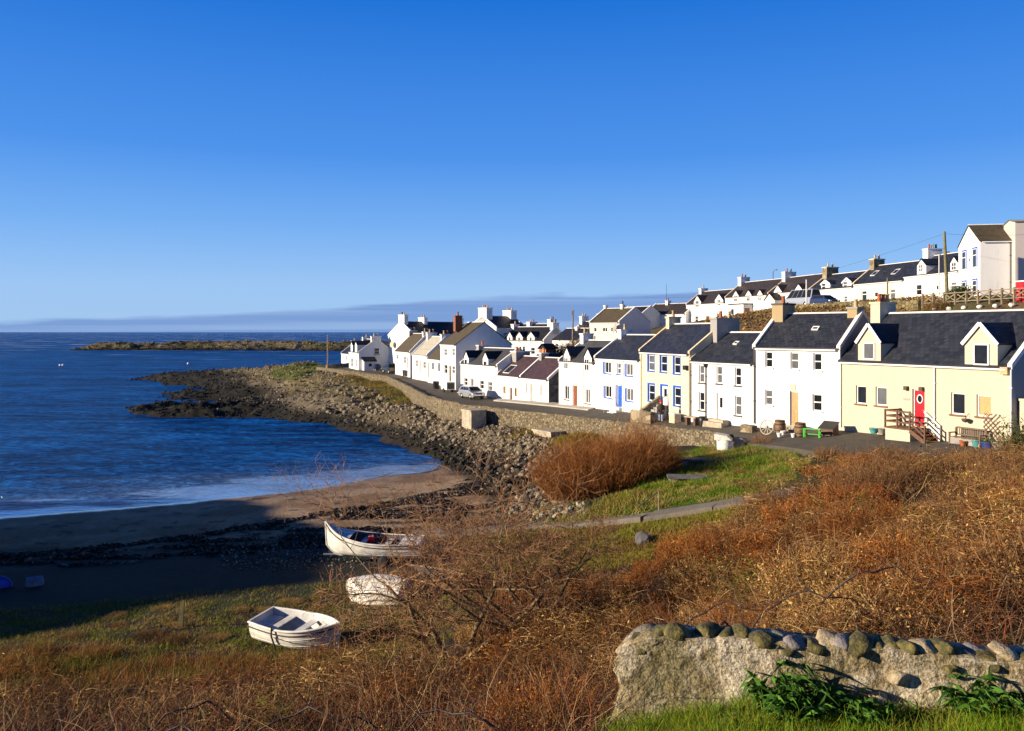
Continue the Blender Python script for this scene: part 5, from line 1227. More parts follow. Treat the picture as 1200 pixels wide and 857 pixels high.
M['silver'] = simple('silver_paint', (.48, .50, .53), .28, metal=.55, vary=.03, coat=.6); M['charcoal'] = simple('charcoal_paint', (.018, .018, .022), .3, vary=.05, coat=.6); M['navy'] = simple('navy_paint', (.015, .03, .09), .3, vary=.05, coat=.6)
hatch_low = [(0, .35), (.05, .26), (3.85, .22), (4.0, .34), (3.98, .62), (3.75, .80), (3.0, .95), (.1, .98), (0, .75)]
hatch_cab = [(.02, .955), (3.15, .945), (2.35, 1.46), (.55, 1.50), (.2, 1.30)]
vehicle('parked_car', (-4.9, 104.0, street_z(-4.9, 104) - .0), math.atan2(-.873, .488), 'silver hatchback parked in front of the white house with dormers', 'car', 4.0, 1.7, .95, 1.5, 1, hatch_low, hatch_cab, M['silver'])
pick_low = [(0, .5), (.05, .38), (4.7, .34), (4.9, .5), (4.88, .85), (4.6, 1.02), (3.7, 1.12), (0, 1.12)]
pick_cab = [(1.45, 1.10), (3.95, 1.09), (3.25, 1.72), (1.7, 1.76)]
vehicle('pickup_truck', (-22.0, 154.5, street_z(-22, 154.5)), math.atan2(.87, -.45), 'dark pickup parked nose away beside the brown roofed cottage', 'pickup', 4.9, 1.8, 1.1, 1.76, 1, pick_low, pick_cab, M['charcoal'], wheel=.36)
vehicle('parked_car', (*pxy(646.5, 112.5), 7.75), R(20), 'dark blue car parked behind the plum roofed cottages', 'car', 4.0, 1.7, .95, 1.5, 1, hatch_low, hatch_cab, M['navy'])
vehicle('parked_car', (*pxy(966.5, 113.5), G(*pxy(966.5, 113.5)) + .05), R(-70), 'blue car just in front of the minibus bonnet on the upper street', 'car', 4.0, 1.7, .95, 1.5, 1, hatch_low, hatch_cab, M['navy'])
bus_low = [(0, .4), (.05, .3), (5.6, .28), (5.75, .45), (5.72, .85), (5.45, 1.05), (4.9, 1.18), (0, 1.2)]
bus_cab = [(.0, 1.17), (5.0, 1.16), (4.25, 2.36), (.15, 2.40)]
vehicle('minibus', (*pxy(939.5, 118.5), G(*pxy(939.5, 118.5)) + .15), R(113), 'silver minibus with a long row of windows on the upper street', 'minibus', 5.75, 2.0, 1.17, 2.4, 1, bus_low, bus_cab, M['silver'], wheel=.34)

# ---- boats
def boat(name, loc, rz, label, L_, B_, D_, hull, inner, rim, thwarts=(.25, .55), roll=0., pitch=0., sheer=.16, stem=.0, upside=False, strake=None, transom=.8, cat='boat', group=None, foredeck=False, boards=True, fore=.62):
    t = thing(name, loc, rz, label, cat, group); t.rotation_euler = (R(roll), R(pitch), rz)
    ns, nu = 22, 9
    def bre(s): return B_ / 2 * (transom + (1 - transom) * math.sin(min(1, s / .42) * math.pi / 2)) if s < .42 else B_ / 2 * max(.0, (1 - ((s - .42) / .58) ** 2.3))
    def shr(s): return D_ + sheer * (1.6 * max(0, s - .35) ** 2 / .42 + .25 * max(0, .3 - s)) + stem * max(0, (s - .8) / .2) ** 2
    def kee(s): return .02 + (.0 if s < .86 else (D_ * fore) * ((s - .86) / .14) ** 2)
    def pt(s, u, side, inn=0.):
        b = max(bre(s) - inn, .012); k = kee(s) + inn * 1.2; z1 = shr(s)
        full = 1 - .45 * max(0, (s - .55) / .45)
        a = u * math.pi / 2
        y = b * math.cos(a) ** (.62 * full + .9 * (1 - full)); z = k + (z1 - k) * (1 - math.sin(a) ** (.85 + .6 * (1 - full)))
        return (s * L_ - L_ / 2 - inn * .5 * (s > .97), side * y, z)
    sgrid = [i / ns for i in range(ns + 1)]
    def skin(inn, flip):
        g = MB(); V = []
        for s in sgrid:
            for j in range(2 * nu + 1):
                side = -1 if j < nu else 1; u = j / nu if j <= nu else (2 * nu - j) / nu
                V.append(pt(s, u, -1 if j <= nu else 1, inn))
        m = 2 * nu + 1; Fc = []
        for i in range(ns):
            for j in range(m - 1):
                q = (i * m + j, (i + 1) * m + j, (i + 1) * m + j + 1, i * m + j + 1); Fc.append(q[::-1] if flip else q)
        g.shared(V, Fc, 0, True); return g, V, m
    g, V, m = skin(0, True); hl_ = g.build('hull', hull, t)
    g, _, _ = skin(.035, False); g.build('lining', inner, hl_)
    # planking lines: thin laps along the hull
    for j in (2, 4):
        for side in (-1, 1):
            g = MB(); g.tube([Vector(pt(s, j / nu, side)) + Vector((0, side * .004, 0)) for s in sgrid[:-1]], .009, 5); g.build('plank_lap', hull, hl_)
    g = MB(); tr = [V[j] for j in range(m)]; g.face(tr); g.face([(x + .04, y * .96, z) for x, y, z in tr][::-1]); g.build('transom', hull, t)
    for side in (-1, 1):
        g = MB(); g.tube([Vector(pt(s, 0, side)) + Vector((0, side * .012, .0)) for s in sgrid], .042, 7); g.build('gunwale', rim, t)
        if strake:
            g = MB(); g.tube([Vector(pt(s, .10, side)) + Vector((0, side * .016, 0)) for s in sgrid], .020, 6); g.build('rubbing_strake', strake, t)
    g = MB(); g.bar((-L_ / 2 + .02, -bre(0), shr(0)), (-L_ / 2 + .02, bre(0), shr(0)), .07, .07); g.build('transom_rail', rim, t)
    # keel and stem as one curved bar
    g = MB(); kp = [(s * L_ - L_ / 2, 0, kee(s) - .035) for s in sgrid] + [(L_ / 2 + .02, 0, shr(1) * .7), (L_ / 2 + .03, 0, shr(1) + .03)]; g.tube(kp, .038, 6); g.build('keel', hull, t)
    if upside: g = MB(); g.hexa([(-L_ / 2 + .0, -.02, .0), (-.2, -.02, .0), (-.2, .02, .0), (-L_ / 2, .02, .0), (-L_ / 2, -.02, -.14), (-.35, -.02, -.05), (-.35, .02, -.05), (-L_ / 2, .02, -.14)]); g.build('skeg', hull, t)
    for s in thwarts:
        b = bre(s) * .93; z = shr(s) - .17; g = MB(); g.box(s * L_ - L_ / 2 - .13, s * L_ - L_ / 2 + .13, -b, b, z - .03, z); g.build('thwart', rim, t)
    if boards and thwarts:
        g = MB(); g.box(.02 * L_ - L_ / 2, .16 * L_ - L_ / 2, -bre(.02) * .9, bre(.02) * .9, D_ - .24, D_ - .20); g.build('stern_seat', rim, t)
        g = MB(); q = [(.70, -1), (.70, 1), (.88, 1), (.88, -1)]; g.face([(s * L_ - L_ / 2, sd_2 * bre(s) * .9, shr(s) - .2) for s, sd_2 in q]); g.face([(s * L_ - L_ / 2, sd_2 * bre(s) * .9, shr(s) - .23) for s, sd_2 in q][::-1]); g.build('bow_seat', rim, t)
    if foredeck:
        for a, b_ in ((.72, 1.0), (0, .2)):
            g = MB(); S = [a + (b_ - a) * k / 6 for k in range(7)]
            for s0, s1 in zip(S[:-1], S[1:]):
                for sd_2 in (-1, 1):
                    q = [(s0 * L_ - L_ / 2, 0, shr(s0) + .06), (s1 * L_ - L_ / 2, 0, shr(s1) + .06 * (1 - (s1 - .72) / .28 if a > .5 else 1)), (s1 * L_ - L_ / 2, sd_2 * bre(s1), shr(s1)), (s0 * L_ - L_ / 2, sd_2 * bre(s0), shr(s0))]
                    g.face(q[::-1] if sd_2 > 0 else q)
            g.build('deck', rim, t)
    return t
M['boat_white'] = simple('white_gelcoat', (.68, .66, .61), .4, vary=.16, scale=3.5); M['boat_in'] = simple('grey_white_lining', (.52, .52, .52), .6, vary=.2, scale=3); M['boat_dark'] = simple('dark_lining', (.06, .065, .08), .6)
M['boat_blue'] = simple('blue_hull_paint', (.012, .05, .36), .4, vary=.2); M['boat_buff'] = simple('worn_buff_hull', (.45, .26, .13), .7, vary=.4, scale=4); M['rope'] = simple('dark_rope', (.05, .045, .04), .9)
bz = G(-7.0, 28.4)
b1 = boat('dinghy', (-6.95, 27.9, bz + .10), math.atan2(-1.15, 2.65), 'open white dinghy on the grass, tied up and facing right', 3.1, 1.5, .76, M['boat_white'], M['boat_in'], M['boat_white'], roll=5, pitch=2, strake=M['rope'], fore=.12)
g = MB(); pts_ = [(-.45, -.80, .88), (-.45, -.84, .6), (-.44, -.70, .2), (-.43, -.68, -.02)]; g.tube(pts_, .03, 5); g.build('mooring_rope', M['rope'], b1)
g = MB(); g.tube([(1.45, .02, .80), (1.2, -.33, .70), (.8, -.62, .50), (.3, -.70, .42), (-.4, -.78, .52)], .012, 5); g.build('mooring_rope', M['rope'], b1)
b3 = boat('dinghy', (-5.45, 33.3, G(-5.45, 33.3) + .84), R(160), 'white dinghy lying upside down in the dry grass', 2.55, 1.45, .74, M['boat_white'], M['boat_dark'], M['boat_white'], thwarts=(), roll=180 - 30, upside=True)
b2z = G(-6.5, 40.3)
boat('rowing_boat', (-6.5, 40.2, b2z + .34), math.atan2(.55, -4.3), 'white high-bowed boat sitting on its launching trolley', 4.6, 1.65, .78, M['boat_white'], M['boat_dark'], M['boat_white'], thwarts=(.35, .6), stem=.28, sheer=.32, strake=M['rope'], foredeck=True, boards=False, roll=-4)
t = thing('boat_trolley', (-6.3, 40.3, b2z), math.atan2(.55, -4.3), 'dark launching trolley under the high-bowed white boat', 'trolley')
for y in (-.45, .45): g = MB(); g.bar((-2.0, y, .36), (1.6, y * .5, .36), .07, .09); g.build('rail', M['black_iron'], t)
g = MB(); g.bar((-.5, -.8, .28), (-.5, .8, .28), .07, .07); g.build('axle', M['black_iron'], t)
g = MB(); g.bar((1.6, 0, .36), (2.7, 0, .30), .07, .07); g.build('drawbar', M['metal'], t)
for y in (-.85, .85): g = MB(); g.lathe([(.10, -.07), (.26, -.08), (.28, 0), (.26, .08), (.10, .07)], 16); w_ = g.build('wheel', M['tyre'], t); w_.rotation_euler = (R(90), 0, 0); w_.location = (-.5, y, .28)
t = thing('fuel_can', (-6.65, 40.3, b2z + .34 + .58), R(10), 'red can standing in the high-bowed white boat', 'can')
g = MB(); g.box(-.14, .14, -.1, .1, 0, .30); o = g.build('body', M['red_door'], t); g = MB(); g.lathe([(.04, 0), (.04, .06)], 8, 0, (.07, 0, .302)); g.build('cap', M['pot_buff'], t); g = MB(); g.tube([(-.1, 0, .30), (-.08, 0, .36), (.0, 0, .36), (.01, 0, .30)], .015, 5); g.build('handle', M['red_door'], t)
boat('rowing_boat', (-3.25, 34.2, G(-3.25, 34.2) + .05), R(-30), 'worn buff wooden boat half hidden behind the bare shrub', 3.2, 1.3, .60, M['boat_buff'], M['boat_dark'], M['boat_buff'], roll=8)
boat('dinghy', (-23.1, 36.9, G(-23.1, 36.9) + .46), R(5), 'blue upturned boat in the shade at the edge of the beach', 2.8, 1.3, .48, M['boat_blue'], M['boat_dark'], M['boat_buff'], thwarts=(), roll=180, upside=True)
t = thing('covered_crate', (-20.7, 37.0, G(-20.7, 37)), R(25), 'crate under a peaked grey-blue sheet beside the blue boat', 'crate'); bl = simple('blue_grey_sheet', (.10, .14, .22), .6, vary=.3)
g = MB(); g.box(-.3, .3, -.2, .2, 0, .22); g.build('crate', M['post_wood'], t); g = MB(); g.face([(-.36, -.26, .08), (.36, -.26, .08), (.3, 0, .42), (-.3, 0, .42)]); g.face([(.36, .26, .08), (-.36, .26, .08), (-.3, 0, .42), (.3, 0, .42)]); g.face([(-.36, .26, .08), (-.36, -.26, .08), (-.3, 0, .42)]); g.face([(.36, -.26, .08), (.36, .26, .08), (.3, 0, .42)]); g.build('sheet', bl, t)
for i, (px, Y, lab) in enumerate(((70.5, 300, 'white mooring buoy of the pair far out on the left'), (73.8, 301, 'white mooring buoy, right one of the far pair'), (220.5, 316, 'lone white mooring buoy off the rocky point'))):
    t = thing('mooring_buoy', (*pxy(px, Y), -.15), 0, lab, 'buoy'); g = MB(); g.lathe([(.05, 0), (.3, .1), (.42, .35), (.36, .62), (.15, .78), (.08, .8)], 14); g.build('float', M['trim'], t); g = MB(); g.tube([(0, 0, .8), (0, 0, .95)], .05, 6); g.build('ring', M['metal'], t)

# ---- in front of the houses
def pot(name, x, y, z, r, h_, mat, label, plant=None, group=None):
    t = thing(name, (x, y, z), 0, label, 'plant pot', group); g = MB(); g.lathe([(r * .62, 0), (r * .9, h_ * .6), (r, h_ * .88), (r * 1.06, h_ * .9), (r * 1.06, h_), (r * .9, h_), (r * .86, h_ * .82)], 16); g.build('pot', mat, t)
    g = MB(); g.lathe([(.01, 0), (r * .86, 0)], 16, 0, (0, 0, h_ * .82), cap=False); g.build('soil', M['sill_dark'], t)
    if plant:
        n = 70; rr = np.random.default_rng(int(x * 100) % 999); b0 = np.c_[rr.normal(0, r * .3, n), rr.normal(0, r * .3, n), np.full(n, h_ * .8)]; d = unit(np.c_[rr.normal(0, .5, n), rr.normal(0, .5, n), rr.uniform(.6, 1.2, n)])
        v, f, c = ribbons(b0, d, rr.uniform(.5, 1, n) * plant[0], np.full(n, plant[1]), rr.uniform(0, .4, n), pal(n, [plant[2]], rng=rr), rng=rr); np_mesh('plant', v, f, FOL, c, t)
    return t
FOL = attr_mat('leaf_and_stem', .25)
STEM = attr_mat('twig_bark', 0)
M['teal'] = simple('teal_glaze', (.08, .30, .32), .3); M['blue_glaze'] = simple('blue_glaze', (.02, .06, .30), .3); M['grey_pot'] = simple('grey_stoneware', (.26, .24, .22), .7); M['barrel_wood'] = simple('barrel_staves', (.17, .10, .05), .8, vary=.35, scale=7); M['hoop'] = simple('barrel_hoop', (.05, .04, .035), .6, metal=.4); M['green_paint'] = simple('green_paint', (.06, .42, .04), .45)
h = HC
def HP(px, out, z=0.): x = h.fx(px); return hl(h, x, -out, z)
# steps, landing and rails at the red door
xa, xb = h.fx(1056), h.fx(1085); zt = h.fz(1076, 500); zg = -.05
t = thing('entrance_stair', hl(h, xa, 0, zg), hrot(h), 'brown timber stair and railed landing at the red front door', 'stair'); W_ = xb - xa; zt -= zg
g = MB(); g.box(0, W_, -1.35, -.02, -.8, zt - .12); g.build('landing_base', M['cream'], t)
g = MB(); g.box(-.05, W_ + .03, -1.42, -.02, zt - .118, zt - .03); g.build('landing', M['dark_wood'], t)
ns_ = max(4, int(zt / .19)); run = .25; stepm = simple('red_brown_steps', (.30, .09, .035), .6, vary=.25)
for k in range(ns_):
    g = MB(); zz = zt - .03 - (k + 1) * zt / (ns_ + .5); g.box(W_ + .03 + k * run, W_ + .06 + (k + 1) * run, -1.3, -.2, zz - .06, zz); g.build('step', stepm, t)
for y, mt in ((-1.36, 'dark_wood'), (-.14, 'trim')):
    x1 = W_ + .05 + ns_ * run
    g = MB(); g.bar((W_, y, zt - .15), (x1, y, .0), .06, .24); g.build('stringer', M['dark_wood'], t)
    for z_ in (.35, .62, .95): g = MB(); g.bar((W_, y, zt + z_), (x1, y, z_ - .02), .05, .09); g.build('handrail', M[mt], t)
    g = MB(); g.bar((x1, y, -.4), (x1, y, 1.0), .09, .09, up=(0, 1, 0)); g.build('post', M[mt], t)
for a, b_ in (((0, -1.36), (W_, -1.36)), ((0, -.1), (0, -1.36))):
    for z_ in (.3, .62, .95): g = MB(); g.bar((*a, zt + z_), (*b_, zt + z_), .05, .1); g.build('handrail', M['dark_wood'], t)
for x, y in ((0, -1.36), (W_ * .5, -1.36), (W_, -1.36), (0, -.1)): g = MB(); g.bar((x, y, zt - .1), (x, y, zt + 1.02), .09, .09, up=(0, 1, 0)); g.build('post', M['dark_wood'], t)
# bench
c = HP(1143, .62, .02); t = thing('garden_bench', c, hrot(h), 'dark slatted garden bench against the cream wall', 'bench')
bw = simple('weathered_bench_wood', (.13, .085, .055), .7, vary=.3, scale=6)
for x in (-.95, .95):
    for y in (-.28, .25): g = MB(); g.box(x - .04, x + .04, y - .04, y + .04, 0, .95 if y > 0 else .64); g.build('leg', bw, t)
    g = MB(); g.box(x - .05, x + .05, -.33, .29, .642, .70); g.build('armrest', bw, t)
g = MB()
for k in range(4): g.box(-.91, .91, -.30 + k * .13, -.30 + k * .13 + .10, .42, .46)
g.build('seat', bw, t); g = MB(); g.box(-.91, .91, -.29, -.26, .05, .40); g.build('front_panel', M['grey_pot'], t)
g = MB(); g.box(-.91, .91, .22, .28, .92, 1.0); g.box(-.91, .91, .22, .28, .52, .58)
for k in range(13): x = -.86 + k * 1.72 / 12; g.box(x - .025, x + .025, .235, .265, .58, .92)
g.build('backrest', bw, t)
for px, out, r, hh, mt, lab, pl in ((1143.5, 1.05, .2, .3, 'pot_red', 'small terracotta pot at the right end of the bench', None), (1156, .8, .27, .42, 'teal', 'teal glazed pot with dry stems under the trellis', (.5, .02, (.20, .12, .04))), (1168, .75, .33, .36, 'blue_glaze', 'squat blue pot full of green leaves under the trellis', (.35, .07, (.05, .13, .02))),
                                    (1181, .7, .37, .45, 'grey_pot', 'large grey pot with tall dry twigs by the house corner', (.95, .012, (.30, .20, .09))), (1035, .8, .3, .34, 'teal', 'shallow teal bowl standing alone left of the landing', None), (1040, .5, .3, .34, 'grey_pot', 'dark bowl behind the teal bowl left of the landing', None)):
    p = HP(px, out); pot('plant_pot', p[0], p[1], p[2] + .03, r, hh, M[mt], lab, pl)
c = HP(1153, .05, 0.55); t = thing('trellis', c, hrot(h), 'diamond wooden trellis fixed to the cream wall', 'trellis'); g = MB(); w_, hh = 1.0, 1.35
for k in range(-4, 6):
    for sg in (-1, 1):
        x0 = k * .28; pts_ = []
        a = max(0, -x0 / 1 if sg > 0 else (x0 - w_)); b_ = min(hh, (w_ - x0) if sg > 0 else x0)
        if b_ > a + .05: g.bar((x0 + sg * a, -.01 * sg, a), (x0 + sg * b_, -.01 * sg, b_), .035, .012, up=(0, 1, 0))
g.build('lattice', M['dark_wood'], t)
c = HP(1135.5, .3, h.fz(1135.5, 491)); t = thing('hanging_basket', (c[0], c[1], c[2]), 0, 'dark hanging basket on the cream wall over the bench', 'hanging basket'); g = MB(); g.lathe([(.03, -.2), (.16, -.14), (.22, 0), (.2, .02)], 12); g.build('bowl', M['sill_dark'], t); g = MB(); g.bar((0, 0, .02), (.25, .1, .32), .02, .02); g.build('bracket', M['black_iron'], t)
# corner wall beyond the cream house
t = thing('garden_wall', hl(h, h.len + .12, .6, 0), hrot(h), 'cream garden wall running on from the house corner at the picture edge', 'wall'); g = MB(); g.box(0, 6, -.2, .2, -1.5, 2.7); g.build('wall', M['cream'], t); g = MB(); g.box(-.02, 6.05, -.26, .26, 2.702, 2.82); g.build('coping', M['beige'], t)
# in front of the white house
def find(lbl): return next(o for o in bpy.data.objects if o.get('label', '').startswith(lbl))
class HF:                                                        # a light handle on a finished house
    def __init__(s, L_, R_, zb): s.L, s.R, s.zb = Vector(L_), Vector(R_), zb; s.len = (s.R - s.L).length
    t = House.t; fx = House.fx; fz = House.fz
h2 = HF((17.7, 62.5), (22.1, 57.5), 5.25); h3 = HF((14.4, 69), (17.7, 62.5), 5.0); h4 = HF((11.6, 77.5), (14.4, 69), 4.6); h5 = HF((8.25, 85), (11.6, 77.5), 4.3)
def SG(px, Y): x, y = pxy(px, Y); return (x, y, street_z(x, y) + .01)
brl = None
for px, Y, lab in ((914, 58.6, 'old wooden barrel left of the varnished door'), (938, 56.6, 'old wooden barrel in front of the varnished door')):
    if brl is None:
        brl = o = thing('barrel', (0, 0, 0), 0, lab, 'barrel', 'barrels by the white house'); g = MB(); g.lathe([(.31, 0), (.37, .22), (.40, .46), (.37, .72), (.31, .95), (.28, .95), (.28, .88)], 20); g.build('staves', M['barrel_wood'], o)
        for z_, r_ in ((.06, .335), (.26, .388), (.66, .388), (.88, .338)): g = MB(); g.lathe([(r_ - .01, -.035), (r_ + .008, -.035), (r_ + .008, .035), (r_ - .01, .035)], 20, 0, (0, 0, z_), cap=False); g.build('hoop', M['hoop'], o)
        g = MB(); g.lathe([(.01, .875), (.285, .875)], 20, cap=False); g.build('soil', M['sill_dark'], o)
    else: o = copy_tree(brl); o['label'] = lab
    o.location = SG(px, Y)
xd = h2.fx(930.5); t = thing('doorstep', hl(h2, xd, 0, -.1), hrot(h2), 'stone doorstep of the tall white house', 'step'); dz = h2.fz(930.5, 499) + .1
for k in range(3): g = MB(); zz = dz * (3 - k) / 3 - .01; g.box(-.7 - k * .12, .7 + k * .12, -.45 - k * .32, -.13 - k * .32 + (.1 if k else .1), -.5, zz); g.build('step', M['concrete'], t)
wp = None
for px, Y, lab in ((917.5, 57.6, 'small white pot between the barrels'), (913.2, 57.0, 'small white pot nearest the road edge by the barrels'), (929.8, 56.6, 'small white pot leaning on the right barrel')):
    q = SG(px, Y)
    if wp is None: wp = o = pot('plant_pot', *q, .17, .28, M['trim'], lab)
    else: o = copy_tree(wp); o.location = q; o['label'] = lab
t = thing('cart_wheel', SG(897.5, 58.8), hrot(h2), 'grey spoked cart wheel leaning at the white wall', 'wheel'); t.rotation_euler = (R(-14), 0, hrot(h2)); gw = simple('grey_wheel_wood', (.42, .38, .32), .8, vary=.2)
g = MB(); ring = [(.5 * math.cos(a * math.pi / 12), 0, .5 + .5 * math.sin(a * math.pi / 12)) for a in range(25)]; g.tube(ring, .04, 6); g.build('rim', gw, t); g = MB(); g.tube([(0, -.1, .5), (0, .1, .5)], .09, 10); g.build('hub', gw, t)
for k in range(10): a = k * math.pi / 5; g = MB(); g.bar((.08 * math.cos(a), 0, .5 + .08 * math.sin(a)), (.48 * math.cos(a), 0, .5 + .48 * math.sin(a)), .035, .035); g.build('spoke', gw, t)
t = thing('trestle_bench', SG(951.5, 55.6), hrot(h2) + .3, 'bright green bench standing on the pavement by the barrel', 'bench'); g = MB(); g.box(-.55, .55, -.2, .2, .52, .57); g.build('seat', M['green_paint'], t)
for x in (-.48, .48):
    for y in (-.15, .15): g = MB(); g.box(x - .045, x + .045, y - .04, y + .04, 0, .518); g.build('leg', M['green_paint'], t)
g = MB(); g.bar((-.48, 0, .2), (.48, 0, .2), .05, .06); g.build('stretcher', M['green_paint'], t)
t = thing('coal_bunker', SG(971, 56.2), hrot(h2), 'dark sloping-lidded bunker at the corner of the cream house', 'bunker'); g = MB(); g.hexa([(-.5, -.4, -.2), (.5, -.4, -.2), (.5, .4, -.2), (-.5, .4, -.2), (-.5, -.4, .35), (.5, -.4, .35), (.5, .4, .78), (-.5, .4, .78)]); g.build('box', M['dark_wood'], t); g = MB(); g.hexa([(-.55, -.45, .355), (.55, -.45, .355), (.55, .43, .80), (-.55, .43, .80), (-.55, -.45, .40), (.55, -.45, .40), (.55, .43, .85), (-.55, .43, .85)]); g.build('lid', M['black_iron'], t)
# in front of the black piped and the ivory house
t = thing('doorstep', hl(h3, h3.fx(841), -.1, -.05), hrot(h3), 'pale stone steps at the house with the black downpipe', 'step')
for k in range(2): g = MB(); g.box(-.6, 1.4 + k * .3, -.6 - k * .4, -.03 - k * .57, -.6, .34 - k * .16); g.build('step', M['concrete'], t)
t = thing('stone_trough', SG(877.5, 61), hrot(h3), 'low stone trough near the corner of the black piped house', 'trough'); g = MB(); g.box(-.6, .6, -.25, .25, -.2, .42); g.build('body', M['buff_stone'], t); g = MB(); g.box(-.52, .52, -.17, .17, .421, .44); g.build('soil', M['sill_dark'], t)
t = thing('planter', SG(791, 69.8), hrot(h4), 'square pale stone planter beside the blue doored steps', 'planter'); g = MB(); g.box(-.45, .45, -.3, .3, -.2, .62); g.build('body', M['beige'], t); g = MB(); g.box(-.5, .5, -.35, .35, .622, .70); g.build('rim', M['whitecope'], t)
t = thing('bench', SG(811, 67.3), hrot(h3), 'stone topped bench below the yellow house corner', 'bench'); g = MB(); g.box(-.7, .7, -.25, .25, .46, .56); g.build('seat', M['concrete'], t)
for x in (-.5, .5): g = MB(); g.box(x - .12, x + .12, -.2, .2, -.2, .458); g.build('leg', M['dark_wood'], t)
t = thing('tub', SG(823.5, 66.2), 0, 'black tub planter at the foot of the black downpipe', 'tub'); g = MB(); g.lathe([(.26, -.1), (.32, .3), (.33, .66), (.29, .66), (.28, .58)], 14); g.build('body', M['black_iron'], t); g = MB(); g.lathe([(.01, .6), (.29, .6)], 14, cap=False); g.build('soil', M['sill_dark'], t)
xd = h4.fx(778.5); dz = h4.fz(778.5, 474.5); t = thing('entrance_stair', hl(h4, xd, 0, 0), hrot(h4), 'stone steps with a sloping parapet at the yellow house', 'stair')
for k in range(6): g = MB(); zz = dz * (6 - k) / 6 - .01; g.box(-.55, .6, -.5 - k * .27, -.23 - k * .27 + (.2 if k == 0 else 0), -.4, zz); g.build('step', M['grey_render'], t)
g = MB(); g.hexa([(-.95, -2.1, -.5), (-.56, -2.1, -.5), (-.56, -.02, -.5), (-.95, -.02, -.5), (-.95, -2.1, .55), (-.56, -2.1, .55), (-.56, -.02, dz + .75), (-.95, -.02, dz + .75)]); g.build('parapet', M['buff_stone'], t)
g = MB(); g.tube([(.62, -2.0, .9), (.62, -.05, dz + .9)], .03, 6); g.build('handrail', M['black_iron'], t)
for k in range(6): g = MB(); y = -2.0 + k * .38; zr = .9 + (dz) * (y + 2.0) / 1.95; g.tube([(.62, y, zr - .95), (.62, y, zr)], .02, 5); g.build('baluster', M['black_iron'], t)
q0 = SG(741, 73.4); q1 = SG(764.5, 70.8); rubble_wall('stone_wall', [(q0[0], q0[1], q0[2] + .95), (q1[0], q1[1], q1[2] + 1.0)], .4, 1.6, M['buff_stone'], 'low rubble wall at the roadside below the yellow house', 'wall', .4, .07, 9)
xd = h5.fx(725.5); dz = h5.fz(725.5, 477); t = thing('entrance_stair', hl(h5, xd, 0, -.1), hrot(h5), 'white steps with a thin rail at the blue front door', 'stair')
for k in range(3): g = MB(); g.box(-.6, .6, -.4 - k * .3, -.1 - k * .3 + (.08 if k == 0 else 0), -.5, (dz + .1) * (3 - k) / 3 - .01); g.build('step', M['whitecope'], t)
g = MB(); g.tube([(-.62, -1.3, .75), (-.62, -.05, dz + 1.0)], .025, 5); g.build('handrail', M['metal'], t); g = MB(); g.tube([(-.62, -1.3, 0), (-.62, -1.3, .75)], .025, 5); g.build('post', M['metal'], t)
# by the tall gabled house: tank, bins, crates
t = thing('trailer', SG(525, 112.5), math.atan2(-.87, .48), 'small white box trailer below the tall gabled house', 'trailer'); g = MB(); g.box(-.9, .9, -.6, .6, .35, 1.35); g.build('body', M['trim'], t); g = MB(); g.box(.901, .93, -.5, .5, .45, 1.25); g.build('door', M['black_iron'], t)
for y in (-.62, .62): g = MB(); g.lathe([(.1, -.07), (.26, -.07), (.28, 0), (.26, .07), (.1, .07)], 14); w_ = g.build('wheel', M['tyre'], t); w_.rotation_euler = (R(90), 0, 0); w_.location = (0, y, .27)
bin0 = None
for px, Y, lab in ((474.5, 145.6, 'dark wheelie bin at the brown roofed cottage door'), (477.6, 144.4, 'dark wheelie bin, right one of the two near the cottages'), (511, 117.5, 'dark wheelie bin beside the white box trailer')):
    if bin0 is None:
        bin0 = o = thing('wheelie_bin', (0, 0, 0), -1.1, lab, 'bin'); g = MB(); g.hexa([(-.25, -.3, .06), (.25, -.3, .06), (.25, .3, .06), (-.25, .3, .06), (-.3, -.36, 1.0), (.3, -.36, 1.0), (.3, .36, 1.0), (-.3, .36, 1.0)]); g.build('body', M['charcoal'], o); g = MB(); g.hexa([(-.32, -.4, 1.002), (.32, -.4, 1.002), (.32, .38, 1.06), (-.32, .38, 1.06), (-.3, -.38, 1.06), (.3, -.38, 1.06), (.3, .38, 1.14), (-.3, .38, 1.14)]); g.build('lid', M['charcoal'], o)
        for x in (-.22, .22): g = MB(); g.tube([(x - .03, .3, .1), (x + .03, .3, .1)], .1, 10); g.build('wheel', M['tyre'], o)
    else: o = copy_tree(bin0); o['label'] = lab
    o.location = SG(px, Y)
t = thing('oil_tank', SG(441.5, 164), -1.1, 'dark storage tank in the shade of the last house gable', 'tank'); g = MB(); g.tube([(-.7, 0, .75), (.7, 0, .75)], .6, 14); g.build('drum', M['navy'], t)
for x in (-.45, .45): g = MB(); g.box(x - .1, x + .1, -.45, .45, -.1, .3); g.build('leg', M['concrete'], t)
M['slab_shaded'] = simple('shaded_concrete', (.13, .125, .13), .85, vary=.3, bump=.01)  # concrete darkened to carry the bush's shade on the slabs
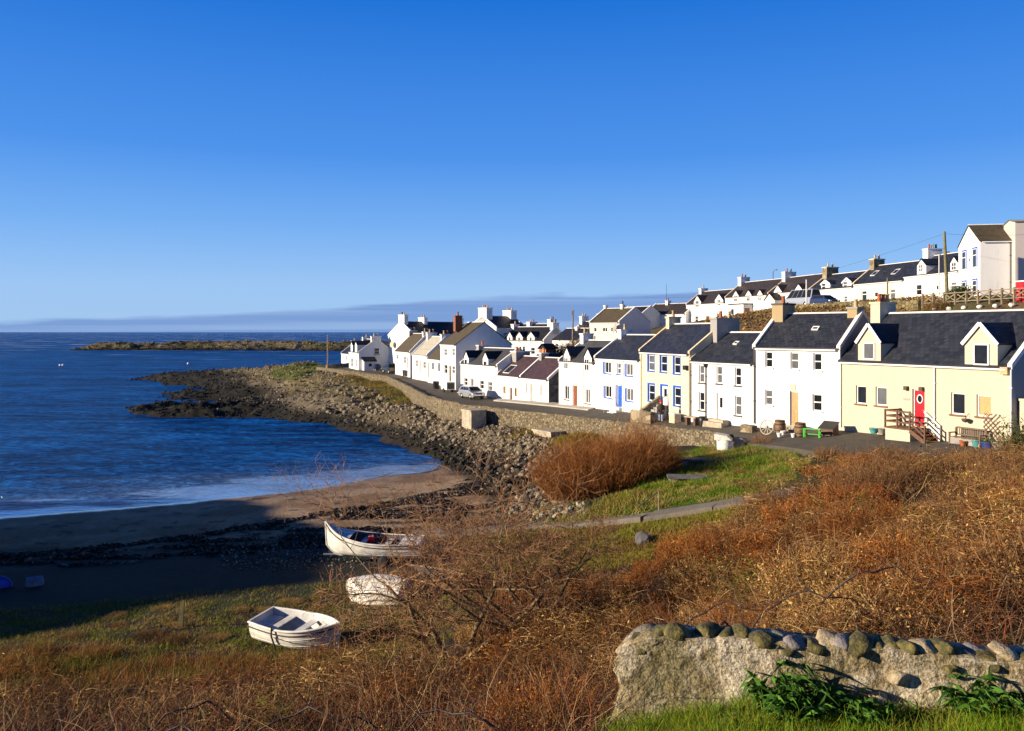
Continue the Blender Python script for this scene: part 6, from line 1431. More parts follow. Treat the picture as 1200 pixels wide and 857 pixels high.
# white well on the green, slabs, handrail, rock, posts
wx, wy = pxy(849, 56.8); t = thing('stone_well', (wx, wy, 4.32), R(-20), 'white painted round stone well with a heavy lid on the green', 'well'); g = MB(); g.lathe([(.5, -.6), (.5, .5), (.46, .52)], 14); g.build('drum', rk_m, t); g = MB(); g.hexa([(-.62, -.5, .521), (.5, -.5, .521), (.5, .5, .521), (-.62, .5, .521), (-.6, -.5, .92), (.2, -.5, .80), (.2, .5, .80), (-.6, .5, .92)]); g.build('lid', rk_m, t)
o = bm_obj(lump(.55, 21, 2), 'rock', M['concrete']); o.location = (wx + 1.1, wy + .3, 4.5); tag(o, 'grey rock beside the white well', 'rock')
for px, Y, z_, lab in ((822, 51.5, 4.15, 'long concrete slab set in the grass, nearer the road'), (808, 46.4, 4.05, 'long concrete slab set in the grass, nearer the path')):
    t = thing('concrete_slab', (*pxy(px, Y), G(*pxy(px, Y))), R(-8), lab, 'slab'); g = MB(); g.box(-1.2, 1.2, -.45, .45, .10, .22); g.build('top', M['slab_shaded'], t)
    for x in (-.95, .95): g = MB(); g.box(x - .15, x + .15, -.4, .4, -.5, .098); g.build('support', M['grey_render'], t)
hx, hy = pxy(772, 40.4); t = thing('handrail', (hx, hy, float(base_z([hx], [hy])[0])), 0, 'single sloping metal handrail at the edge of the path', 'handrail'); g = MB(); g.tube([(0, 0, -.4), (0, 0, .82)], .035, 7); g.build('post', M['post_wood'], t); g = MB(); g.tube([(.05, 0, .86), (-1.0, .3, -.05)], .03, 7); g.build('rail', M['black_iron'], t)
rx, ry = pxy(754, 36.0); o = bm_obj(lump(.42, 31, 3), 'rock', simple('grey_rock', (.085, .08, .085), .9, vary=.3, bump=.04, bscale=6)); o.location = (rx, ry, G(rx, ry) + .2); tag(o, 'lone grey rock in the rough grass below the path', 'rock')
px_, py_ = pxy(212, 30); t = thing('wooden_post', (px_, py_, G(px_, py_)), 0, 'split lichened fence post alone in the grass left of the dinghy', 'post'); g = MB(); g.bar((0, 0, -.3), (.08, 0, .92), .10, .09, up=(0, 1, 0)); g.build('stake', M['pole_wood'], t); g = MB(); g.bar((-.09, .02, -.3), (.0, .02, .72), .07, .07, up=(0, 1, 0)); g.build('split_stake', M['pole_wood'], t)

# ---- the walker
def person(loc, rz):
    t = thing('person', loc, rz, 'person in a long dark coat, red hat and pale jeans walking on the road', 'person')
    V = [(0, 0, .92), (0, 0, 1.12), (0, .01, 1.30), (0, .0, 1.42), (0, -.01, 1.50), (0, -.03, 1.60), (0, -.035, 1.70),   # pelvis .. head
         (.19, 0, 1.38), (.25, .02, 1.12), (.20, -.13, .94), (.15, -.19, .93),                                           # right arm, hand in the pocket
         (-.19, 0, 1.38), (-.25, .02, 1.12), (-.20, -.13, .94), (-.15, -.19, .93),
         (.09, -.02, .86), (.10, -.12, .48), (.10, -.08, .09), (.10, -.24, .04),
         (-.09, .02, .86), (-.10, .06, .48), (-.10, .22, .12), (-.10, .12, .03)]
    E = [(0, 1), (1, 2), (2, 3), (3, 4), (4, 5), (5, 6), (3, 7), (7, 8), (8, 9), (9, 10), (3, 11), (11, 12), (12, 13), (13, 14), (0, 15), (15, 16), (16, 17), (17, 18), (0, 19), (19, 20), (20, 21), (21, 22)]
    rad = [.15, .13, .15, .10, .055, .085, .09, .065, .05, .04, .045, .065, .05, .04, .045, .09, .065, .045, .045, .09, .065, .045, .045]
    me = bpy.data.meshes.new('body'); me.from_pydata(V, E, []); me.update(); o = bpy.data.objects.new('body', me); COL.objects.link(o); o.parent = t
    sk = o.modifiers.new('skin', 'SKIN'); sk.use_smooth_shade = True
    for i, v in enumerate(me.skin_vertices[0].data): v.radius = (rad[i], rad[i]); v.use_root = i == 0
    ss = o.modifiers.new('sub', 'SUBSURF'); ss.levels = 2; ss.render_levels = 2
    me.materials.append(simple('skin_tone', (.45, .26, .17), .6))
    coat = simple('dark_brown_coat', (.03, .018, .012), .8, vary=.3); g = MB(); n = 16
    g.lathe([(.27, .66), (.26, .8), (.235, 1.0), (.23, 1.2), (.235, 1.36), (.17, 1.44), (.085, 1.50), (.08, 1.54)], n, cap=False)
    g.v = [(x * 1.0, y * .78, z) for x, y, z in g.v]; g.build('coat', coat, t)
    for sg in (-1, 1):
        g = MB(); g.tube([(sg * .19, 0, 1.39), (sg * .275, .02, 1.12), (sg * .215, -.13, .95), (sg * .17, -.19, .94)], [.09, .075, .062, .058], 9); g.build('sleeve', coat, t)
    jeans = simple('pale_denim', (.26, .33, .48), .8, vary=.15)
    for a, b_, c in (((.09, -.02, .84), (.10, -.12, .48), (.10, -.08, .10)), ((-.09, .02, .84), (-.10, .06, .48), (-.10, .22, .13))): g = MB(); g.tube([a, b_, c], [.11, .085, .07], 9); g.build('trouser_leg', jeans, t)
    for a, b_ in (((.10, -.06, .05), (.10, -.27, .045)), ((-.10, .24, .10), (-.10, .08, .04))): g = MB(); g.tube([a, b_], [.062, .05], 9); g.build('shoe', M['black_iron'], t)
    g = MB(); g.lathe([(.105, 1.665), (.115, 1.70), (.11, 1.76), (.075, 1.815), (.02, 1.83)], 14, 0, (0, -.03, 0)); g.build('hat', simple('red_wool', (.55, .015, .02), .9), t)
    g = MB(); g.lathe([(.03, 0), (.04, .03), (.02, .06)], 8, 0, (0, -.03, 1.825)); g.build('bobble', bpy.data.materials['red_wool'], t)
    g = MB(); g.lathe([(.10, 1.56), (.108, 1.62), (.106, 1.67)], 14, 0, (0, -.015, 0), cap=False); g.v = [(x, max(y, -.05), z) for x, y, z in g.v]; g.build('hair', simple('grey_brown_hair', (.12, .09, .07), .7), t)
    g = MB(); g.tube([(0, -.115, 1.655), (0, -.145, 1.625)], [.012, .018], 7); g.build('nose', bpy.data.materials['skin_tone'], t)
    for sg in (-1, 1): g = MB(); g.lathe([(.002, -.012), (.011, 0), (.002, .012)], 8, 0, (sg * .035, -.118, 1.66)); g.build('eye', M['black_iron'], t)
    g = MB(); g.box(-.028, .028, -.122, -.112, 1.588, 1.596); g.build('mouth', M['pot_red'], t)
    return t
pp = SG(774.5, 70.2); person(pp, math.atan2(-.9, -.45) + R(90) + R(20))
# ================================================================ foreground wall
def mortar_mat():
    m, nt, N, L, b = new_mat('old_lime_mortar')
    tc = N.new('ShaderNodeTexCoord')
    n1 = N.new('ShaderNodeTexNoise'); n1.inputs['Scale'].default_value = 2.6; n1.inputs['Detail'].default_value = 10; n1.inputs['Roughness'].default_value = .72; L.new(tc.outputs['Object'], n1.inputs['Vector'])
    cr = N.new('ShaderNodeValToRGB'); e = cr.color_ramp.elements; e[0].position = .34; e[0].color = (.14, .10, .045, 1); e[1].position = .60; e[1].color = (.60, .54, .43, 1)
    k = e.new(.45); k.color = (.36, .29, .18, 1); L.new(n1.outputs['Fac'], cr.inputs['Fac'])
    n3 = N.new('ShaderNodeTexNoise'); n3.inputs['Scale'].default_value = 1.1; n3.inputs['Detail'].default_value = 6; L.new(tc.outputs['Object'], n3.inputs['Vector'])
    r3 = N.new('ShaderNodeValToRGB'); r3.color_ramp.elements[0].position = .48; r3.color_ramp.elements[1].position = .62; L.new(n3.outputs['Fac'], r3.inputs['Fac'])
    vo = N.new('ShaderNodeTexVoronoi'); vo.inputs['Scale'].default_value = 7; L.new(tc.outputs['Object'], vo.inputs['Vector'])
    mx = N.new('ShaderNodeMixRGB'); mx.inputs['Color2'].default_value = (.20, .17, .07, 1); L.new(cr.outputs['Color'], mx.inputs['Color1'])
    ml = N.new('ShaderNodeMath'); ml.operation = 'MULTIPLY'; ml.inputs[1].default_value = .8; L.new(r3.outputs['Color'], ml.inputs[0]); L.new(ml.outputs[0], mx.inputs['Fac'])
    n4 = N.new('ShaderNodeTexNoise'); n4.inputs['Scale'].default_value = 34; n4.inputs['Detail'].default_value = 6; L.new(tc.outputs['Object'], n4.inputs['Vector'])
    r4 = N.new('ShaderNodeValToRGB'); r4.color_ramp.elements[0].position = .36; r4.color_ramp.elements[1].position = .55; r4.color_ramp.elements[0].color = (.35, .30, .22, 1); L.new(n4.outputs['Fac'], r4.inputs['Fac'])
    mu = N.new('ShaderNodeMixRGB'); mu.blend_type = 'MULTIPLY'; mu.inputs['Fac'].default_value = .8; L.new(mx.outputs['Color'], mu.inputs['Color1']); L.new(r4.outputs['Color'], mu.inputs['Color2'])
    # open joints where the mortar has weathered back
    wv = N.new('ShaderNodeMixRGB'); wv.inputs['Fac'].default_value = .16; L.new(tc.outputs['Object'], wv.inputs['Color1']); L.new(n1.outputs['Color'], wv.inputs['Color2'])
    ve = N.new('ShaderNodeTexVoronoi'); ve.feature = 'DISTANCE_TO_EDGE'; ve.inputs['Scale'].default_value = 4.2; L.new(wv.outputs['Color'], ve.inputs['Vector'])
    er = N.new('ShaderNodeMapRange'); er.inputs['From Max'].default_value = .055; er.inputs['To Min'].default_value = .75; er.inputs['To Max'].default_value = 0; L.new(ve.outputs['Distance'], er.inputs['Value'])
    em = N.new('ShaderNodeMapRange'); em.inputs['From Min'].default_value = .46; em.inputs['From Max'].default_value = .6; L.new(n3.outputs['Fac'], em.inputs['Value'])
    ej = N.new('ShaderNodeMath'); ej.operation = 'MULTIPLY'; L.new(er.outputs['Result'], ej.inputs[0]); L.new(em.outputs['Result'], ej.inputs[1])
    mj = N.new('ShaderNodeMixRGB'); mj.inputs['Color2'].default_value = (.07, .055, .03, 1); L.new(ej.outputs[0], mj.inputs['Fac']); L.new(mu.outputs['Color'], mj.inputs['Color1'])
    L.new(mj.outputs['Color'], b.inputs['Base Color'])
    a = N.new('ShaderNodeMath'); a.operation = 'MULTIPLY_ADD'; a.inputs[1].default_value = .5; L.new(n4.outputs['Fac'], a.inputs[0]); L.new(n1.outputs['Fac'], a.inputs[2])
    bp = N.new('ShaderNodeBump'); bp.inputs['Distance'].default_value = .05; L.new(a.outputs[0], bp.inputs['Height']); L.new(bp.outputs['Normal'], b.inputs['Normal'])
    b.inputs['Roughness'].default_value = .95; b.inputs['Specular IOR Level'].default_value = .15
    return m
MORT = mortar_mat()
wa, wb_ = Vector((1.45, 10.6, 0)), Vector((7.6, 9.35, 0)); wd = (wb_ - wa).normalized(); wn = Vector((wd.y, -wd.x, 0)); WLn = (wb_ - wa).length
wt = thing('stone_wall', wa, math.atan2(wd.y, wd.x), 'broken old mortared stone wall topped with mossy round stones, nearest the viewer', 'wall')
nx, nz = 520, 130; x = np.linspace(-.02, WLn, nx); v = np.linspace(0, 1, nz); Xg, Vg = np.meshgrid(x, v); Xf, Vf = Xg.ravel(), Vg.ravel()
top = 8.33 - .20 * np.exp(-np.maximum(Xf, 0) / .12) + .05 * fbm(Xf * 1.3, Xf * 0, 3) + .07 * fbm(Xf * 4, Xf * 0 + 9, 3) ; bot = 6.5
# the broken left end steps down
endcut = -.34 * (1 - Vf) ** 1.3
zf = bot + (top - bot) * Vf
yf = -.24 + .13 * fbm(Xf * 1.4, zf * 1.4, 4) + .035 * fbm(Xf * 4.5, zf * 4.5, 4) + .018 * (ridged(Xf * 7 + 3, zf * 7, 3) - .6) + .022 * fbm(Xf * 18, zf * 18, 3) + .10 * (1 - Vf) * -1
xf_ = Xf + endcut * np.exp(-Xf * 1.6) + .05 * fbm(zf * 5, Xf * 5 + 3, 3) + .38 * fbm(zf * 4.2 + 7, zf * 0 + 2, 4) * np.exp(-Xf * 2.2)
ii = np.arange(nx * nz).reshape(nz, nx); q = np.stack([ii[:-1, :-1], ii[:-1, 1:], ii[1:, 1:], ii[1:, :-1]], -1).reshape(-1, 4)
front = np.stack([xf_, yf, zf], 1)
# top and back and end
tb = np.stack([x, np.full(nx, .26) + .04 * fbm(x * 3, x * 0 + 5, 3), 8.33 - .20 * np.exp(-np.maximum(x, 0) / .12) + .05 * fbm(x * 1.3, x * 0, 3) + .07 * fbm(x * 4, x * 0 + 9, 3)], 1); bb = tb.copy(); bb[:, 2] = bot
allv = np.concatenate([front, tb, bb]); o1 = nx * nz; o2 = o1 + nx; k = np.arange(nx - 1)
q2 = np.stack([ii[-1, :-1], ii[-1, 1:], o1 + k + 1, o1 + k], 1); q3 = np.stack([o1 + k, o1 + k + 1, o2 + k + 1, o2 + k], 1)
le = np.array([[ii[j, 0], ii[j + 1, 0], o1, o2] for j in range(nz - 1)]) if False else np.array([[ii[j, 0], ii[j + 1, 0], o1, o1] for j in range(0)]).reshape(0, 4).astype(int)
# left end: strip from front edge to back edge
bk = np.stack([x[0] + endcut.reshape(nz, nx)[:, 0], np.full(nz, .26), zf.reshape(nz, nx)[:, 0]], 1); o3 = len(allv); allv = np.concatenate([allv, bk]); j = np.arange(nz - 1)
q4 = np.stack([ii[j, 0], ii[j + 1, 0], o3 + j + 1, o3 + j], 1)
wo = np_mesh('wall_body', allv, np.concatenate([q, q2, q3, q4]), MORT, smooth=True)
wo.parent = wt
def lichen_stone(name, c0, c1, c2):
    m, nt, N, L, b = new_mat(name); tc = N.new('ShaderNodeTexCoord')
    n = N.new('ShaderNodeTexNoise'); n.inputs['Scale'].default_value = 5; n.inputs['Detail'].default_value = 9; n.inputs['Roughness'].default_value = .7; L.new(tc.outputs['Object'], n.inputs['Vector'])
    cr = N.new('ShaderNodeValToRGB'); e = cr.color_ramp.elements; e[0].position = .38; e[0].color = (*c0, 1); e[1].position = .62; e[1].color = (*c2, 1); k_ = e.new(.5); k_.color = (*c1, 1)
    L.new(n.outputs['Fac'], cr.inputs['Fac']); L.new(cr.outputs['Color'], b.inputs['Base Color'])
    n2 = N.new('ShaderNodeTexNoise'); n2.inputs['Scale'].default_value = 28; n2.inputs['Detail'].default_value = 8; L.new(tc.outputs['Object'], n2.inputs['Vector'])
    bp = N.new('ShaderNodeBump'); bp.inputs['Distance'].default_value = .02; L.new(n2.outputs['Fac'], bp.inputs['Height']); L.new(bp.outputs['Normal'], b.inputs['Normal']); b.inputs['Roughness'].default_value = .85
    return m
ST = [lichen_stone('olive_lichen_stone', (.03, .028, .012), (.09, .078, .02), (.20, .16, .045)), lichen_stone('grey_purple_stone', (.12, .11, .12), (.20, .18, .19), (.26, .22, .14)), lichen_stone('buff_mortared_stone', (.22, .17, .09), (.34, .28, .18), (.44, .38, .27))]
rr = random.Random(4); xx = .05
while xx < WLn - .1:
    w_ = rr.uniform(.18, .36) if xx < 4.2 else rr.uniform(.26, .46); mt = ST[rr.choice([0, 0, 0, 0, 2, 2, 1 if xx > 1.2 else 0])]; flat = rr.uniform(.5, .75)
    bm = lump(.5, rr.randint(0, 9999), 3, (w_ * 1.15, rr.uniform(.42, .58), max(.16, w_ * flat)), .35); o = bm_obj(bm, 'coping_stone', mt, wt)
    for p_ in o.data.polygons: p_.use_smooth = True
    o.location = (xx + w_ * .42, rr.uniform(-.09, .04), 8.34 - .18 * math.exp(-xx / .12) + rr.uniform(-.09, .02)); o.rotation_euler = (rr.uniform(-.3, .3), rr.uniform(-.25, .25), rr.uniform(-.4, .4)); xx += w_ * rr.uniform(.5, .8)
for i in range(12):                                               # stones showing in the face
    xw = rr.choice([rr.uniform(.1, WLn), rr.uniform(2.6, WLn), rr.uniform(3.4, 5.2)]); zw = rr.uniform(7.3, 8.25) if xw > 2.4 else rr.uniform(7.9, 8.28); w_ = rr.uniform(.12, .36)
    bm = lump(.5, rr.randint(0, 9999), 3, (w_, .28, w_ * rr.uniform(.4, .75)), .35); o = bm_obj(bm, 'face_stone', ST[rr.choice([0, 1, 2, 2])], wt)
    for p_ in o.data.polygons: p_.use_smooth = True
    o.location = (xw, -.24 - rr.uniform(-.03, .03) - .05 * (8.3 - zw), zw); o.rotation_euler = (0, rr.uniform(-.3, .3), 0)

# ================================================================ boulders under the wall and out along the point
def sample(n, u0, u1, y0, y1, p=1.0, rng=RNG):
    """ground points, thinning with distance the way the picture needs them"""
    if p == 1.0: Y = y0 * (y1 / y0) ** rng.random(n)
    else:
        a = 1 - p; Y = (y0 ** a + (y1 ** a - y0 ** a) * rng.random(n)) ** (1 / a)
    U = rng.uniform(u0, u1, n); return U * Y, Y
DRY = lichen_stone('dry_shore_rock', (.07, .055, .035), (.19, .15, .095), (.33, .27, .18)); WETR = lichen_stone('weedy_shore_rock', (.012, .011, .008), (.03, .027, .02), (.07, .06, .045))
protos = []
for k in range(7):
    bm = lump(.5, 100 + k, 2, (1, rr.uniform(.7, 1), rr.uniform(.6, .85)), .3); me = bpy.data.meshes.new('boulder'); bm.to_mesh(me); bm.free(); protos.append(me)
wetp = []
for me in protos: m2 = me.copy(); me.materials.append(DRY); m2.materials.append(WETR); wetp.append(m2)
bx, by = sample(9000, -.22, .07, 58, 135, 1.6); zz_ = gz(bx, by); ok = (rock_mask(bx, by) > .8) & (zz_ > .15); bx, by, zz_ = bx[ok], by[ok], zz_[ok]
cnt = 0; used_ = []
for x_, y_, z_ in zip(bx, by, zz_):
    if cnt >= 280: break
    s_ = RNG.uniform(.38, .85) * (1.0 if y_ < 95 else 1.2)
    if any((x_ - a) ** 2 + (y_ - b) ** 2 < (.42 * (s_ + c)) ** 2 for a, b, c in used_): continue
    used_.append((x_, y_, s_)); k = int(RNG.integers(7)); dry = z_ > .95 + RNG.normal() * .2
    o = bpy.data.objects.new('boulder', (protos if dry else wetp)[k]); COL.objects.link(o); o.location = (x_, y_, z_ + .12 * s_); o.scale = (s_ * RNG.uniform(.8, 1.3), s_, s_ * RNG.uniform(.8, 1.2)); o.rotation_euler = (RNG.uniform(-.4, .4), RNG.uniform(-.4, .4), RNG.uniform(0, 6.3))
    if dry: tag(o, 'rough grey-buff boulder in the rubble between the sea wall and the water', 'boulder', 'dry boulders below the sea wall')
    else: tag(o, 'dark weedy boulder near the waterline below the sea wall', 'boulder', 'weedy boulders at the waterline')
    cnt += 1
def stones(name, x_, y_, z_, size, col, sub=1, kinds=9, mat=None, seed=3, sink=.15):
    """many small stones in one mesh"""
    V, Fc, C = [], [], []; off = 0; n = len(x_); rg = np.random.default_rng(seed); kk = rg.integers(kinds, size=n)
    for k in range(kinds):
        bm = lump(.5, 500 + k, sub, (1, rr.uniform(.65, 1), rr.uniform(.5, .85)), .35); bm.verts.ensure_lookup_table(); v0 = np.array([v_.co[:] for v_ in bm.verts]); f0 = np.array([[l.index for l in f.verts] for f in bm.faces]); bm.free()
        i = np.where(kk == k)[0]
        if not len(i): continue
        a = rg.uniform(0, 6.28, len(i)); ca, sa = np.cos(a)[:, None], np.sin(a)[:, None]; tl = rg.normal(0, .3, (len(i), 1)); s_ = size[i][:, None]
        X = v0[None, :, 0] * ca - v0[None, :, 1] * sa; Y = v0[None, :, 0] * sa + v0[None, :, 1] * ca; Z = v0[None, :, 2] + X * tl
        P = np.stack([X * s_ + x_[i][:, None], Y * s_ + y_[i][:, None], Z * s_ + (z_[i] + size[i] * sink)[:, None]], -1)
        V.append(P.reshape(-1, 3)); Fc.append((np.arange(len(i))[:, None, None] * len(v0) + f0[None] + off).reshape(-1, 3)); C.append(np.repeat(col[i], len(v0), 0)); off += len(i) * len(v0)
    return np_mesh(name, np.concatenate(V), np.concatenate(Fc), mat, np.concatenate(C))
ROCKC = attr_mat('loose_stone', 0, .9, .2)
bx, by = sample(46000, -.52, .09, 56, 235, 1.35); zz_ = gz(bx, by); k = (rock_mask(bx, by) > .5) & (zz_ > -.1); bx, by, zz_ = bx[k], by[k], zz_[k]
n = len(bx); c = pal(n, [(.24, .19, .125), (.17, .13, .085), (.32, .26, .18), (.11, .09, .06), (.20, .175, .14)], vary=.25); wetk = sstep(1.4, .85, zz_ + .35 * RNG.normal(size=n) - 1.5 * sstep(-24, -56, bx))[:, None]; c = c * (1 - wetk) + np.array([[.02, .018, .013]]) * wetk * RNG.uniform(.5, 2, (n, 1))
tag(stones('shore_rubble', bx, by, zz_, RNG.uniform(.12, .55, n) ** 1.25 * (1 + .6 * sstep(100, 200, by)), c, 1, mat=ROCKC), kind='stuff')
bx = RNG.uniform(-315, -20, 9000); by = RNG.uniform(530, 600, 9000); zz_ = skerry(bx, by); k = zz_ > -.2; bx, by, zz_ = bx[k], by[k], zz_[k]; n = len(bx); wetk = sstep(2.2, 1.2, zz_ + .6 * RNG.normal(size=n))[:, None]
c = pal(n, [(.20, .16, .08), (.13, .11, .045), (.26, .21, .14), (.07, .055, .035)]) * (1 - wetk) + np.array([[.015, .014, .011]]) * wetk
tag(stones('skerry_rubble', bx, by, zz_, RNG.uniform(.4, 1.5, n), c, 1, mat=ROCKC, seed=13), kind='stuff')
# stones and low bank along the left foot of the path, pebbles by the boats
bx, by = sample(9000, -.34, .09, 38, 62, 1.2); zz_ = gz(bx, by); pr = sstep(1.2, -.4, sdist([gnd(*p) for p in [(585, 598, 1.2), (640, 570, 1.8), (660, 590, 2.6), (720, 594, 3.1), (700, 603, 2.8), (618, 606, 1.8)]], bx, by)); pb = sstep(1.5, -1, sdist([gnd(*p) for p in [(300, 632, .8), (400, 628, .9), (490, 612, 1.1), (560, 600, 1.2), (600, 604, 1.5), (520, 612, 1.3), (440, 660, 1.1), (300, 668, 1.0), (40, 690, .95), (0, 676, .9)]], bx, by)) * .8
k = RNG.random(len(bx)) < np.maximum(pr, pb); bx, by, zz_, pr = bx[k], by[k], zz_[k], pr[k]; n = len(bx)
tag(stones('pebbles', bx, by, zz_, np.where(pr > .5, RNG.uniform(.15, .6, n), RNG.uniform(.05, .17, n)), pal(n, [(.22, .18, .12), (.15, .12, .08), (.32, .28, .21), (.05, .045, .04), (.05, .045, .04)]), 1, mat=ROCKC, seed=9), kind='stuff')
# dark weed on the strand lines
bx, by = sample(60000, -.66, .03, 40, 66, 1.0); dd = ldist(STRAND, bx, by) + 1.6 * fbm(bx / 1.6, by / 1.1, 4) + .2; zz_ = gz(bx, by)
k = (dd < .9) | ((zz_ > .55) & (fbm(bx / 2.6 + by * .05, by / .8, 4) > .02) & (sdist(BEACH, bx, by) < 0)); k &= (zz_ > .2) & (rock_mask(bx, by) < .4); bx, by, zz_ = bx[k], by[k], zz_[k]; n = len(bx)
v, f, c = flakes(np.stack([bx, by, zz_ + .03 + RNG.random(n) * .06], 1), RNG.uniform(.06, .2, n), pal(n, [(.012, .010, .007), (.025, .018, .010), (.05, .03, .015)]), flat=.7)
tag(np_mesh('seaweed', v, f, attr_mat('wet_weed', 0, .5, .4), c), kind='stuff')

# ================================================================ grass
def blades(name, x_, y_, length, width, cols, lean=.5, wind=(.25, .05), nseg=2, seed=1, droop=.35, mat=None, wts=None, patch=None):
    rg = np.random.default_rng(seed); n = len(x_); z_ = gz(x_, y_); d = np.c_[rg.normal(wind[0], lean, n), rg.normal(wind[1], lean, n), rg.uniform(.7, 1.2, n)]
    c = pal(n, cols, wts, rng=rg)
    if patch is not None:
        k = sstep(-.05, .12, fbm(x_ / patch[1] + 31, y_ / patch[1], 4))[:, None] * patch[2]; c = c * (1 - k) + pal(n, patch[0], rng=rg) * k
    v, f, c = ribbons(np.stack([x_, y_, z_ - .02], 1), unit(d), length, width, rg.uniform(.2, 1, n) * droop, c, nseg, rng=rg)
    return tag(np_mesh(name, v, f, mat or FOL, c), kind='stuff')
MEADOW = [(-22, 27), (-14, 22.5), (-8, 23.5), (-3, 23.5), (-1, 27), (-.6, 32), (1, 35), (-.5, 39), (-3.5, 38.6), (-6, 37), (-10, 36), (-16, 34), (-24, 33)]
x_, y_ = sample(150000, -.66, .05, 22, 42, 1.3); k = sdist(MEADOW, x_, y_) + 1.2 * fbm(x_ / 1.5, y_ / 1.5, 3) < 0; x_, y_ = x_[k], y_[k]; n = len(x_)
k = RNG.random(n) < .25 + sstep(-.12, .1, fbm(x_ / .8 + 3, y_ / .8, 4)); x_, y_ = x_[k], y_[k]; n = len(x_)
cl = np.clip(fbm(x_ / .5, y_ / .5, 3) + .45, .15, 1); rustp = sstep(26.8, 24.8, y_ + 1.5 * fbm(x_ / 2, y_ / 2, 3))
L_ = (.09 + .22 * cl * RNG.random(n)) * (1 + 1.1 * rustp)
blades('grass', x_, y_, L_, .010 + .012 * RNG.random(n), [(.14, .18, .012), (.09, .14, .012), (.27, .25, .03), (.20, .18, .03)], patch=([(.30, .22, .05), (.22, .13, .03), (.36, .28, .09)], 1.6, .85), seed=2)
x_, y_ = sample(90000, -.7, -.12, 18.5, 29, 1.2); k = (sdist([(-24, 20), (-24, 27.5), (-15, 27.5), (-10, 26), (-5, 26.2), (-4, 23.4), (-8, 21), (-14, 19)], x_, y_) + 1.2 * fbm(x_ / 1.2, y_ / 1.2, 3) < 0) & (RNG.random(len(x_)) < .06 + sstep(-.08, .1, fbm(x_ / .8, y_ / .8, 3))); x_, y_ = x_[k], y_[k]; n = len(x_)
blades('rough_grass', x_, y_, RNG.uniform(.25, .75, n), .008 + .010 * RNG.random(n), [(.26, .10, .02), (.20, .07, .015), (.32, .17, .04), (.12, .10, .02)], wts=[3, 2, 2, 1], seed=3, lean=.6, patch=([(.40, .28, .10), (.07, .06, .012), (.10, .04, .012)], .7, .7))
x_, y_ = sample(120000, .06, .40, 35.5, 60, 1.2); k = (sdist(LAWN, x_, y_) + 1.2 * fbm(x_ / 1.2, y_ / 1.2, 3) < .3) & (ldist(PATHLINE, x_, y_) > 1.05); x_, y_ = x_[k], y_[k]; n = len(x_)
tuft = sstep(.08, .2, fbm(x_ / .9 + 5, y_ / .9, 3))
blades('grass', x_, y_, (.09 + .14 * RNG.random(n)) * (1 + 1.6 * tuft), .016 + .014 * RNG.random(n), [(.09, .17, .006), (.14, .21, .010), (.06, .11, .006), (.22, .24, .02)], patch=([(.40, .31, .10), (.30, .26, .06), (.22, .17, .05)], .9, .8), seed=4)
x_, y_ = sample(120000, -.08, .34, 31, 46, 1.1); k = (sdist([(-2.2, 36), (-2.5, 44.8), (.4, 44.2), (3, 41.4), (6.2, 38.7), (9.2, 37.2), (10.8, 36.2), (8, 34.4), (4.5, 33.4), (1.5, 34)], x_, y_) + .9 * fbm(x_ / 1.2, y_ / 1.2, 3) < 0) & (ldist(PATHLINE, x_, y_) > 1.0); x_, y_ = x_[k], y_[k]; n = len(x_)
blades('grass', x_, y_, .12 + .26 * RNG.random(n), .012 + .012 * RNG.random(n), [(.24, .23, .02), (.14, .17, .012), (.34, .27, .05)], patch=([(.16, .06, .02), (.34, .24, .07), (.12, .07, .02)], 1.5, .8), seed=5)
# verge below the sea wall, the grassy point, along the path edges and the road edge
vx, vy = [], []
for px, py, z_, r_, n_ in ((705, 484, 4.3, 1.3, 900), (415, 442, 4.2, 4, 1500), (440, 452, 3.7, 4, 1800), (612, 508, 2.6, 2.2, 1500), (680, 514, 2.9, 2.6, 2500), (665, 522, 2.4, 1.6, 900), (540, 487, 2.9, 2.0, 600), (455, 458, 3.6, 4.5, 1800), (430, 447, 4.0, 5, 1800), (468, 466, 3.2, 3.2, 1500), (640, 594, 2.2, 1.6, 1500), (690, 596, 3.0, 2.4, 2400), (735, 590, 3.4, 2, 1500)):
    gx0, gy0, _ = gnd(px, py, z_); vx.append(gx0 + RNG.normal(0, r_ * .5, n_)); vy.append(gy0 + RNG.normal(0, r_ * .5, n_))
x_, y_ = np.concatenate(vx), np.concatenate(vy); n = len(x_)
blades('grass', x_, y_, RNG.uniform(.15, .55, n), .03 + .03 * RNG.random(n), [(.10, .15, .015), (.20, .18, .03), (.32, .24, .07)], patch=([(.30, .12, .02), (.24, .17, .04)], 3, .6), seed=6)
x_, y_ = sample(40000, -.32, -.2, 135, 215, 1.0); k = sdist(GRASSY_POINT, x_, y_) + 3 * fbm(x_ / 4, y_ / 4, 3) < 0; x_, y_ = x_[k], y_[k]; n = len(x_)
blades('grass', x_, y_, RNG.uniform(.15, .45, n), .05 + .05 * RNG.random(n), [(.13, .19, .02), (.17, .20, .03), (.26, .23, .06)], seed=7)
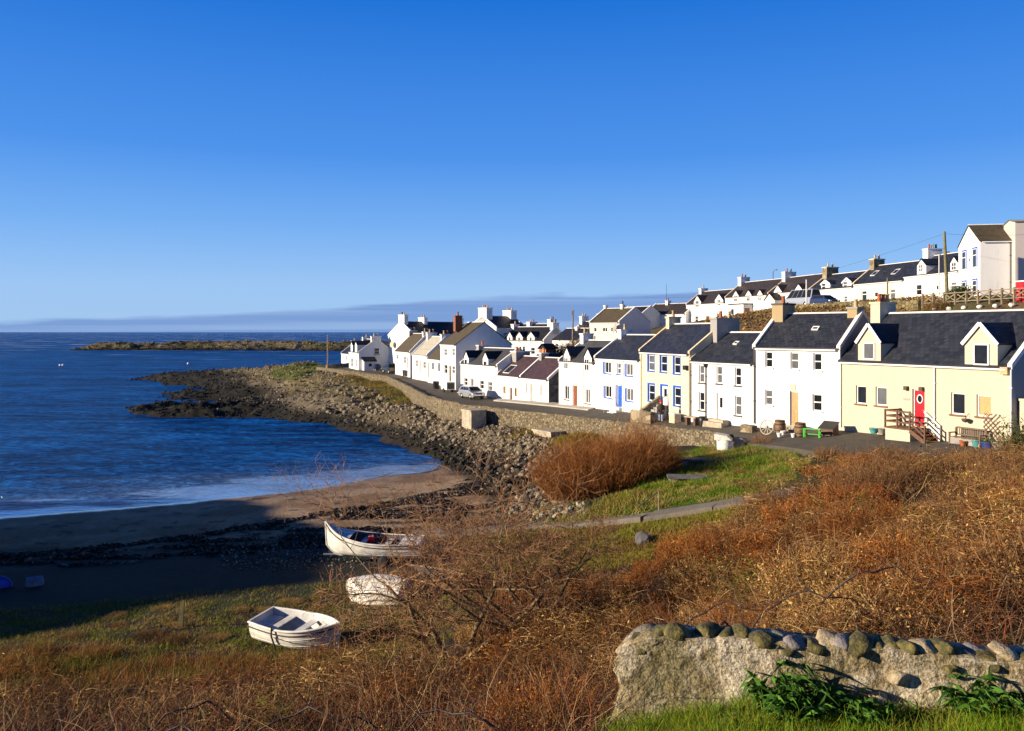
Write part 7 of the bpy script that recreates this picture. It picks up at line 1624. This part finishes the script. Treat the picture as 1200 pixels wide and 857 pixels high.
# bright long grass in front of the near wall
def wall_side(x_, y_): return (x_ - wa.x) * wn.x + (y_ - wa.y) * wn.y         # positive: viewer's side
x_ = RNG.uniform(.4, 7.2, 150000); y_ = RNG.uniform(6.4, 10.6, 150000); s_ = wall_side(x_, y_); k = (s_ > .26) & (x_ / y_ < .75) & (x_ > 1.0 + .5 * fbm(x_, y_ * 2, 2)) & (RNG.random(150000) < .35 + sstep(-.2, .2, fbm(x_ / .35, y_ / .35, 3))); x_, y_ = x_[k], y_[k]; n = len(x_)
blades('grass', x_, y_, RNG.uniform(.12, .40, n), .004 + .006 * RNG.random(n), [(.13, .25, .008), (.19, .30, .012), (.07, .14, .008), (.28, .32, .02)], patch=([(.42, .33, .07), (.36, .28, .05), (.14, .20, .02)], .5, .5), seed=8, nseg=3)

# ================================================================ dead scrub over the slope
def clump(x_, y_): return fbm(x_ / 1.9, y_ / 1.9, 3) + .35 * fbm(x_ / .6 + 8, y_ / .6, 2)
def scrub_height(x_, y_): return np.clip(.12 + 4.2 * (clump(x_, y_) + .07) + 1.4 * fbm(x_ / 4.5 + 9, y_ / 4.5, 2), .05, 1.7)
def inzone(x_, y_):
    a = np.minimum(sdist(SCRUB, x_, y_), sdist(LEFT, x_, y_)) + .5 * fbm(x_ / 1.1, y_ / 1.1, 3)
    return (a < 0) & ~((wall_side(x_, y_) > -.30) & (x_ > 1.1)) & (ldist(PATHLINE, x_, y_) > 1.5)
FLOWN = (.55, -.12)
DEAD = attr_mat('dead_stem', .06, .9, .1)
def scrub(name, n0, y0, y1, seed, p=1.0):
    rg = np.random.default_rng(seed); x_, y_ = sample(n0, -.68, .70, y0, y1, p, rg); k = inzone(x_, y_) & (rg.random(n0) < .06 + sstep(-.08, .05, clump(x_, y_))); x_, y_ = x_[k], y_[k]; n = len(x_)
    h_ = scrub_height(x_, y_); h_ = h_ * (1 - .6 * sstep(31, 37, y_)) * np.where(y_ < 12, .55, 1) * (1 - .45 * sstep(.1, -.1, x_) * sstep(24, 14, y_)); z0 = gz(x_, y_); up = rg.random(n) ** .8; dst = np.sqrt(y_ / 12)
    # patches: rusty bracken, tan grass, grey brown bramble, a few green spots
    pn = fbm(x_ / 2.4 + 3, y_ / 2.4, 4); pg = fbm(x_ / 1.7 + 50, y_ / 1.7, 3)
    rust = [(.26, .085, .016), (.38, .14, .028), (.12, .038, .008)]; tan = [(.42, .25, .075), (.30, .155, .04), (.56, .39, .16)]; grey = [(.15, .075, .026), (.26, .14, .05), (.07, .032, .012)]; green = [(.10, .14, .012), (.18, .19, .025)]
    c = pal(n, grey, rng=rg); kr = (pn > .05) & (rg.random(n) < .8); kt = (pn < -.06) & (rg.random(n) < .75); kg = (pg > .19) & (rg.random(n) < .7)
    c[kr] = pal(kr.sum(), rust, rng=rg); c[kt] = pal(kt.sum(), tan, rng=rg); c[kg] = pal(kg.sum(), green, rng=rg)
    lt = rg.random(n) < .08; c[lt] = pal(lt.sum(), [(.66, .48, .25), (.54, .36, .16)], rng=rg)
    c = c * np.array([[.84, .80, .76]])
    d = unit(np.c_[rg.normal(FLOWN[0], .7, n), rg.normal(FLOWN[1], .7, n), rg.uniform(.0, 1.0, n)]); base = np.stack([x_, y_, z0 + up * h_ * .85], 1)
    # straws and stems
    i = np.arange(n) % 5 < 3; A = ribbons(base[i], d[i], rg.uniform(.12, .55, i.sum()) * (.6 + .4 * dst[i]), rg.uniform(.003, .008, i.sum()) * dst[i] * 1.15, rg.uniform(.1, .7, i.sum()), c[i], 3, rng=rg, curl=.35)
    # curled bits of dead frond
    i = ~i; B_ = flakes(base[i] + rg.normal(0, .05, (i.sum(), 3)), rg.uniform(.012, .040, i.sum()) * dst[i], c[i], rg)
    v, f, c = join(A, B_); return tag(np_mesh(name, v, f, DEAD, c), kind='stuff')
scrub('dead_bracken', 420000, 7.2, 46, 21, 1.15)
# taller bent bramble stems through it
def bramble(name, n0, seed):
    rg = np.random.default_rng(seed); x_, y_ = sample(n0, -.66, .68, 8, 40, 1.3, rg); k = inzone(x_, y_); x_, y_ = x_[k], y_[k]; n = len(x_); z0 = gz(x_, y_)
    d = unit(np.c_[rg.normal(.25, .7, n), rg.normal(0, .6, n), rg.uniform(.5, 1.4, n)]); ln = rg.uniform(.5, 2.0, n)
    v, f, c, _ = twigs(np.stack([x_, y_, z0], 1), d, ln, rg.uniform(.003, .007, n) * np.sqrt(y_ / 12), rg.uniform(.15, .6, n), pal(n, [(.07, .03, .018), (.14, .07, .035), (.30, .20, .10), (.04, .022, .015), (.20, .06, .025)], rng=rg), 6, rng=rg)
    return tag(np_mesh(name, v, f, STEM, c), kind='stuff')
bramble('bramble_stems', 22000, 31)
# ---- single arching canes that stand out
cane_pts = [((.3, 9.4, 0), (-2.0, 9.9, .0), .75), ((-3.9, 11.2, 0), (-1.4, 11.0, 0), .7), ((3.0, 12.6, 0), (5.6, 12.2, 0), 1.0), ((3.6, 12.2, 0), (2.3, 12.4, 0), .75), ((4.4, 13.2, 0), (6.6, 12.8, 0), .9), ((-5.6, 12.0, 0), (-3.6, 12.6, 0), .8), ((2.2, 14.5, 0), (4.6, 14.0, 0), .9), ((-2.6, 8.9, 0), (-4.6, 9.6, 0), .75)]
for i, (a, b_, hh) in enumerate(cane_pts):
    a = Vector((a[0], a[1], G(a[0], a[1]))); b_ = Vector((b_[0], b_[1], G(b_[0], b_[1]) + .25)); g = MB(); pts_ = []
    for s in range(13): t_ = s / 12; p = a.lerp(b_, t_); p.z += hh * 4 * t_ * (1 - t_) * (1.2 - .4 * t_) + .05 * math.sin(s * 2.1 + i); p.y += .08 * math.sin(s * 1.3 + i); pts_.append(p)
    g.tube(pts_, [.021 * (1 - .06 * s) for s in range(13)], 6)
    for s in range(2, 12, 2):
        q_ = pts_[s]; e = Vector((rr.uniform(-.3, .3), rr.uniform(-.2, .2), rr.uniform(.1, .4))); g.tube([q_, q_ + e * .6, q_ + e + Vector((0, 0, -.05))], [.006, .005, .003], 5)
    tag(g.build('bramble_cane', M['cane'] if 'cane' in M else M.setdefault('cane', simple('purple_brown_cane', (.028, .014, .011), .6, vary=.3, scale=9))), 'long arching dark bramble cane over the dead undergrowth', 'bramble', 'arching bramble canes in the foreground')

# ================================================================ bushes and the bare shrub
def twig_bush(name, x0, y0, z0, rx, ry, h_, n, cols, label, lean=.15, rad=.012, seed=1, cat='bush', sub=True, leaves=None, spread=.55, group=None, flat=False):
    rg = np.random.default_rng(seed); a = rg.uniform(0, 6.283, n); r_ = np.sqrt(rg.random(n)); bx_ = r_ * np.cos(a) * rx * .72; by_ = r_ * np.sin(a) * ry * .72
    t = thing(name, (x0, y0, z0), 0, label, cat, group); wx_, wy_ = x0 + bx_, y0 + by_; gz_ = np.zeros(n) if flat else gz(wx_, wy_) - z0
    out = np.c_[bx_ / rx * spread + lean + rg.normal(0, .16, n), by_ / ry * spread + rg.normal(0, .16, n), np.ones(n)]
    prof = np.sqrt(np.clip(1 - .75 * r_ ** 2, .1, 1)) * (1 + .8 * fbm(bx_ / 1.4 + seed, by_ / 1.4, 3))
    ln = np.maximum(h_ * prof * rg.uniform(.65, 1.0, n) - .55 * gz_, .3); v, f, c, P = twigs(np.c_[bx_, by_, gz_ - .1], unit(out), ln, np.full(n, rad), rg.uniform(0, .12, n), pal(n, cols, rng=rg), 5, .25, .05, rg)
    A_ = (v, f, c)
    if sub:                                                       # finer side shoots
        m = n * (2 if sub is True else sub); i = rg.integers(n, size=m); j = rg.integers(2, 6, size=m); b0 = P[i, j]; d = unit(out[i] * .7 + rg.normal(0, .55, (m, 3))); v, f, c, _ = twigs(b0, d, ln[i] * rg.uniform(.15, .4, m), np.full(m, rad * .55), rg.uniform(-.1, .1, m), pal(m, cols, rng=rg), 3, .3, .06, rg); A_ = join(A_, (v, f, c))
    np_mesh('stems', *A_[:2], STEM, A_[2], t)
    if leaves:
        m = n * leaves[0]; i = rg.integers(n, size=m); j = rg.integers(1, 6, size=m); v, f, c = flakes(P[i, j] + rg.normal(0, leaves[1] * 1.5, (m, 3)), rg.uniform(.5, 1, m) * leaves[1], pal(m, leaves[2], rng=rg), rg); np_mesh('leaves', v, f, DEAD if flat else FOL, c, t)
    return t
bx0, by0 = 6.0, 50.2
twig_bush('bush', bx0, by0, G(bx0, by0), 5.0, 3.6, 3.5, 3300, [(.30, .115, .028), (.22, .08, .02), (.38, .17, .05), (.15, .05, .014)], 'big rounded bush of bare rust brown twigs on the bank above the beach', rad=.012, seed=41, lean=-.05, spread=.95, sub=5)
def bush(px, Y, rx, h_, n, cols, label, **kw):
    x0, y0 = pxy(px, Y); return twig_bush('bush', x0, y0, kw.pop('z', None) or G(x0, y0), rx, rx * .8, h_, n, cols, label, **kw)
BR = [(.20, .09, .03), (.13, .06, .025), (.28, .16, .07)]
bush(891, 56.5, 1.25, 1.45, 500, BR, 'small brown twiggy bush beside the white well', seed=42)
bush(976, 48.5, 1.3, 1.35, 500, BR, 'pale brown bush at the road edge before the sloping bunker', seed=43)
bush(1010, 25.5, 1.0, 1.0, 500, [(.24, .07, .015), (.30, .10, .02), (.15, .045, .012)], 'rust red bracken clump on the brown slope', seed=44, spread=.9, leaves=(6, .05, [(.26, .08, .018), (.18, .05, .012)]))
bush(1052, 37.5, 1.6, 1.0, 500, BR, 'low grey-brown bush at the edge of the tarmac forecourt', seed=45, leaves=(3, .05, [(.16, .10, .05), (.10, .06, .03)]))
bush(1192, 44.0, .75, 3.2, 300, [(.10, .07, .03)], 'dark evergreen shrub against the cream garden wall', seed=46, spread=.3, leaves=(30, .09, [(.02, .05, .01), (.04, .08, .015), (.06, .09, .02)]))
bush(663, 121, 2.6, 2.6, 500, BR, 'dense brown hedge between the red shed and the telegraph pole', seed=47, rad=.02, leaves=(4, .16, [(.12, .07, .03), (.08, .06, .02)]), cat='hedge', z=8.0)
bush(681, 124, 2.2, 2.8, 400, BR, 'brown hedge to the right of the telegraph pole, greener on top', seed=48, rad=.02, leaves=(5, .16, [(.12, .08, .03), (.07, .09, .02)]), cat='hedge', z=8.4)
bush(1124, 85, 1.0, 2.0, 200, [(.10, .07, .03)], 'round green bush at the foot of the tall blue windowed house', seed=49, leaves=(30, .12, [(.03, .06, .015), (.06, .09, .02)]), z=14.6)
bush(1097, 80.5, 1.5, 1.2, 250, BR, 'brown bush tangled into the left end of the timber fence', seed=50, leaves=(6, .1, [(.14, .10, .03), (.08, .08, .02)]), z=14.2)
bush(751, 131, 1.2, 1.6, 200, [(.26, .10, .03), (.2, .08, .03)], 'small reddish bush against the shaded gable of the ivory house', seed=51, rad=.02, z=9.6)
# mounds of dead bracken and bramble standing over the slope
MB_ = [[(.28, .10, .02), (.18, .06, .013), (.38, .16, .04)], [(.18, .095, .035), (.30, .17, .065), (.10, .045, .018)], [(.38, .22, .07), (.26, .13, .035), (.52, .35, .14)]]
protos_ = []
for k in range(5):
    c_ = MB_[k % 3]; t = twig_bush('bracken_mound', 0, 0, 0, 1.15, 1.0, .95, 420, c_, 'springy mound of dead brown bracken and bramble on the slope', rad=.0065, seed=80 + k, spread=1.1, lean=.25, leaves=(14, .030, c_), group='mounds of dead growth on the slope', flat=True); protos_.append(t)
spots_ = []
rg_ = np.random.default_rng(17); tx, ty = sample(2200, -.62, .66, 10.5, 44, 1.2, rg_); okz = inzone(tx, ty)
for x_, y_ in zip(tx[okz], ty[okz]):
    if len(spots_) >= 110: break
    if x_ > 1 and y_ < 12.6: continue
    if any((x_ - a) ** 2 + (y_ - b) ** 2 < 1.25 ** 2 for a, b in spots_): continue
    if x_ < -1.5 and y_ > 17: continue
    if float(clump(np.array([x_]), np.array([y_]))[0]) < -.03: continue
    spots_.append((x_, y_))
for i, (x_, y_) in enumerate(spots_):
    o = protos_[i] if i < 5 else copy_tree(protos_[i % 5]); s_ = rg_.uniform(.65, 1.25) * (1.15 if x_ > 5 else .8 if x_ < 0 else 1)
    o.location = (x_, y_, G(x_, y_) - .05); o.scale = (s_, s_, s_ * rg_.uniform(.8, 1.15)); o.rotation_euler = (0, 0, rg_.uniform(0, 6.28))
def tussocks(poly, m, s0, s1, label, group, seed, avoid=()):
    rg = np.random.default_rng(seed); P_ = np.array([p[:2] for p in poly]); k = 0; done = []
    for _ in range(900):
        if k >= m: break
        x_, y_ = rg.uniform(P_[:, 0].min(), P_[:, 0].max()), rg.uniform(P_[:, 1].min(), P_[:, 1].max())
        if float(sdist(poly, np.array([x_]), np.array([y_]))[0]) > -.4 or float(ldist(PATHLINE, np.array([x_]), np.array([y_]))[0]) < 1.6 or any((x_ - a) ** 2 + (y_ - b) ** 2 < 1.0 for a, b in done) or any((x_ - a) ** 2 + (y_ - b) ** 2 < c * c for a, b, c in avoid): continue
        o = copy_tree(protos_[[1, 2, 4, 2][k % 4]]); o.name = 'tussock'; s_ = rg.uniform(s0, s1); o.location = (x_, y_, G(x_, y_) - .03); o.scale = (s_ * rg.uniform(1, 1.5), s_, s_ * .62); o.rotation_euler = (0, 0, rg.uniform(0, 6.28)); tag(o, label, 'tussock', group); done.append((x_, y_)); k += 1
tussocks(LAWN, 20, .28, .62, 'small dry tan tussock in the green lawn above the path', 'tussocks on the lawn', 5, ((6, 50.2, 4.6), (14.2, 56.8, 1.2)))
tussocks([(-17, 27), (-12, 24), (-4, 24), (-1.5, 28), (-1.5, 34), (-8, 35), (-15, 33)], 26, .25, .6, 'dry brown tussock in the rough grass around the boats', 'tussocks around the boats', 6, ((-6.95, 27.9, 2.3), (-5.45, 33.3, 1.9), (-3.25, 34.2, 1.9), (-7.5, 25.6, 1.6)))
TH = [[(.17, .085, .035), (.11, .05, .02), (.26, .14, .06)], [(.22, .075, .018), (.13, .042, .012), (.30, .12, .03)]]
tp = []
for i, (x_, y_, s_) in enumerate(((12.9, 20.0, .95), (10.6, 17.4, .95), (14.8, 25.0, .85), (8.6, 21.0, .9), (11.6, 27.5, 1.05), (15.5, 29.5, .8), (6.4, 17.2, .8), (6.6, 25.2, .9), (9.6, 31.2, .9), (3.4, 19.2, .8), (13.6, 34.5, .7), (2.6, 26.0, .75))):
    if i < 2: o = twig_bush('bramble_thicket', 0, 0, 0, 1.5, 1.3, 1.55, 620, TH[i], 'rounded thicket of dark brown bramble standing above the dead bracken', rad=.008, seed=120 + i, spread=.9, lean=.15, sub=4, leaves=(9, .035, TH[i]), group='bramble thickets on the right slope', flat=True, cat='bush'); tp.append(o)
    else: o = copy_tree(tp[i % 2])
    o.location = (x_, y_, G(x_, y_) - .1); o.scale = (s_, s_, s_); o.rotation_euler = (0, 0, i * 1.7)
# bracken on the bank behind the roofs
x_, y_ = sample(14000, .20, .50, 74, 150, 1.0); zz_ = gz(x_, y_); k = (zz_ > 8.6) & (x_ > .24 * y_ - 2); x_, y_, zz_ = x_[k], y_[k], zz_[k]; n = len(x_)
v, f, c = flakes(np.stack([x_, y_, zz_ + RNG.random(n) * .3], 1), RNG.uniform(.10, .30, n), pal(n, [(.26, .14, .05), (.18, .085, .03), (.32, .22, .09), (.14, .12, .03)])); tag(np_mesh('bank_bracken', v, f, FOL, c), kind='stuff')
# leafy plants by the near wall
def leafy(x0, y0, r_, h_, n, label, seed):
    rg = np.random.default_rng(seed); z0 = G(x0, y0); t = thing('leafy_plant', (x0, y0, z0), 0, label, 'plant'); m = max(6, n // 14); a = rg.uniform(0, 6.28, m)
    d = unit(np.c_[np.cos(a) * .5, np.sin(a) * .5, np.ones(m)]); b0 = np.c_[rg.normal(0, r_ * .35, (m, 2)), np.zeros(m)]; ln = rg.uniform(.6, 1, m) * h_
    v, f, c, P = twigs(b0, d, ln, np.full(m, .008), rg.uniform(0, .2, m), pal(m, [(.10, .13, .03)], rng=rg), 4, rng=rg); np_mesh('stems', v, f, STEM, c, t)
    i = rg.integers(m, size=n); j = rg.integers(2, 5, size=n); dl = unit(np.c_[rg.normal(0, 1, (n, 2)), rg.uniform(-.1, .9, n)]); v, f, c = ribbons(P[i, j], dl, rg.uniform(.10, .20, n), rg.uniform(.035, .06, n), rg.uniform(.3, 1, n), pal(n, [(.05, .13, .015), (.08, .19, .02), (.025, .07, .01)], rng=rg), 4, taper=.15, rng=rg, curl=.5); np_mesh('leaves', v, f, FOL, c, t)
leafy(3.05, 9.55, .42, .62, 620, 'tall leafy green plant growing against the middle of the old wall', 61)
leafy(3.75, 9.35, .40, .42, 420, 'lower leafy plant just right of the tall one at the wall', 62)
leafy(4.35, 9.25, .3, .22, 200, 'small leafy weed in front of the mortared face', 63)
leafy(5.0, 9.35, .22, .62, 220, 'leafy weed rooted beside the fallen stone in the wall', 64)
leafy(5.7, 9.05, .5, .35, 420, 'broad clump of green weeds at the foot of the wall near the picture edge', 66)
leafy(2.45, 9.45, .3, .22, 200, 'short leafy weed left of the tall plant by the wall', 65)
# the bare shrub in the middle
def bare_shrub(x0, y0, label, seed, h_=3.3, name='bare_shrub'):
    rg = random.Random(seed); z0 = G(x0, y0); t = thing(name, (x0, y0, z0), 0, label, 'shrub'); tr, br_, tw = MB(), MB(), MB()
    def grow(p, d, ln, r_, lev):
        pts_ = [p]; rs = [r_]; n = 5 if lev < 3 else 4
        for s in range(n):
            d = (d + Vector((rg.gauss(0, .2), rg.gauss(0, .2), rg.gauss(.04, .12)))).normalized(); p = p + d * (ln / n); pts_.append(p); rs.append(r_ * (1 - .55 * (s + 1) / n))
        (tr if lev == 0 else br_ if lev < 3 else tw).tube(pts_, rs, 7 if lev < 2 else 4, cap=lev < 2)
        if lev >= 5: return
        for k in range([4, 4, 4, 4, 3][lev]):
            s = rg.randint(2, n); q = pts_[s]; side = Vector((rg.gauss(0, 1), rg.gauss(0, 1), rg.gauss(.15, .5))).normalized(); grow(q, (d * .55 + side * .75).normalized(), ln * rg.uniform(.5, .78), max(rs[s] * .62, .006), lev + 1)
    for k in range(4):
        a = k * 1.7 + rg.random(); grow(Vector((.1 * math.cos(a), .1 * math.sin(a), -.1)), Vector((math.cos(a) * .7, math.sin(a) * .4, .75)).normalized(), h_ * rg.uniform(.30, .42), .085, 0)
    tr.build('trunk', M.setdefault('bark', simple('mossy_bark', (.17, .12, .055), .85, vary=.4, scale=5, bump=.01)), t); br_.build('branches', M['bark'], t); tw.build('twigs', M.setdefault('twig', simple('red_brown_twig', (.27, .135, .055), .7, vary=.4)), t)
    return t
bare_shrub(-1.6, 21.6, 'leggy leafless shrub with mossy trunks standing in front of the boats', 5, 8.0)
bare_shrub(.5, 23.5, 'thinner leafless shrub with upright reddish twigs behind the leggy one', 9, 6.2)
x0, y0 = .1, 23.5; twig_bush('twig_clump', x0, y0, G(x0, y0), 1.5, 1.0, 3.6, 170, [(.22, .09, .045), (.14, .06, .03)], 'clump of tall upright red-brown stems rising against the beach', seed=71, rad=.009, spread=.5, lean=0)
x0, y0 = -2.6, 19.0; twig_bush('twig_clump', x0, y0, G(x0, y0), 1.3, .8, 1.7, 90, [(.16, .08, .04), (.10, .05, .03)], 'thin bent stems crossing in front of the upturned dinghy', seed=72, rad=.008, spread=.9, lean=-.1)
for x0, y0, h_, n_, lab, sd_3 in ((-1.9, 14.6, 1.7, 90, 'tall bent bramble stems rising in front of the leggy shrub', 74), (.6, 15.6, 1.6, 90, 'upright dead stems left of the near wall end', 75), (-4.6, 15.2, 1.2, 80, 'arching pale stems below the nearest dinghy', 76)):
    twig_bush('twig_clump', x0, y0, G(x0, y0), 1.0, .8, h_, n_, [(.24, .13, .06), (.10, .045, .02), (.40, .27, .13)], lab, seed=sd_3, rad=.0065, spread=1.0, lean=.1)
x0, y0 = 14.4, 21.5; twig_bush('twig_clump', x0, y0, G(x0, y0), 2.2, 1.6, 1.0, 500, [(.16, .08, .045), (.11, .055, .03), (.22, .13, .07)], 'mauve-brown twiggy growth cresting the slope at the right edge', seed=73, rad=.009, spread=.7)
# ================================================================ sun, sky and camera
SUNDIR = Vector((-.978, -.208, 0)).normalized()
sd_ = Vector((SUNDIR.x * math.cos(R(ELEV)), SUNDIR.y * math.cos(R(ELEV)), math.sin(R(ELEV))))
sl = bpy.data.lights.new('sun', 'SUN'); sl.energy = 5.0; sl.angle = R(.5); sl.color = (1.0, .835, .61)
so = bpy.data.objects.new('sun', sl); COL.objects.link(so)
so.rotation_euler = sd_.to_track_quat('Z', 'Y').to_euler()
w = bpy.data.worlds.new('World'); SC.world = w; w.use_nodes = True
N = w.node_tree.nodes; L = w.node_tree.links
bg = N['Background']
sky = N.new('ShaderNodeTexSky'); sky.sky_type = 'NISHITA'; sky.sun_disc = False
sky.sun_elevation = R(ELEV); sky.sun_rotation = math.atan2(SUNDIR.x, SUNDIR.y)
sky.air_density = 1.0; sky.dust_density = .35; sky.ozone_density = 2.6; sky.altitude = 10
hs = N.new('ShaderNodeHueSaturation'); hs.inputs['Saturation'].default_value = 1.25; hs.inputs['Value'].default_value = 1.0
L.new(sky.outputs['Color'], hs.inputs['Color'])
tint = N.new('ShaderNodeMixRGB'); tint.blend_type = 'MULTIPLY'; tint.inputs['Fac'].default_value = 1; tint.inputs['Color2'].default_value = (.62, .88, 1.12, 1)
L.new(hs.outputs['Color'], tint.inputs['Color1'])
# a low bank of cloud lying on the horizon
tc = N.new('ShaderNodeTexCoord'); sp = N.new('ShaderNodeSeparateXYZ'); L.new(tc.outputs['Generated'], sp.inputs[0])
mp = N.new('ShaderNodeMapping'); mp.inputs['Scale'].default_value = (5, 5, 40); L.new(tc.outputs['Generated'], mp.inputs['Vector'])
no = N.new('ShaderNodeTexNoise'); no.inputs['Scale'].default_value = 1.4; no.inputs['Detail'].default_value = 6; L.new(mp.outputs['Vector'], no.inputs['Vector'])
hgt = N.new('ShaderNodeMath'); hgt.operation = 'MULTIPLY_ADD'; hgt.inputs[1].default_value = .022; L.new(no.outputs['Fac'], hgt.inputs[0])
xr = N.new('ShaderNodeMapRange'); xr.inputs['From Min'].default_value = -.55; xr.inputs['From Max'].default_value = .05; xr.inputs['To Min'].default_value = -.003; xr.inputs['To Max'].default_value = .034
L.new(sp.outputs['X'], xr.inputs['Value']); L.new(xr.outputs['Result'], hgt.inputs[2])
df = N.new('ShaderNodeMath'); df.operation = 'SUBTRACT'; L.new(hgt.outputs[0], df.inputs[0]); L.new(sp.outputs['Z'], df.inputs[1])
cm = N.new('ShaderNodeMapRange'); cm.inputs['From Min'].default_value = -.001; cm.inputs['From Max'].default_value = .004; cm.inputs['To Max'].default_value = .9
L.new(df.outputs[0], cm.inputs['Value'])
cmx = N.new('ShaderNodeMixRGB'); cmx.inputs['Color2'].default_value = (1.25, 2.3, 4.6, 1)
# thin pale streaks inside the bank
mp2 = N.new('ShaderNodeMapping'); mp2.inputs['Scale'].default_value = (1.2, 1.2, 90); L.new(tc.outputs['Generated'], mp2.inputs['Vector'])
no2 = N.new('ShaderNodeTexNoise'); no2.inputs['Scale'].default_value = 1.0; no2.inputs['Detail'].default_value = 3; L.new(mp2.outputs['Vector'], no2.inputs['Vector'])
ccol = N.new('ShaderNodeMixRGB'); ccol.inputs['Color1'].default_value = (1.35, 2.35, 4.7, 1); ccol.inputs['Color2'].default_value = (2.1, 3.2, 5.3, 1)
s2 = N.new('ShaderNodeMapRange'); s2.inputs['From Min'].default_value = .48; s2.inputs['From Max'].default_value = .62; L.new(no2.outputs['Fac'], s2.inputs['Value'])
L.new(s2.outputs['Result'], ccol.inputs['Fac']); L.new(ccol.outputs['Color'], cmx.inputs['Color2'])
# clear winter air: deep blue overhead, paling evenly to the horizon
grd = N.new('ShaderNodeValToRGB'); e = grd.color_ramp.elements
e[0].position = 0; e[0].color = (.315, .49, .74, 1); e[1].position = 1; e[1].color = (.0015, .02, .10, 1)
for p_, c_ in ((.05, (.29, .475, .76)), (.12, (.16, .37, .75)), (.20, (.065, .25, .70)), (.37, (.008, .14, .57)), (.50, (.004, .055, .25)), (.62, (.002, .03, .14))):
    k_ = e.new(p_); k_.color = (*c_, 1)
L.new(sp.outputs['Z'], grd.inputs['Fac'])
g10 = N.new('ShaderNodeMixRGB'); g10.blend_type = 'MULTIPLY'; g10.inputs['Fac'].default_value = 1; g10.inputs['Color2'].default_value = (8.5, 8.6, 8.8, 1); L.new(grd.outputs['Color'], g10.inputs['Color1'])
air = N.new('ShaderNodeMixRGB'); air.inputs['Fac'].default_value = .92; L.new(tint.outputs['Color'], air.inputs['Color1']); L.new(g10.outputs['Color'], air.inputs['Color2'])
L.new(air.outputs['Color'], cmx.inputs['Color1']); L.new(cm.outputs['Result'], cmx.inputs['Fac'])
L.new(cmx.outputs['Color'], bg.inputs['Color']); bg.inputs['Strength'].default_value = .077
cd = bpy.data.cameras.new('camera'); cam = bpy.data.objects.new('camera', cd); COL.objects.link(cam)
cam.location = (0, 0, EYE); cam.rotation_euler = (R(90), 0, 0)
cd.sensor_width = 36; cd.lens = 36 * FOC / 1200; cd.shift_y = -(428.5 - HOR) / 1200
cd.clip_start = .2; cd.clip_end = 60000
SC.camera = cam
SC.view_settings.view_transform = 'Standard'; SC.view_settings.look = 'None'; SC.view_settings.exposure = 0.85; SC.view_settings.gamma = 1
SC.view_settings.use_curve_mapping = False
SC.cycles.max_bounces = 6; SC.cycles.diffuse_bounces = 3; SC.cycles.glossy_bounces = 3; SC.cycles.transmission_bounces = 3
